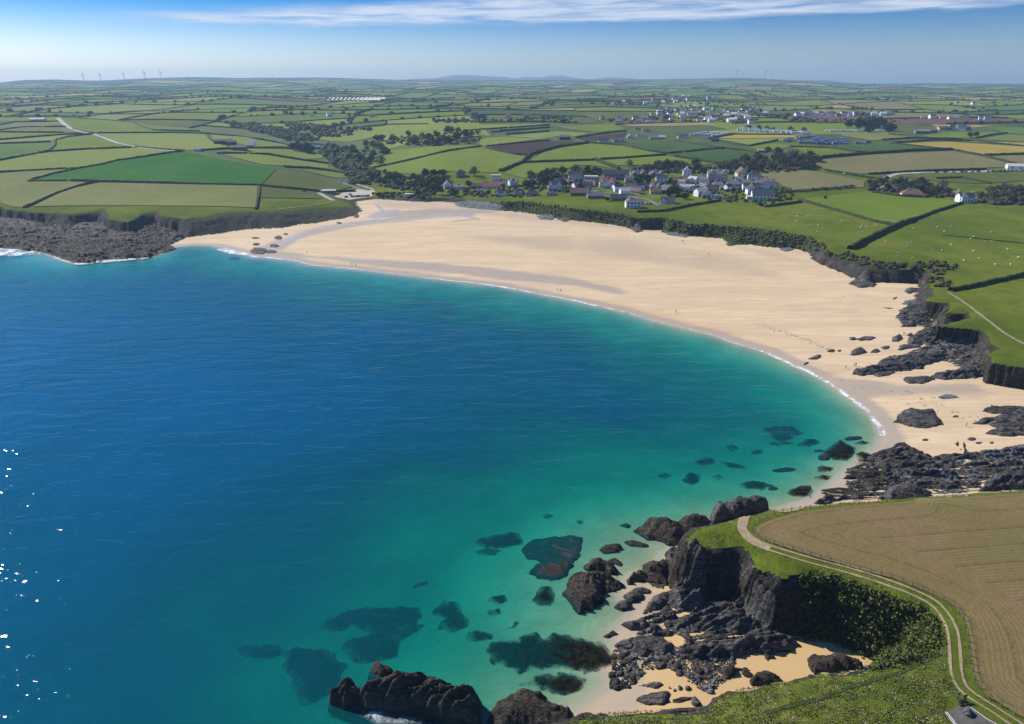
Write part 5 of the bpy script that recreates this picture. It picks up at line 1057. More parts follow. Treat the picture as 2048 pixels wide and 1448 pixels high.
# ------------------------------------------------------------------ buildings
def flat_mat(name, c, rough=.8, v=.12): return two_tone(name, tuple(x*(1-v) for x in c), tuple(min(1, x*(1+v)) for x in c), 1.3, rough)
WALLM = dict(white=flat_mat('white_render', (.80,.81,.82), v=.05), cream=flat_mat('cream_render', (.56,.50,.40), v=.06), stone=flat_mat('stone_wall', (.24,.21,.18)), dark=flat_mat('dark_boarding', (.06,.06,.065)), brown=flat_mat('brown_wall', (.20,.14,.10)), blue=flat_mat('blue_boarding', (.16,.30,.42)))
ROOFM = dict(slate=flat_mat('slate_roof', (.060,.062,.070), .6), grey=flat_mat('grey_roof', (.19,.18,.175), .7), red=flat_mat('red_tile_roof', (.30,.13,.075), .8), brown=flat_mat('brown_tile_roof', (.17,.105,.08), .8), pale=flat_mat('pale_sheet_roof', (.52,.48,.45), .5), blue=flat_mat('blue_sheet_roof', (.10,.14,.21), .5))
m, n, o = newmat('window_glass'); GLASS = m; principled(n, o, (.02,.025,.03), .08, None, .6)
_wv, _wf = [], []; box(_wv, _wf, -.5, .5, -.05, .02, 0, 1); WIN = bpy.data.meshes.new('window'); WIN.from_pydata(_wv, [], _wf); WIN.materials.append(GLASS)
DOOR = WIN.copy(); DOOR.materials.clear(); DOOR.materials.append(WALLM['dark'])
CHV, CHF = [], []; box(CHV, CHF, -.35, .35, -.3, .3, 0, 1); CHIM = bpy.data.meshes.new('chimney'); CHIM.from_pydata(CHV, [], CHF); CHIM.materials.append(WALLM['cream'])
def block(root, x0, x1, y0, y1, h, rise, axis, wm, rm, roof='gable', z0=0.0, ov=.3):
    """one wing: closed walls with gables and a roof of two slabs (or hipped / flat)"""
    cx, cy = (x0+x1)/2, (y0+y1)/2; V = [(x0,y0,-1.5),(x1,y0,-1.5),(x1,y1,-1.5),(x0,y1,-1.5),(x0,y0,h),(x1,y0,h),(x1,y1,h),(x0,y1,h)]; Fc = [(0,1,5,4),(1,2,6,5),(2,3,7,6),(3,0,4,7)]
    if roof == 'flat':
        Fc.append((4,5,6,7)); py_obj('wall', V, Fc, WALLM[wm], root); rv, rf = [], []; box(rv, rf, x0-.25, x1+.25, y0-.25, y1+.25, h+.003, h+.35); return py_obj('roof', rv, rf, ROOFM[rm], root)
    if roof == 'gable':
        if axis == 'x': V += [(x0,cy,h+rise-.12),(x1,cy,h+rise-.12)]; Fc += [(0+4,8,7),(5,6,9)]
        else: V += [(cx,y0,h+rise-.12),(cx,y1,h+rise-.12)]; Fc += [(4,5,8),(6,7,9)]
    py_obj('wall', V, Fc, WALLM[wm], root); t = .2; X0, X1, Y0, Y1 = x0-ov, x1+ov, y0-ov, y1+ov; e = h-ov*rise/max(.1, (cy-y0 if axis == 'x' else cx-x0))
    if roof == 'gable':
        if axis == 'x': A = [(X0,Y0,e),(X1,Y0,e),(X1,cy,h+rise),(X0,cy,h+rise),(X1,Y1,e),(X0,Y1,e)]; sl = [(0,1,2,3),(3,2,4,5)]
        else: A = [(X0,Y1,e),(X0,Y0,e),(cx,Y0,h+rise),(cx,Y1,h+rise),(X1,Y0,e),(X1,Y1,e)]; sl = [(0,1,2,3),(3,2,4,5)]
    else:
        k = min(x1-x0, y1-y0)/2
        if x1-x0 >= y1-y0: a, b = (x0+k*.95, cy), (x1-k*.95, cy)
        else: a, b = (cx, y0+k*.95), (cx, y1-k*.95)
        A = [(X0,Y0,e),(X1,Y0,e),(X1,Y1,e),(X0,Y1,e),(*a,h+rise),(*b,h+rise)]
        sl = [(0,1,5,4),(1,2,5),(2,3,4,5),(3,0,4)] if x1-x0 >= y1-y0 else [(0,1,4),(1,2,5,4),(2,3,5),(3,0,4,5)]
    B = [(a, b, c+t) for a, b, c in A]; nA = len(A); Fr = [tuple(i+nA for i in f) for f in sl]+[tuple(reversed(f)) for f in sl]
    ed = {}
    for f in sl:
        for i, j in zip(f, f[1:]+f[:1]): ed[(i, j)] = 1
    for (i, j) in ed:
        if (j, i) not in ed: Fr.append((i, j, j+nA, i+nA))
    return py_obj('roof', A+B, Fr, ROOFM[rm], root)
def windows(root, x0, x1, y, h, floors, k, door=True):
    fh = h/floors
    for f in range(floors):
        for i in range(k):
            x = x0+(x1-x0)*(i+.5)/k; isd = door and f == 0 and i == k//2 and k > 2
            w = bpy.data.objects.new('door' if isd else 'window', DOOR if isd else WIN); link(w); w.parent = root
            w.location = (x, y, .05 if isd else f*fh+fh*.33); w.scale = (1.0 if isd else min(1.7, (x1-x0)/k*.55), 1, 2.0 if isd else fh*.42)
def chimney(root, x, y, z, h=1.5):
    c = bpy.data.objects.new('chimney', CHIM); link(c); c.parent = root; c.location = (x, y, z-.8); c.scale = (1.2, 1.2, h+.8)
def house(px, py, wpx, style, label, wm='white', rm='slate', yaw=0.0, name='house', group='houses of the beach village', floors=1, cat='house', parts=True, k=None):
    g = hit1(px, py); dist = math.hypot(g[0], g[1]); w = wpx*math.hypot(dist, HC-g[2])/FPX; d = min(max(6.0, w*.62), 11); x0, x1 = -w/2, w/2; h = 2.7*floors; rise = min(w, d)*.36
    face = math.atan2(g[0], g[1]); root = empty(name, (g[0], g[1], g[2]), -face*.6+yaw); tag(root, label, cat, group); k = k or max(2, min(6, int(w/3)))
    if style == 'side':
        block(root, x0, x1, 0, d, h, rise, 'x', wm, rm); windows(root, x0+.4, x1-.4, 0, h, floors, k)
        if parts: chimney(root, x0+.8, d/2, h+rise); chimney(root, x1-.8, d/2, h+rise)
    elif style == 'gable':
        block(root, x0, x1, 0, d*1.3, h, w*.42, 'y', wm, rm); windows(root, x0+.5, x1-.5, 0, h, floors, min(k, 3))
        if parts: chimney(root, 0, d*.9, h+w*.42)
    elif style == 'twin':
        block(root, x0, x1, 1.0, d, h, rise, 'x', wm, rm)
        for s_ in (-1, 1): block(root, s_*w*.30-w*.17, s_*w*.30+w*.17, -.8, d*.45, h*1.02, w*.19, 'y', wm, rm); windows(root, s_*w*.30-w*.14, s_*w*.30+w*.14, -.8, h, floors, 2, False)
        if parts: chimney(root, 0, d/2+.5, h+rise)
    elif style == 'hip':
        block(root, x0, x1, 0, d, h, rise, 'x', wm, rm, 'hip'); windows(root, x0+.5, x1-.5, 0, h, floors, k)
        if parts: chimney(root, x0*.4, d/2, h+rise)
    elif style == 'flat':
        block(root, x0, x1, 0, d, h, 0, 'x', wm, rm, 'flat'); windows(root, x0+.4, x1-.4, 0, h, floors, k)
    elif style == 'cross':
        block(root, x0, x1, .8, d, h, rise, 'x', wm, rm); block(root, x0+w*.06, x0+w*.46, -1.0, d*.5, h*1.05, w*.2, 'y', wm, rm)
        windows(root, x0+w*.10, x0+w*.42, -1.0, h, floors, 2, False); windows(root, x0+w*.5, x1-.4, .8, h, floors, max(2, k-2))
        if parts: chimney(root, x1-.9, d/2+.4, h+rise)
    elif style == 'barn':
        block(root, x0, x1, 0, max(d, 10), 4.2, 2.2, 'x', wm, rm); windows(root, x0+1, x1-1, 0, 4.2, 1, 2)
    return root
V_ = (
 (922,354.5,17,'hip','grey two-storey house with hipped roof among the trees above the beach','stone','slate',0,2),(992,361,18,'flat','white flat-roofed cube house with a dark window front','white','pale',0,2),(897,376,17,'gable','white gabled house left of the low flat one above the beach','white','slate',.3,1),(917,378.5,20,'flat','long low white flat-roofed building above the beach trees','white','grey',0,1),
 (955,377.5,21,'side','dark-walled house with rusty brown roof behind the beach','dark','brown',0,1),(984,376.5,33,'side','long white house with rusty red roof behind the beach','white','red',0,1),(1028,373,18,'twin','white house with two steep gables right of the rusty red roof','white','grey',.3,2),(1011,369,11,'side','small white house behind the long rusty-roofed one','white','grey',0,1),
 (1003,392.5,24,'twin','white bungalow nearest the pale rock shelf','white','slate',0,1),(1036,389.5,17,'twin','white bungalow in the middle of the left seafront three','white','slate',0,1),(1064,392.5,25,'hip','pale bungalow with a big blue-grey hipped roof','cream','slate',0,1),(960,387,13,'side','small brown house in bushes by the beach','brown','grey',0,1),(818,394,17,'flat','pale square kiosk at the edge of the beach','cream','pale',0,1),(1068,368,13,'side','half-hidden cottage among the village trees','cream','grey',0,1),
 (1110,381,27,'twin','white house with twin gables above the bungalows','white','slate',0,2),(1102,391.5,18,'hip','cream bungalow below the twin-gabled white house','cream','brown',0,1),(1159,391.5,35,'side','long low brown bungalow on the seafront lawn','brown','brown',0,1),(1192,397.5,32,'side','long stone bungalow right of the brown one','stone','grey',.1,1),(1237,402,29,'side','dark-roofed stone bungalow left of the tall seafront house','stone','slate',0,1),(1267,416.5,29,'hip','tall white seafront house with dark shutters nearest the cliff','white','grey',.1,2),
 (1334,407.5,26,'cross','white gabled house right of the tall seafront one','white','slate',-.2,1),(1214,375,30,'twin','white two-storey house with red-brown roof above the lawn','white','red',0,2),(1182,358.5,26,'flat','white flat-roofed house with a row of windows','white','pale',0,1),(1150,360.5,26,'side','white cottage with dark roof left of the flat-roofed house','white','slate',0,2),(1121,361.5,17,'side','small white cottage at the left of the upper row','white','slate',0,1),(1141,367,15,'twin','white gabled cottage just below the upper row','white','brown',.2,1),
 (1232,358.5,46,'side','long dark stone block with a big slate roof','stone','slate',0,2),(1277,353,27,'twin','left one of two stone houses with paired bright gables','stone','grey',.2,1),(1314,353,25,'twin','right one of two stone houses with paired bright gables','stone','grey',.2,1),(1260,381,25,'cross','grey bungalow beside the tennis court','stone','grey',0,1),(1323,366,21,'side','white house with tall chimney right of the big dark tree','white','slate',0,2),(1348,366,18,'side','brown house right of the white one with tall chimney','brown','brown',0,1),(1311,376.5,19,'twin','white house with grey gables below the tall chimney house','white','grey',.2,1),
 (1328,385,22,'flat','low white building half hidden by the dark tree','white','pale',0,1),(1377,377,23,'flat','white box house in the middle of the right village','white','pale',0,1),(1374,352,15,'gable','white house with a turret-like gable at the top of the village','white','grey',0,2),(1174,374,19,'side','dark boarded hall behind the lawn','dark','slate',0,1),(1389,366,24,'cross','white house with bays left of the big gabled villa','white','slate',0,1),(1403,365.5,13,'gable','narrow white house beside the big gabled villa','white','slate',0,2),(1435,364,37,'twin','biggest villa, pale stone with steep gables','cream','grey',0,3),
 (1485,356,19,'gable','brown-roofed gabled house at the top right of the village','cream','brown',.3,2),(1508,361,23,'hip','white house with dark hipped roof at the field corner','white','slate',0,2),(1526,363,15,'side','low white house right of the hipped one','white','brown',0,1),(1540,368,17,'side','red-roofed house at the right end of the village','white','red',.2,1),(1528,372,29,'side','long grey terrace below the red roof','stone','grey',0,1),(1436,375,23,'hip','grey-roofed bungalow below the biggest villa','cream','grey',0,1),(1475,377,23,'gable','white timber-framed gable house in the right village','white','slate',.3,1),(1448,381,15,'hip','small tan bungalow beside the framed gable house','cream','brown',0,1),
 (1415,395,23,'gable','white gable house at the lower left of the right village','white','slate',.35,1),(1432,397,19,'flat','low white extension with picture windows by the hedge','white','grey',0,1),(1504,390,17,'gable','tall white gable left of the big dark roof','white','slate',.2,2),(1525,400.5,38,'side','house with the biggest dark roof at the right end of the seafront','white','slate',0,2),(1500,399.5,12,'flat','small white garage below the tall white gable','white','pale',0,1),(1393,383,13,'twin','small white gabled house in the middle of the right village','white','slate',0,1),(1476,364,18,'side','cottage with pale roof left of the hipped house','cream','grey',0,1),
 (1778,382.5,25,'hip','bungalow half hidden in the trees on the right','white','brown',0,1),(1826,394,34,'hip','white bungalow facing the lime green field','white','brown',0,1),(1934,405.5,24,'cross','tall white house with lit gable by the dark hedge bank','white','slate',.35,2),(1918,394,12,'gable','small gabled house behind the tall white one','cream','brown',0,1))
for (x, y, w, st, lab, wm, rm, yw, fl) in V_: house(x, y, w, st, lab, wm, rm, yw, floors=fl)
gF = 'farm buildings inland'
for (x, y, w, st, lab, wm, rm) in ((395,303,11,'side','lone white house by the hedge corner on the left','white','pale'),(446,288.5,30,'barn','dark farm sheds on the left headland','dark','slate'),(462,291,16,'barn','second dark farm shed beside the first','dark','slate'),(477,301.5,27,'barn','brown-roofed barn below the dark farm sheds','brown','brown'),(502,289,13,'side','upper pale pink-roofed farm cottage','white','pale'),(501,294.5,12,'side','lower pale pink-roofed farm cottage','cream','pale'),(75,243.5,20,'barn','long pale barn on the far left','stone','pale'),(1130,280,21,'barn','dark blue barn between the ploughed fields','dark','blue'),(1523,305,12,'flat','small shed with pale roof beside a round tree','stone','pale'),(1845,268,22,'barn','left grey farm shed by the pole on the right','stone','grey'),(1863,266,17,'barn','right brown farm shed by the pole','stone','brown'),(2032,340,24,'barn','long white roofed market shed on the road at the right edge','white','pale')):
    house(x, y, w, st, lab, wm, rm, 0, 'farm_building', gF, 1, 'building', False)
gH = 'houses of the hamlet between the fields'
for (x, y, w, lab, wm, rm, st) in ((1207,285,19,'white house at the left end of the hamlet','white','slate','side'),(1237,285,20,'brown-roofed pair of houses in the hamlet','cream','brown','twin'),(1260,277,10,'bright white gable house in the hamlet','white','pale','gable'),(1281,273,15,'white house with pink roof in the hamlet','white','red','side'),(1293,263,15,'brown-roofed house at the top of the hamlet','cream','brown','hip'),(1308,279,17,'pale bungalow at the lower right of the hamlet','cream','grey','side'),(1324,278,12,'tan house with sunlit roof in the hamlet','cream','pale','side'),(1365,277,18,'dark-gabled houses right of the hamlet','white','slate','twin'),(1275,259.5,11,'small house highest in the hamlet','cream','brown','side'),(1430,283,14,'dark cottages along the lane right of the hamlet','dark','slate','side')):
    house(x, y, w, st, lab, wm, rm, 0, 'house', gH, 1, 'house', False, 2)
cafe = house(657, 387, 26, 'flat', 'beach cafe building with blue boarded front on the headland', 'blue', 'pale', 0, 'cafe', None, 1, 'cafe', False, 5)
def pole(px, py, h, label):
    g = hit1(px, py); V, Fc = [], []; tube(V, Fc, [(0,0,-.5),(0,0,h)], [.35,.2], 6); box(V, Fc, -1.2, 1.2, -.1, .1, h-1.2, h-.95); ob = py_obj('pole', V, Fc, WOOD); ob.location = g; tag(ob, label, 'pole')
pole(1828, 281, 17, 'tall mast standing above the hedges on the right'); pole(1620, 336, 10, 'left one of two wooden poles by the fallow field'); pole(1632.5, 337, 10, 'right one of two wooden poles by the fallow field')
# church tower
g = hit1(951, 241); root = empty('church', tuple(g)); tag(root, 'grey square church tower rising from trees in the middle distance', 'church')
V, Fc = [], []; box(V, Fc, -4.5, 4.5, 0, 9, -2, 13.5); tw = py_obj('tower', V, Fc, WALLM['stone'], root); V, Fc = [], []
for x in (-4.2, -1.4, 1.4, 4.2): box(V, Fc, x-.7, x+.7, -.25, .6, 13.503, 15)
py_obj('battlement', V, Fc, WALLM['stone'], tw); block(root, 4.503, 20, 1.5, 8.5, 5, 4, 'x', 'stone', 'slate')
# ------------------------------------------------------------------ town, caravans (too small to show their parts)
def small_house(seed, wm, rm):
    r = random.Random(seed); w, d, h = r.uniform(8, 12), r.uniform(6, 8), r.choice((2.8, 5.0)); V = [(-w/2,0,-2),(w/2,0,-2),(w/2,d,-2),(-w/2,d,-2),(-w/2,0,h),(w/2,0,h),(w/2,d,h),(-w/2,d,h),(-w/2,d/2,h+2.6),(w/2,d/2,h+2.6)]
    V += [(-w/2-.3,-.4,h-.1),(w/2+.3,-.4,h-.1),(w/2+.3,d/2,h+2.85),(-w/2-.3,d/2,h+2.85),(w/2+.3,d+.4,h-.1),(-w/2-.3,d+.4,h-.1)]
    Fc = [(0,1,5,4),(1,2,6,5),(2,3,7,6),(3,0,4,7),(4,8,7),(5,6,9),(10,11,12,13),(13,12,14,15)]; mi = [0]*6+[1, 1]
    for k in (-.3, 0, .3):
        b = len(V); V += [(k*w-.6,-.03,.9),(k*w+.6,-.03,.9),(k*w+.6,-.03,2.1),(k*w-.6,-.03,2.1)]; Fc.append((b,b+1,b+2,b+3)); mi.append(2)
    me = bpy.data.meshes.new('house'); me.from_pydata(V, [], Fc)
    for mm in (WALLM[wm], ROOFM[rm], GLASS): me.materials.append(mm)
    me.polygons.foreach_set('material_index', mi); return me
HS = (('white','slate'),('white','grey'),('cream','brown'),('white','slate'),('cream','grey'),('stone','slate'),('white','pale')); SH = [small_house(i, w, r) for i, (w, r) in enumerate(HS)]
HD = {SH[i].name: {'white': 'white', 'cream': 'cream', 'stone': 'grey stone'}[w]+' house with '+{'slate': 'dark slate', 'grey': 'grey', 'brown': 'brown', 'pale': 'pale'}[r]+' roof' for i, (w, r) in enumerate(HS)}
def spread(poly, nn, seed, jit=0.0):
    r = random.Random(seed); P = np.array(poly); out = []
    while len(out) < nn:
        x, y = r.uniform(P[:, 0].min(), P[:, 0].max()), r.uniform(P[:, 1].min(), P[:, 1].max())
        if in_poly(np.array([(x, y)]), P)[0]: out.append((x, y))
    return out
def put_many(name, meshes, spots, label, cat, group, dz=0.0, sc=(1, 1), yaw=.5):
    H3 = hit([a for a, b in spots], [b for a, b in spots])
    for p in H3:
        ob = bpy.data.objects.new(name, random.choice(meshes)); link(ob); ob.location = (p[0], p[1], p[2]+dz); ob.rotation_euler = (0, 0, -math.atan2(p[0], p[1])*.5+random.uniform(-yaw, yaw)); s_ = random.uniform(*sc); ob.scale = (s_,)*3; tag(ob, label.replace('house', HD[ob.data.name], 1) if ob.data.name in HD else label, cat, group)
T1 = [(1190,238),(1250,240),(1300,236),(1340,218),(1400,214),(1480,220),(1536,227),(1500,251),(1440,245),(1340,246),(1250,247),(1190,244)]
put_many('house', SH, spread(T1, 105, 1), 'house in the near part of the distant town', 'house', 'houses of the distant town, near part', .3)
put_many('house', SH, spread([(1062,366),(1120,360),(1240,364),(1420,362),(1540,368),(1536,394),(1440,398),(1340,388),(1240,392),(1200,382),(1090,386)], 34, 3), 'house among the gardens of the beach village', 'house', 'lesser houses of the beach village', .0, (.8, 1.0), .7)
put_many('house', SH, spread([(1210,207),(1300,200),(1380,192),(1440,194),(1440,202),(1330,208),(1230,211)], 40, 2), 'house in the far part of the distant town', 'house', 'houses of the distant town, far part', .6)
put_many('house', SH, [(1595+i*9+random.uniform(-3, 3), 231.5+random.uniform(-1, 2)) for i in range(22)], 'house in the long row right of the distant town', 'house', 'row of houses right of the distant town', .4)
put_many('house', SH[:2], [(1846,237.5),(1866,237.5),(1884,238),(1902,239),(1912,239),(1930,239.5),(1964,240.5),(1975,241)], 'house in the short row far right', 'house', 'short row of white houses far right', .4)
put_many('house', SH, [(1885,260.5),(1897,260),(1904,259.5),(1922,260.5),(1934,260)], 'house in the group behind the mast', 'house', 'houses behind the mast', .3)
put_many('house', SH, [(x+random.uniform(-6,6), y+random.uniform(-2,2)) for x, y in ((30,205),(60,206),(90,204),(45,207),(240,203),(252,202),(235,201),(290,187),(320,187),(365,185),(155,172),(1560,203),(1590,192),(1610,193),(1700,192),(1790,172),(1820,173),(1760,172),(1920,208),(1950,209),(1990,208),(1760,198),(1780,205),(620,233),(665,233),(750,236),(570,229),(1020,238),(1050,235))], 'lone house far off among the fields', 'house', 'scattered far houses', .6)
def caravan_mesh(mt):
    V, Fc = [], []; pr = [(-1.2,.45),(1.2,.45),(1.25,1.9),(1.0,2.75),(-1.0,2.75),(-1.25,1.9)]; L = 4.0
    for s_ in (-1, 1): V += [(s_*L, a, b) for a, b in pr]
    k = len(pr); Fc = [(i, (i+1) % k, (i+1) % k+k, i+k) for i in range(k)]+[tuple(reversed(range(k))), tuple(range(k, 2*k))]; mi = [0]*len(Fc)
    for x in (-2.5, -.6, 1.6): b = len(V); V += [(x-.7,-1.26,1.3),(x+.7,-1.26,1.3),(x+.7,-1.26,2.0),(x-.7,-1.26,2.0)]; Fc.append((b,b+1,b+2,b+3)); mi.append(1)
    for x in (-2, 2): b = len(V); box(V, Fc, x-.3, x+.3, -.9, .9, 0, .47); mi += [1]*6
    me = bpy.data.meshes.new('caravan'); me.from_pydata(V, [], Fc); me.materials.append(mt); me.materials.append(GLASS); me.polygons.foreach_set('material_index', mi); return me
CW = caravan_mesh(flat_mat('caravan_white', (.74,.75,.77), .4, .03)); CB = caravan_mesh(flat_mat('caravan_blue_grey', (.20,.24,.30), .5, .1))
put_many('caravan', [CW], [(1480+i*5.4+random.uniform(-1, 1), 258.5+i*.30+random.uniform(-.6, .6)+r*2.8) for i in range(26) for r in (0, 1)], 'white holiday caravan in the big park right of the hamlet', 'caravan', 'white caravans of the big park', .1, (.9, 1.1), .3)
put_many('caravan', [CW], [(1655+i*4.4, 263.5+random.uniform(-.5, .5)) for i in range(30)], 'white touring caravan in the long row before the dark wood', 'caravan', 'row of touring caravans', .1, (.8, 1.0), .3)
put_many('caravan', [CW], [(1385+i*4.2+r*22, 271.5-i*.75+r*.8) for i in range(8) for r in range(3)], 'white caravan in the slanting rows beside the hamlet', 'caravan', 'caravans in slanting rows', .1, (.9, 1.1), .2)
put_many('caravan', [CB], spread([(1562,281),(1620,273),(1660,277),(1740,286),(1720,290),(1610,289),(1570,284)], 62, 9), 'blue-grey holiday lodge in the lodge park', 'lodge', 'blue-grey lodges', .1, (1.0, 1.3), .5)
# long pale crop covers on a far field
m_ = two_tone('crop_cover', (.60,.58,.44), (.70,.68,.52), .3, .6); g0 = None
for i in range(14):
    a = hit1(655+i*8.2, 202.5); b = hit1(660+i*8.2, 196.5)
    V, Fc = [], []; L = min(math.hypot(b[0]-a[0], b[1]-a[1]), 240); dx_, dy_ = (b[0]-a[0])/L, (b[1]-a[1])/L; nx_, ny_ = -dy_, dx_
    for s_ in np.linspace(0, L, 8):
        x, y = a[0]+dx_*s_, a[1]+dy_*s_; z = zland(np.array(x), np.array(y))+.8
        for t in (-1, -.6, 0, .6, 1): V.append((x+nx_*t*4.5, y+ny_*t*4.5, z+3.2*(1-t*t)))
    Fc = [(i_*5+k, (i_+1)*5+k, (i_+1)*5+k+1, i_*5+k+1) for i_ in range(7) for k in range(4)]
    tag(py_obj('polytunnel', V, Fc, m_, None, True), 'long pale polytunnel in a far field, one of a slanting row', 'polytunnel', 'polytunnels in a far field')
# ------------------------------------------------------------------ wind turbines
TW = flat_mat('turbine_backlit_grey', (.30,.31,.33), .6, .02)  # white turbines painted grey: their backlit shade is put into the colour
def turbine_proto():
    root = empty('wind_turbine', (0, 0, 0)); V, Fc = [], []; tube(V, Fc, [(0,0,-8),(0,0,30),(0,0,60)], [3.6,3.0,2.2], 8); py_obj('tower', V, Fc, TW, root)
    V, Fc = [], []; box(V, Fc, -1.6, 1.6, -4.5, 4, 58.6, 62); py_obj('nacelle', V, Fc, TW, root)
    bv = [(-.8,-4.9,0),(.8,-4.9,0),(2.8,-4.9,7),(.8,-4.9,30),(-.6,-4.9,30),(-1.6,-4.9,7)]; bv += [(x, y+.7, z) for x, y, z in bv]; bf = [(0,1,2,5),(5,2,3,4),(6,11,8,7),(11,10,9,8)]+[(i, (i+1) % 6, (i+1) % 6+6, i+6) for i in range(6)]; me = None
    for k in range(3):
        if me is None: bl = py_obj('blade', bv, bf, TW, root); me = bl.data
        else: bl = bpy.data.objects.new('blade', me); link(bl); bl.parent = root
        bl.location = (0, 0, 60.3); bl.rotation_euler = (0, k*2*math.pi/3, 0)
    return root
tp = turbine_proto(); first = True
TB = [(168,162,1.0,'leftmost'),(202,162,1.05,'second'),(249,160,.95,'third'),(291,158.5,1.05,'fourth'),(323,157.5,1.0,'fifth')]
TURB = [(x, y, s_, f'{w} from the left of the five white turbines on the left skyline' if w != 'leftmost' else 'leftmost of the five white turbines on the left skyline', 'turbines on the left skyline') for x, y, s_, w in TB]
TURB += [(545,157.5,.55,'lone small turbine on the skyline left of the far hills',None),(1473,158,1.15,'big left turbine of the cluster on the right skyline','turbines on the right skyline'),(1484,158,.8,'smaller turbine beside the big left one on the right skyline','turbines on the right skyline'),(1529.5,159.5,1.25,'tallest turbine on the right skyline','turbines on the right skyline'),(1541,160,.9,'right end turbine of the right skyline','turbines on the right skyline')]
TURB += [(x, 160.2, .45, 'tiny turbine in the long line on the right skyline', 'line of tiny turbines') for x in (1337,1349,1358,1374,1388,1414,1424,1455,1461,1497,1502,1523)]
for x, y, s_, lab, gp in TURB:
    dx, dy, dz = rays(x, y); r = 8450/np.hypot(dx, dy); X, Y = dx*r, dy*r
    t = tp if first else copy_tree(tp); first = False
    t.location = (X, Y, float(zland(np.array(X), np.array(Y)))); t.scale = (s_,)*3; t.rotation_euler = (0, 0, random.uniform(-.5, .5)); tag(t, lab, 'wind turbine', gp)
    rot = random.uniform(0, 2)
    for ch in t.children:
        if ch.name.startswith('blade'): ch.rotation_euler[1] += rot
# ------------------------------------------------------------------ roads, tracks, car parks, pond, stream
LANE = two_tone('pale_lane', (.34,.31,.27), (.42,.39,.34), .5, .9); ASPH = two_tone('worn_asphalt', (.15,.145,.14), (.21,.20,.19), .5, .9)
for nm, L, w, mt in (('lane', [(116,237),(123,245),(133,253),(141,258),(152,262),(175,267)], 7, LANE), ('lane', [(186,269),(200,273),(214,279),(228,285),(240,288)], 5, LANE), ('lane', [(240,288),(262,293),(300,299),(340,302),(372,303.5)], 3.5, LANE),
    ('slipway', [(638,386),(646,391),(656,397),(667,401.5)], 6, LANE), ('road', [(686,366),(697,371),(710,375),(722,379)], 5, ASPH), ('road', [(712,369),(735,375),(748,380)], 3, LANE), ('road', [(1758,360),(1776,354),(1788,349),(1800,347),(1850,345.5),(1900,345),(1960,343.5),(2048,340),(2120,337)], 6, LANE),
    ('lane', [(1143,376),(1180,380),(1205,386),(1240,388),(1275,396),(1300,401),(1318,412)], 4, ASPH), ('sandy_loop', [(545,384),(532,386),(538,392),(541,396),(560,391),(605,385)], 3, EARTH), ('sandy_loop', [(622,396),(617,391),(622,387),(632,386)], 3.5, EARTH), ('cliff_path', [(555,419),(600,414),(640,409),(663,405),(668,402)], 1.5, EARTH),
    ('lane', [(1020,273),(1060,275),(1085,278)], 4, LANE)):
    struct(ribbon(nm, pxline(L, 4), w, mt, .35 if L[0][1] > 320 else .8, 0, None, .15, 3))
CPM = two_tone('sandy_car_park', (.44,.36,.26), (.52,.43,.31), .2, .95)
q = densify([(668,394),(678,388),(695,383),(715,379),(748,381),(752,386),(742,394),(720,397),(698,400)], 8, True); struct(drape('car_park', hit([a for a, b in q], [b for a, b in q])[:, :2], CPM, .25, 4))
m, n, o = newmat('still_water'); STILL = m; p = geopos(n); principled(n, o, (.05,.07,.08), .04, bump(n, n.noise(p, 1.2, 3), .03, .3), .6)
m, n, o = newmat('shallow_stream'); STREAM = m; p = geopos(n); nn_ = n.noise(p, .25, 4, .65)
b_ = principled(n, o, n.mix(n.ss(nn_, .4, .6), (.48,.40,.31), (.41,.345,.275)), .42, bump(n, n.noise(p, 1.5, 3), .05, .3), .6)
def pond(pts, name):
    q = densify(pts, 5, True); P = hit([a for a, b in q], [b for a, b in q]); z = float(np.median(P[:, 2]))+.4; XY = plane_hit([a for a, b in q], [b for a, b in q], z); o = drape(name, XY, STILL, 0, 8)
    for v in o.data.vertices: v.co.z = z
    struct(o)
pond([(594,284),(602,282.5),(612,285.5),(628,286),(645,287),(658,290),(650,293.5),(632,294),(618,290),(604,288)], 'pond'); pond([(567,279.5),(580,278.5),(584,281),(570,281.5)], 'pond')
for L, w in (([(915,430),(880,432),(840,437),(790,442),(740,447),(690,451),(650,456),(622,459),(604,466),(592,474),(578,480),(562,486),(550,494),(535,503)], 7), ([(752,408),(754,414),(760,418),(768,424)], 3), ([(955,438),(930,440),(905,443)], 5)): struct(ribbon('stream', pxline(L, 6), w, STREAM, .05, 0, None, .7, 2))
for pl in ([(858,431),(866,427),(880,428),(906,427),(912,430),(890,434),(868,435)], [(918,428),(935,430),(958,437),(962,440),(945,437),(925,433)], [(735,433),(752,424),(775,420),(800,419),(792,426),(768,432),(750,438)]):
    q = densify(pl, 6, True); struct(drape('pool', hit([a for a, b in q], [b for a, b in q])[:, :2], STREAM, .06, 4))

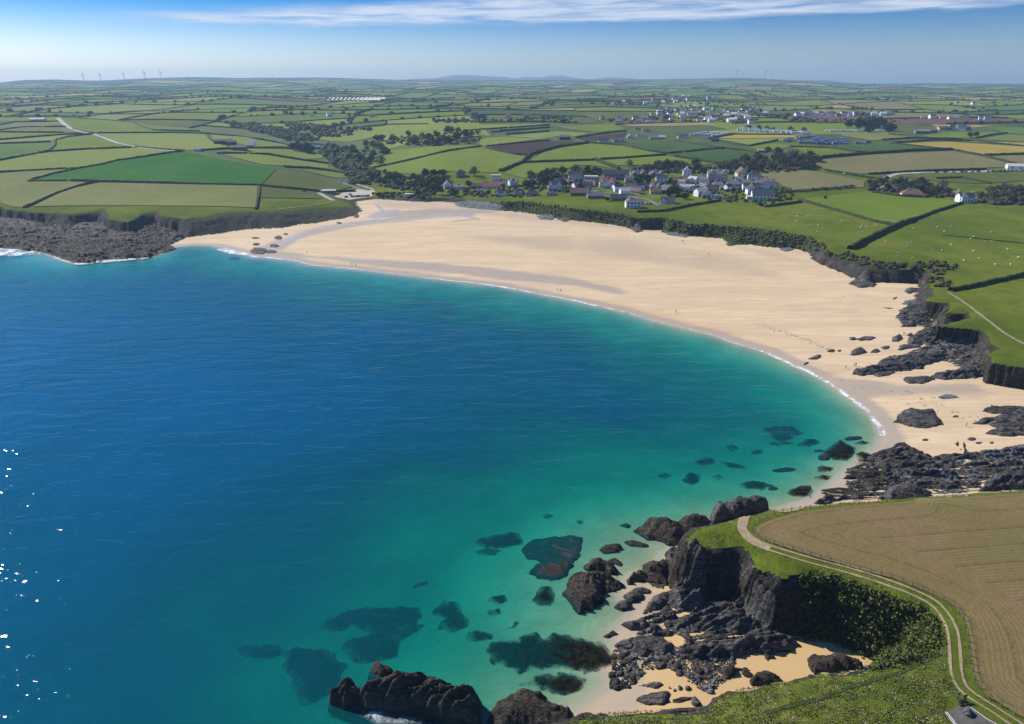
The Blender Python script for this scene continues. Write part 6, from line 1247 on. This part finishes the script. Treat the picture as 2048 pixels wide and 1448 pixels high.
# ------------------------------------------------------------------ surf and foam
m, n, o = newmat('sea_foam'); FOAM = m; p = geopos(n); e = n.attr('edge')[2]
f1 = n.noise(p, .55, 6, .75, 1.2); f2 = n.noise(p, .12, 3, .6); al = n.m('MULTIPLY', n.ss(n.m('ADD', f1, n.m('MULTIPLY', n.m('SUBTRACT', f2, .5), .7)), .42, .56), n.ss(e, 0, .8))
tb = n.new('ShaderNodeBsdfTransparent'); df = n.new('ShaderNodeBsdfDiffuse'); df.inputs[0].default_value = (.85, .87, .88, 1); ms = n.new('ShaderNodeMixShader')
n.put(ms.inputs[0], n.m('MULTIPLY', al, .85)); n.L.new(tb.outputs[0], ms.inputs[1]); n.L.new(df.outputs[0], ms.inputs[2]); n.L.new(ms.outputs[0], o.inputs[0])
def foam_patch(pts, label):
    XY = plane_hit([a for a, b in densify(pts, 6, True)], [b for a, b in densify(pts, 6, True)], 0.0); o = drape('foam', XY, FOAM, 0, 2)
    co = np.empty(len(o.data.vertices)*3); o.data.vertices.foreach_get('co', co); co = co.reshape(-1, 3); co[:, 2] = .12; o.data.vertices.foreach_set('co', co.ravel()); fattr(o, 'edge', seg_dist(co[:, :2], XY)/3.0); stuff(o, label, 'foam')
foam_patch([(-60,490),(0,489),(60,488),(95,500),(82,509),(20,513),(-60,510)], 'white water round the rocks at the left edge')
foam_patch([(90,500),(130,512),(150,520),(225,514),(300,509),(300,517),(230,524),(150,531),(105,518)], 'white water along the left rock platform')
foam_patch([(440,494),(470,500),(500,506),(490,512),(455,508),(430,500)], 'foam patch in the surf left of the stream')
foam_patch(q6((330,1195),(480,1225),(620,1290),(760,1370),(900,1330),(1060,1390),(1060,1460),(600,1460),(480,1390),(400,1300)), 'foam in front of the long dark rock island')
foam_patch(q6((195,1110),(240,1070),(270,1110),(260,1170),(210,1180)), 'foam at the tip of the long dark rock island')
foam_patch(q2((590,570),(620,540),(650,600),(620,620)), 'foam at the seaward corner of the shore platform')
i0, i1 = SHORE_PX.index((455,497)), SHORE_PX.index((1766,872))
Q = np.array(densify([tuple(p) for p in shore[i0:i1+1]], 1.5))
for _ in range(8): Q[1:-1] = (Q[:-2]+2*Q[1:-1]+Q[2:])/4
t = np.gradient(Q, axis=0); t /= np.linalg.norm(t, axis=1)[:, None]; nn = np.stack([t[:, 1], -t[:, 0]], -1)        # towards the sea is one side of the line
if in_poly(Q[200:201]+nn[200:201]*4, SHORE)[0]: nn = -nn
wig = (fbm(Q[:, 0]/9, Q[:, 1]/9, 3, 61)-.5)*3.0; rows = []; ed = []
wd = .8+2.3*sstep(.35, .7, fbm(Q[:, 0]/40, Q[:, 1]/40, 2, 63))
for k in (-1., -.5, 0, .5, 1.): X = Q+nn*(wig+.4+k*wd*.5)[:, None]; rows.append(np.column_stack([X, np.maximum(ground(X[:, 0], X[:, 1]), 0)+.05])); ed.append(np.full(len(Q), (1-abs(k))*1.1+.05))
V = np.stack(rows, 1).reshape(-1, 3); Fq = np.array([(i*5+k, (i+1)*5+k, (i+1)*5+k+1, i*5+k+1) for i in range(len(Q)-1) for k in range(4)])
ob = from_np('surf', V, Fq, FOAM); fattr(ob, 'edge', np.stack(ed, 1).ravel()); stuff(ob, 'thin white line of surf along the curving beach', 'surf')

# ------------------------------------------------------------------ drifted weed on the sand
wl_ = [([(1520,650),(1580,668),(1640,690),(1660,700)], 90, 3), ([(1010,450),(1180,462),(1320,478),(1480,505),(1600,535)], 120, 4), ([(720,470),(900,490),(1100,515),(1300,560),(1480,610)], 60, 16), ([(1700,760),(1800,790),(1900,820),(1980,860)], 60, 14), ([(560,470),(640,492),(800,512)], 40, 8), ([(1650,590),(1720,610),(1790,620)], 30, 16)]
pts = []
for L, k, j in wl_:
    q = densify(L, 2); pts += [(a+random.gauss(0, j*1.5), b+random.gauss(0, j*.4)) for a, b in random.choices(q, k=k)]
H3 = hit([a for a, b in pts], [b for a, b in pts]); V, Fq = [], []
for i, p in enumerate(H3):
    r = random.uniform(.12, .36); a = random.uniform(-.5, .5); c, s_ = math.cos(a), math.sin(a); kx = random.uniform(1, 3.2)
    V.append(np.array([(r*(x*c*kx-y*s_), r*(x*s_*kx+y*c), r*.22*z) for x, y, z in ((1,0,0),(.5,.8,0),(-.4,.9,0),(-1,.1,0),(-.5,-.8,0),(.6,-.7,0),(0,0,1))])+p); Fq += [(i*7+k, i*7+(k+1) % 6, i*7+6) for k in range(6)]
stuff(from_np('drifted_weed', np.vstack(V), np.array(Fq), two_tone('dry_weed', (.06,.045,.025), (.13,.10,.06), 2, .95)), 'dark flecks of drifted weed on the beach', 'seaweed')

# ------------------------------------------------------------------ trees
def leaf_mat(name, a, b, rnd=.3): return two_tone(name, a, b, .7, .95, 0, .1, 4, rnd)
LEAF = dict(dark=leaf_mat('evergreen_leaves', (.015,.025,.008), (.042,.055,.016)), green=leaf_mat('spring_leaves', (.040,.062,.012), (.095,.115,.028)), bare=leaf_mat('bare_twigs', (.055,.050,.030), (.115,.100,.060)))
BARK = two_tone('bark', (.05,.042,.034), (.10,.085,.07), 2, .95)
def leaf_cloud(r, pts, size):
    V, Fc = [], []
    for p in pts:
        u = Vector((r.gauss(0, 1), r.gauss(0, 1), r.gauss(0, 1))).normalized(); w = u.orthogonal().normalized(); v = u.cross(w); s_ = size*r.uniform(.6, 1.3); b = len(V)
        for a, c in ((-1, -.7), (.9, -1), (1, .8), (-.8, 1)): V.append(tuple(Vector(p)+w*a*s_*.5+v*c*s_*.5))
        Fc.append((b, b+1, b+2, b+3))
    return V, Fc
def tree_proto(style, seed, h=8.0):
    r = random.Random(seed); root = empty('tree', (0, 0, 0)); V, Fc = [], []; th = h*(.34 if style != 'dark' else .28); tube(V, Fc, [(0,0,-.8),(.1,0,th*.6),(.05,.1,th*1.3)], [.34,.25,.14], 6)
    tips = []
    for k in range(6): a = k*1.05+r.uniform(-.3, .3); e = (math.cos(a)*h*.28, math.sin(a)*h*.28, h*r.uniform(.5, .8)); tube(V, Fc, [(.05,0,th*r.uniform(.7, 1.2)), (e[0]*.5, e[1]*.5, (th+e[2])*.5), e], [.13,.09,.04], 4); tips.append(e)
    py_obj('trunk', V, Fc, BARK, root); pts = []; lobes = [(t[0], t[1], t[2]*r.uniform(.6, 1), h*r.uniform(.19, .28)) for t in tips]+[(0, 0, h*.74, h*.25), (0, 0, h*.5, h*.30), (.5, .3, h*.34, h*.26)]
    nl = 300 if style != 'bare' else 230
    for _ in range(nl):
        x, y, z, rad = r.choice(lobes); d = Vector((r.gauss(0, 1), r.gauss(0, 1), r.gauss(0, .85))).normalized()*rad*r.uniform(.55, 1.08); pts.append((x+d.x, y+d.y, z+d.z))
    V, Fc = leaf_cloud(r, pts, .95 if style != 'bare' else .75); py_obj('crown', V, Fc, LEAF[style], root); return root
PROTO = {k: [tree_proto(k, i*7+len(k)) for i in range(3)] for k in LEAF}; USED = set()
def tree(x, y, z, style, s_, label, group):
    pr = random.choice(PROTO[style])
    if pr.name in USED: t = copy_tree(pr)
    else: t = pr; USED.add(pr.name)
    t.location = (x, y, z); t.rotation_euler = (0, 0, random.uniform(0, 6.3)); t.scale = (s_*random.uniform(.9, 1.25), s_*random.uniform(.9, 1.25), s_*random.uniform(.8, 1.1)); tag(t, label, 'tree', group)
CL = ((([(1252,336),(1300,328),(1400,332),(1432,334),(1432,345),(1300,347)]), 26, ('bare','bare','bare','green'), .8, 'bare spring tree in the belt behind the village', 'tree belt behind the village'),
    ([(1432,340),(1480,328),(1560,308),(1600,308),(1640,321),(1610,339),(1540,347),(1440,348)], 40, ('bare','bare','green'), .95, 'tree of the rounded wood right of the village', 'rounded wood right of the village'),
    ([(1730,370),(1800,358),(1880,370),(1915,388),(1900,400),(1840,390),(1740,383)], 30, ('bare','bare','dark','green'), .75, 'tree of the wood around the two bungalows', 'wood around the bungalows'),
    ([(1945,400),(1970,385),(2048,376),(2090,376),(2090,410),(1980,409)], 28, ('bare','green','bare'), .8, 'tree of the wood at the right edge', 'wood at the right edge'),
    ([(1040,372),(1060,350),(1120,350),(1200,338),(1215,350),(1140,357),(1060,378)], 24, ('bare','green','dark','green'), .8, 'tree on the slope at the left of the village', 'trees at the left of the village'),
    ([(735,354),(800,354),(860,350),(900,354),(890,372),(870,390),(800,378),(740,368)], 32, ('green','green','dark'), .75, 'bushy tree in the wood at the valley mouth', 'wood at the valley mouth'),
    ([(690,304),(720,292),(765,288),(782,302),(762,332),(732,334),(705,318)], 28, ('green','green','bare'), .85, 'tree of the thicket in the valley bottom', 'thicket in the valley bottom'),
    ([(745,284),(800,273),(890,265),(930,264),(965,272),(950,287),(860,292),(800,288)], 32, ('bare','green','dark'), .9, 'tree of the belt beside the long pale field', 'tree belt beside the long pale field'),
    ([(580,294),(620,294),(645,304),(620,308),(588,302)], 14, ('dark','green'), .9, 'dark tree in front of the pond', 'trees in front of the pond'),
    ([(1690,250),(1720,242),(1780,247),(1800,260),(1780,269),(1700,264)], 22, ('dark','dark','green'), 1.25, 'dark conifer-like tree of the wood behind the caravans', 'dark wood behind the caravans'))
for poly, nn_, sty, s_, lab, grp in CL:
    sp = spread(poly, nn_, len(lab)); sp.sort(key=lambda q: q[1]); H3 = hit([a for a, b in sp], [b for a, b in sp])
    for p in H3: sy = random.choice(sty); tree(p[0], p[1], p[2], sy, 1.45*s_*random.uniform(.75, 1.15), {'bare': 'brown twiggy ', 'green': 'fresh green ', 'dark': 'dark evergreen '}[sy]+lab.replace('bare spring ', '').replace('dark conifer-like ', '').replace('dark ', '', 1).replace('bushy ', ''), grp)
for x, y, st_, s_, lab in ((851,354,'dark',1.0,'dark pine left of the grey hipped house'),(868,352,'dark',1.1,'second dark pine left of the grey hipped house'),(886,352,'dark',1.1,'broad dark pine nearest the grey hipped house'),(948,352,'bare',1.35,'tall bare tree between the village houses above the beach'),(938,374,'dark',.9,'dark evergreen beside the rusty brown roof'),(1278,372,'dark',1.5,'big spreading dark tree in the middle of the village'),(1296,367,'dark',1.3,'dark tree right of the big spreading one'),(1352,390,'dark',1.4,'dark tree in front of the white box house'),(1340,392,'dark',1.1,'dark tree beside the low half-hidden white building'),(1535,303,'dark',1.0,'round dark tree beside the small shed'),(1160,382,'dark',1.0,'dark tree by the boarded hall'),(1125,374,'dark',1.1,'dark tree above the twin-gabled white house'),(1520,412,'dark',.6,'dark shrub below the biggest dark roof'),(836,392,'dark',.8,'dark bush right of the beach kiosk'),(759,394,'dark',.8,'dark bush by the car park left of the kiosk'),(910,392,'dark',.9,'dark bush behind the pale rock shelf'),(1368,398,'dark',.9,'dark bush at the hedge below the white box house'),(1215,402,'dark',.6,'round bush between the two stone bungalows'),(1940,275,'dark',1.0,'left round tree by the slanting hedge far right'),(1952,273,'dark',1.1,'right round tree by the slanting hedge far right'),(672,336,'green',.7,'round bush at the edge of the brown valley meadow'),(716,345,'green',.8,'round tree on the brown valley meadow'),(770,348,'green',.8,'round tree at the lower edge of the big green field'),(1650,398,'dark',.4,'small bush on the earth bank by the sheep')):
    p = hit1(x, y); tree(p[0], p[1], p[2], st_, s_, lab, None)
# bushes in a row above the lime green field, village shrubs, shrubby cliff heads
for i in range(26): p = hit1(1572+i*5.4, 386-i*.42+random.uniform(-.8, .8)); tree(p[0], p[1], p[2], random.choice(('bare', 'dark')), .42, 'bush in the row above the lime green field', 'row of bushes above the lime green field')
# clumps nobody could count: leaf lumps merged into one mass
bm = bmesh.new(); bmesh.ops.create_icosphere(bm, subdivisions=1, radius=1); LV = np.array([v.co[:] for v in bm.verts]); LF = np.array([[v.index for v in f.verts] for f in bm.faces]); bm.free()
def lumps(name, XYZ, r0, r1, mat, label, cat='scrub'):
    V = np.empty((len(XYZ), len(LV), 3)); 
    for i, p in enumerate(XYZ): r = rs.uniform(r0, r1); V[i] = LV*rs.uniform(.55, 1.35, (len(LV), 1))*np.array([r*1.15, r*1.15, r*.85])+np.array([p[0], p[1], p[2]+r*.4])
    F_all = (LF[None]+(np.arange(len(XYZ))*len(LV))[:, None, None]).reshape(-1, 3); return stuff(from_np(name, V.reshape(-1, 3), F_all, mat), label, cat)
SCR = two_tone('scrub_leaves', (.024,.034,.010), (.070,.078,.024), .35, .95, .5); SCR2 = two_tone('valley_scrub', (.034,.050,.014), (.085,.100,.034), .25, .95, .5)
fs = np.array(far_spots); fs = fs[rs.permutation(len(fs))[:3600]]; fs = fs+rs.normal(0, 5, fs.shape)
lumps('far_trees', np.column_stack([fs, zland(fs[:, 0], fs[:, 1])+1.0]), 2.4, 6.0, SCR, 'distant trees dotted along the far hedges', 'trees')
def lump_px(name, polys, r0, r1, mat, label):
    pts = []
    for i, (poly, k) in enumerate(polys): pts += spread(poly, k, i+11)
    lumps(name, hit([a for a, b in pts], [b for a, b in pts]), r0, r1, mat, label)
lump_px('valley_scrub', (([(660,290),(700,296),(730,330),(760,350),(730,368),(700,372),(690,345),(668,330),(640,306)], 260), ([(480,250),(560,256),(620,272),(640,282),(600,284),(560,276),(500,262)], 240), ([(620,262),(700,256),(760,262),(700,272),(640,276)], 60), ([(560,245),(640,250),(700,250),(660,258),(590,262)], 90), ([(440,243),(520,250),(540,262),(470,256)], 70)), 2.2, 5.5, SCR2, 'rough green scrub filling the valley floor')
lump_px('undergrowth', (([(1252,338),(1300,332),(1432,338),(1432,346),(1300,348)], 170), ([(1432,342),(1480,330),(1560,310),(1600,310),(1640,323),(1610,340),(1540,348),(1440,349)], 260), ([(1730,372),(1800,360),(1880,372),(1915,390),(1900,401),(1840,392),(1740,384)], 170), ([(1945,402),(1970,387),(2048,378),(2090,378),(2090,411),(1980,410)], 170), ([(735,356),(800,356),(860,352),(900,356),(890,374),(870,391),(800,380),(740,370)], 190), ([(1040,374),(1060,352),(1120,350),(1200,340),(1215,352),(1140,359),(1060,380)], 90), ([(745,286),(800,275),(890,267),(930,266),(965,274),(950,288),(860,293),(800,290)], 150)), 1.5, 3.2, two_tone('woodland_undergrowth', (.036,.036,.019), (.080,.074,.038), .3, .95, .5), 'brown-green undergrowth filling the woods behind the village')
lump_px('village_shrubs', (([(880,372),(1000,372),(1100,376),(1140,384),(1040,397),(900,392)], 150), ([(1100,360),(1240,362),(1240,372),(1150,372)], 80), ([(1240,362),(1420,362),(1500,372),(1560,384),(1560,404),(1440,404),(1330,392),(1260,378)], 230), ([(740,386),(860,386),(900,392),(850,396),(745,395)], 60), ([(1548,372),(1580,376),(1590,398),(1540,410),(1500,404)], 60)), 1.0, 2.4, SCR, 'dark garden shrubs between the village houses')
lump_px('town_trees', ((T1, 190), ([(1200,212),(1300,206),(1450,196),(1540,210),(1500,222),(1330,216)], 120), ([(1560,234),(1700,240),(1810,240),(1800,248),(1600,244)], 60), ([(860,240),(960,236),(1000,242),(960,247),(870,246)], 60), ([(1020,238),(1090,232),(1150,236),(1140,244),(1040,246)], 60), ([(1480,254),(1560,256),(1640,262),(1600,266),(1520,262)], 30)), 1.8, 4.2, SCR, 'distant dark trees in and around the town')
co = np.empty(len(GROUND['cliff'].data.vertices)*3); GROUND['cliff'].data.vertices.foreach_get('co', co); co = co.reshape(-1, 3); vg = np.empty(len(co), np.float32); GROUND['cliff'].data.attributes['veg'].data.foreach_get('value', vg)
px, py = project(co[:, 0], co[:, 1], co[:, 2]); far_c = co[(vg > .5) & (py < 520)]; far_c = far_c[rs.permutation(len(far_c))[:1500]]
lumps('cliff_scrub', far_c-np.array([0, 0, .4]), .5, 1.5, SCR2, 'bushy growth on the cliffs below the village')
near_c_ = co[(vg > .5) & (py > 1100)]; near_c_ = near_c_[rs.permutation(len(near_c_))[:2600]]
r_ = random.Random(4); pts = []
for c0 in near_c_:
    k_ = r_.uniform(.25, .7); pts += [(c0[0]+r_.gauss(0, k_), c0[1]+r_.gauss(0, k_)-.1, c0[2]+abs(r_.gauss(0, k_*.7))) for _ in range(8)]
V, Fc = leaf_cloud(r_, pts, .42); stuff(from_np('cliff_plants', V, np.array(Fc), two_tone('cliff_leaves', (.035,.052,.010), (.12,.13,.032), .5, .95)), 'leafy plants hanging on the near cove slope', 'plants')
tops = [(1690,512),(1720,519),(1735,526),(1760,530),(1800,533),(1850,530),(1880,528),(1900,535),(1870,560),(1885,570),(1876,545),(1840,534),(1780,531)]; pts = [(x+random.uniform(-16, 16), y+random.uniform(-5, 5)) for x, y in tops for _ in range(16)]
lumps('cliff_top_gorse', hit([a for a, b in pts], [b for a, b in pts]), .6, 1.5, two_tone('brown_gorse', (.030,.026,.014), (.075,.060,.030), .6, .95, .5), 'brown gorse along the top of the right cliffs')

# ------------------------------------------------------------------ near grass
def tufts(name, polys_n, hgt, wid, mat, label):
    pts = []
    for i, (poly, k) in enumerate(polys_n):
        P = np.array(poly); q = np.column_stack([rs.uniform(P[:, 0].min(), P[:, 0].max(), k*3), rs.uniform(P[:, 1].min(), P[:, 1].max(), k*3)]); pts.append(q[in_poly(q, P) & (fbm(q[:, 0]/34+i*3+hgt*50, q[:, 1]/16, 3, 88) > .47)][:k])
    q = np.vstack(pts); H3 = hit(q[:, 0], q[:, 1]); k = len(H3); V = []; b = 3
    for j in range(b):
        a = rs.uniform(0, 6.3, k); h = hgt*rs.uniform(.5, 1.4, k); w = wid*rs.uniform(.6, 1.4, k); l = h*.6; dx_, dy_ = np.cos(a), np.sin(a)
        A = H3+np.stack([-dy_*w, dx_*w, -.05+0*a], -1); B = H3+np.stack([dy_*w, -dx_*w, -.05+0*a], -1); Cc = H3+np.stack([dx_*l, dy_*l, h], -1); V.append(np.stack([A, B, Cc], 1))
    V = np.concatenate(V).reshape(-1, 3); return stuff(from_np(name, V, np.arange(len(V)).reshape(-1, 3), mat), label, 'grass')
BLD = two_tone('grass_blades', (.11,.15,.014), (.21,.23,.045), .5, .9); BLD2 = two_tone('dry_grass_blades', (.20,.17,.08), (.34,.29,.17), .8, .9); FLW = two_tone('pale_flowers', (.50,.46,.36), (.62,.52,.50), 1.5, .9)
slope = [(1890,1290),(1905,1340),(1912,1380),(1890,1420),(1900,1460),(1100,1460),(1180,1428),(1292,1420),(1417,1422),(1430,1395),(1500,1370),(1611,1356),(1690,1343),(1780,1330),(1850,1308)]
tip = [(1371,1067),(1400,1050),(1490,1028),(1560,1014),(1484,1040),(1476,1058),(1490,1076),(1560,1108),(1700,1146),(1860,1208),(1890,1240),(1870,1230),(1780,1190),(1620,1142),(1560,1150),(1500,1100),(1440,1094),(1378,1080)]
verge = [(1510,1082),(1600,1108),(1720,1142),(1830,1180),(1895,1215),(1925,1250),(1932,1300),(1940,1360),(1990,1410),(2048,1445),(2030,1448),(1950,1395),(1922,1355),(1918,1290),(1900,1240),(1820,1184),(1600,1112)]
tufts('grass', ((slope, 7000), (tip, 3000), (verge, 2200)), .20, .10, BLD, 'tussocky grass on the near slope and track sides')
tufts('dry_grass', ((slope, 1900), (tip, 200), ([(1780,1290),(1850,1230),(1885,1260),(1880,1290),(1800,1325)], 900)), .30, .07, BLD2, 'pale dry grass speckling the near slope')
tufts('wild_flowers', ((slope, 900),), .18, .08, FLW, 'pale flowers dotted over the near slope')

# ------------------------------------------------------------------ people, sheep, cars
def skin_mesh(name, pts, edges, rad, mats, root=0, sub=1):
    me = bpy.data.meshes.new(name); me.from_pydata(pts, edges, []); ob = bpy.data.objects.new(name, me); link(ob)
    ob.modifiers.new('s', 'SKIN'); sv = me.skin_vertices[0].data
    for i, r in enumerate(rad): sv[i].radius = (r, r) if not isinstance(r, tuple) else r
    sv[root].use_root = True; ss = ob.modifiers.new('u', 'SUBSURF'); ss.levels = sub; ss.render_levels = sub
    dg = bpy.context.evaluated_depsgraph_get(); res = bpy.data.meshes.new_from_object(ob.evaluated_get(dg)); bpy.data.objects.remove(ob)
    res.materials.clear()
    for m_ in mats: res.materials.append(m_)
    return res
CLOTH = [flat_mat('dark_clothes', (.03,.032,.045)), flat_mat('blue_clothes', (.05,.09,.20)), flat_mat('red_clothes', (.30,.05,.05)), flat_mat('pale_clothes', (.45,.42,.40))]
SKIN = flat_mat('skin', (.45,.28,.20)); TROU = flat_mat('trousers', (.05,.05,.07)); HAIR = flat_mat('hair', (.035,.025,.02))
def person_mesh(ci, stride):
    s_ = stride; pts = [(0,0,.95),(0,0,1.18),(0,0,1.42),(0,0,1.53),(0,-.02,1.66),(.10,0,.90),(.11,-s_*.5,.50),(.11,s_*.1-s_*.3,.08),(.11,-s_*.5-.10,.04),(-.10,0,.90),(-.11,s_*.4,.50),(-.11,s_*.9,.10),(-.11,s_*.9-.12,.04),(.20,0,1.40),(.26,.05*s_,1.14),(.25,-.10-.2*s_,.90),(.25,-.15-.2*s_,.82),(-.20,0,1.40),(-.26,.05,1.14),(-.25,-.10+.1*s_,.90),(-.25,-.15+.1*s_,.82)]
    ed = [(0,1),(1,2),(2,3),(3,4),(0,5),(5,6),(6,7),(7,8),(0,9),(9,10),(10,11),(11,12),(2,13),(13,14),(14,15),(15,16),(2,17),(17,18),(18,19),(19,20)]
    rad = [(.15,.11),(.14,.10),(.16,.10),.06,.105,.09,.07,.05,.045,.09,.07,.05,.045,.06,.048,.036,.04,.06,.048,.036,.04]
    me = skin_mesh('person', pts, ed, rad, [CLOTH[ci], TROU, SKIN, HAIR], 0, 2)
    for f in me.polygons:
        z = f.center.z; x = abs(f.center.x); f.material_index = 3 if (z > 1.66 or (z > 1.58 and f.center.y > .03)) else 2 if z > 1.50 else 1 if (z < .95 and x < .2) else 2 if (x > .2 and z < .93) else 0
        f.use_smooth = True
    return me
PM = [person_mesh(i, s_) for i in range(4) for s_ in (.12, .4)]
for i, (x, y, ci, lab) in enumerate(((704,531,0,'left one of two people walking on the wet sand at the left of the bay'),(712,532,0,'right one of two people walking on the wet sand at the left of the bay'),(1115,581,1,'smaller left person of the pair at the surf in the middle of the beach'),(1121,583,1,'right person of the pair at the surf in the middle of the beach'),(1352,626,0,'lone walker in dark clothes near the surf right of the middle'),(1364,484,0,'left one of two people near the dunes below the village cliffs'),(1366.5,484.5,0,'right one of two people near the dunes below the village cliffs'),(1417,510,0,'lone person on the upper sand below the village cliffs'),(1691,737,3,'person in pale clothes standing at the surf left of the slate tongue'),(1708,733,2,'left one of two people at the tip of the slate tongue'),(1711.5,732,0,'right one of two people at the tip of the slate tongue'),(1807,671,2,'left one of two people beside the rounded dark rock'),(1810,671,2,'right one of two people beside the rounded dark rock'),(1843,766,3,'person in pale clothes in front of the dark broken rock'),(1932,853,0,'person in dark clothes on the lower right sand with a long shadow'),(1909,863,0,'person crouching-small on the sand above the weedy patch'),(614,505,0,'lone person by the stream mouth'),(1914.5,1397,0,'left one of two people in dark clothes at the corner of the tarmac'),(1928,1402,0,'right one of two people in dark clothes at the corner of the tarmac'),(1808.5,671.5,0,'third tiny figure beside the rounded dark rock'))):
    if i in (15, 19): continue
    p = hit1(x, y); ob = bpy.data.objects.new('person', PM[ci*2+(i % 2)]); link(ob); ob.location = (p[0], p[1], p[2]); ob.rotation_euler = (0, 0, random.uniform(0, 6.3)); tag(ob, lab, 'person')
# low bench by the tarmac
g = hit1(1925, 1409); root = empty('bench', tuple(g), .3); tag(root, 'dark low bench at the corner of the tarmac by two people', 'bench')
V, Fc = [], []; box(V, Fc, -.9, .9, -.22, .22, .42, .5); py_obj('seat', V, Fc, WALLM['dark'], root); V, Fc = [], []; box(V, Fc, -.9, .9, .2, .27, .6, .95); py_obj('backrest', V, Fc, WALLM['dark'], root)
for x in (-.7, .7): V, Fc = [], []; box(V, Fc, x-.06, x+.06, -.2, .24, -.1, .42); py_obj('leg', V, Fc, WALLM['dark'], root)
WOOL = flat_mat('wool', (.62,.58,.50))
SHM = skin_mesh('sheep', [(0,0,.72),(0,.35,.72),(0,-.35,.72),(0,-.58,.88),(0,-.80,.86),(.14,.38,.42),(.14,.40,.02),(-.14,.38,.42),(-.14,.36,.02),(.14,-.32,.42),(.14,-.30,.02),(-.14,-.32,.42),(-.14,-.36,.02)], [(0,1),(0,2),(2,3),(3,4),(1,5),(5,6),(1,7),(7,8),(2,9),(9,10),(2,11),(11,12)], [.34,.30,.29,.14,.08,.09,.05,.09,.05,.09,.05,.09,.05], [WOOL], 0, 1)
for poly, k, lab, grp in (([(1712,500),(1760,475),(1840,450),(1920,445),(2044,475),(2044,540),(1900,556),(1800,522)], 27, 'white sheep grazing in the field right of the thick dark hedge bank', 'sheep right of the hedge bank'), ([(1540,440),(1620,424),(1680,436),(1770,458),(1720,480),(1660,486),(1600,462)], 16, 'white sheep grazing in the field left of the thick dark hedge bank', 'sheep left of the hedge bank')):
    for x, y in spread(poly, k, k): p = hit1(x, y); ob = bpy.data.objects.new('sheep', SHM); link(ob); ob.location = p; ob.rotation_euler = (0, 0, random.uniform(0, 6.3)); s_ = random.uniform(.9, 1.25); ob.scale = (s_,)*3; tag(ob, lab, 'sheep', grp)
def car_proto(mt):
    root = empty('parked_car', (0, 0, 0)); sec = [(-2.1,.45,.75),(-1.9,.35,.9),(-.8,.3,.95),(1.3,.3,.98),(2.0,.35,.9),(2.1,.45,.75)]; V, Fc = [], []
    for x, a, b in sec: V += [(x,-.82,a),(x,.82,a),(x,.80,b),(x,-.80,b)]
    for i in range(len(sec)-1):
        for k in range(4): Fc.append((i*4+k, i*4+(k+1) % 4, (i+1)*4+(k+1) % 4, (i+1)*4+k))
    Fc += [(3,2,1,0), (20,21,22,23)]; py_obj('body', V, Fc, mt, root)
    V = [(-1.0,-.76,.95),(1.9,-.76,.97),(1.9,.76,.97),(-1.0,.76,.95),(-.3,-.62,1.42),(1.4,-.62,1.42),(1.4,.62,1.42),(-.3,.62,1.42)]; cab = py_obj('cabin', V, [(0,1,5,4),(1,2,6,5),(2,3,7,6),(3,0,4,7)], GLASS, root); V2, F2 = [], []; box(V2, F2, -.32, 1.42, -.63, .63, 1.423, 1.47); py_obj('car_roof', V2, F2, mt, cab)
    for x in (-1.35, 1.35):
        for y in (-.8, .8): V, Fc = [], []; tube(V, Fc, [(x,y-.1,.32),(x,y+.1,.32)], [.32,.32], 10); py_obj('wheel', V, Fc, TROU, root)
    return root
CM = [('white', (.75,.75,.76)), ('silver', (.45,.47,.50)), ('dark', (.03,.035,.045)), ('blue', (.06,.12,.28)), ('red', (.32,.04,.04))]; CP = {k: car_proto(flat_mat(k+'_car_paint', c, .3, .02)) for k, c in CM}; CU = set()
def car(px, py, kind, label, group, yaw=1.2):
    p = hit1(px, py); pr = CP[kind]
    if kind in CU: t = copy_tree(pr)
    else: t = pr; CU.add(kind)
    t.location = (p[0], p[1], p[2]+.3); t.rotation_euler = (0, 0, yaw+random.uniform(-.15, .15)); tag(t, label, 'car', group)
kn = ['dark', 'white', 'silver', 'dark', 'blue', 'white', 'silver', 'white', 'dark', 'red']
for i in range(9): car(704+i*4.0, 394.4-i*.22, kn[i % 10], f'{kn[i % 10]} car parked in the row at the edge of the beach', 'cars in the beach row')
for x, y, k, lab in ((692,395,'dark','dark car at the left end behind the beach row'),(700,390.5,'blue','blue car alone in the middle of the beach car park'),(729,380,'white','white car at the top of the beach car park'),(735,380.5,'silver','silver car at the top of the beach car park'),(681,365.5,'white','white car on the lane above the beach car park'),(608,384,'dark','dark car on the headland above the sandy loop'),(1158,376,'white','white car by the boarded hall'),(1284,408,'blue','blue car behind the tall seafront house'),(1291,408,'white','white car behind the tall seafront house'),(1298,408,'silver','silver car behind the tall seafront house'),(1688,348.5,'white','white van-like car on the lane between the fallow fields')): car(x, y, k, lab, None)
for i, x in enumerate((1873,1890,1906,1923,1930,1943,1956,1975,1985,1992,2000,2008,2016,2024,2032,2040)): car(x, 345.5-(x-1873)*.018, kn[(i*3) % 10], f'{kn[(i*3) % 10]} car on the roadside strip far right', 'cars along the road far right', .2)

# ------------------------------------------------------------------ air
V, Fc = [], []; box(V, Fc, -9500, 9500, -1600, 9900, -17, 262); m, n, o = newmat('haze'); pv_ = n.new('ShaderNodeVolumePrincipled'); pv_.inputs['Color'].default_value = (.52,.77,1,1); pv_.inputs['Density'].default_value = 1.0e-4; pv_.inputs['Anisotropy'].default_value = .15; pv_.inputs['Density Attribute'].default_value = ''
n.L.new(pv_.outputs[0], o.inputs['Volume']); stuff(py_obj('haze', V, Fc, m), 'pale blue haze over the far land', 'haze')
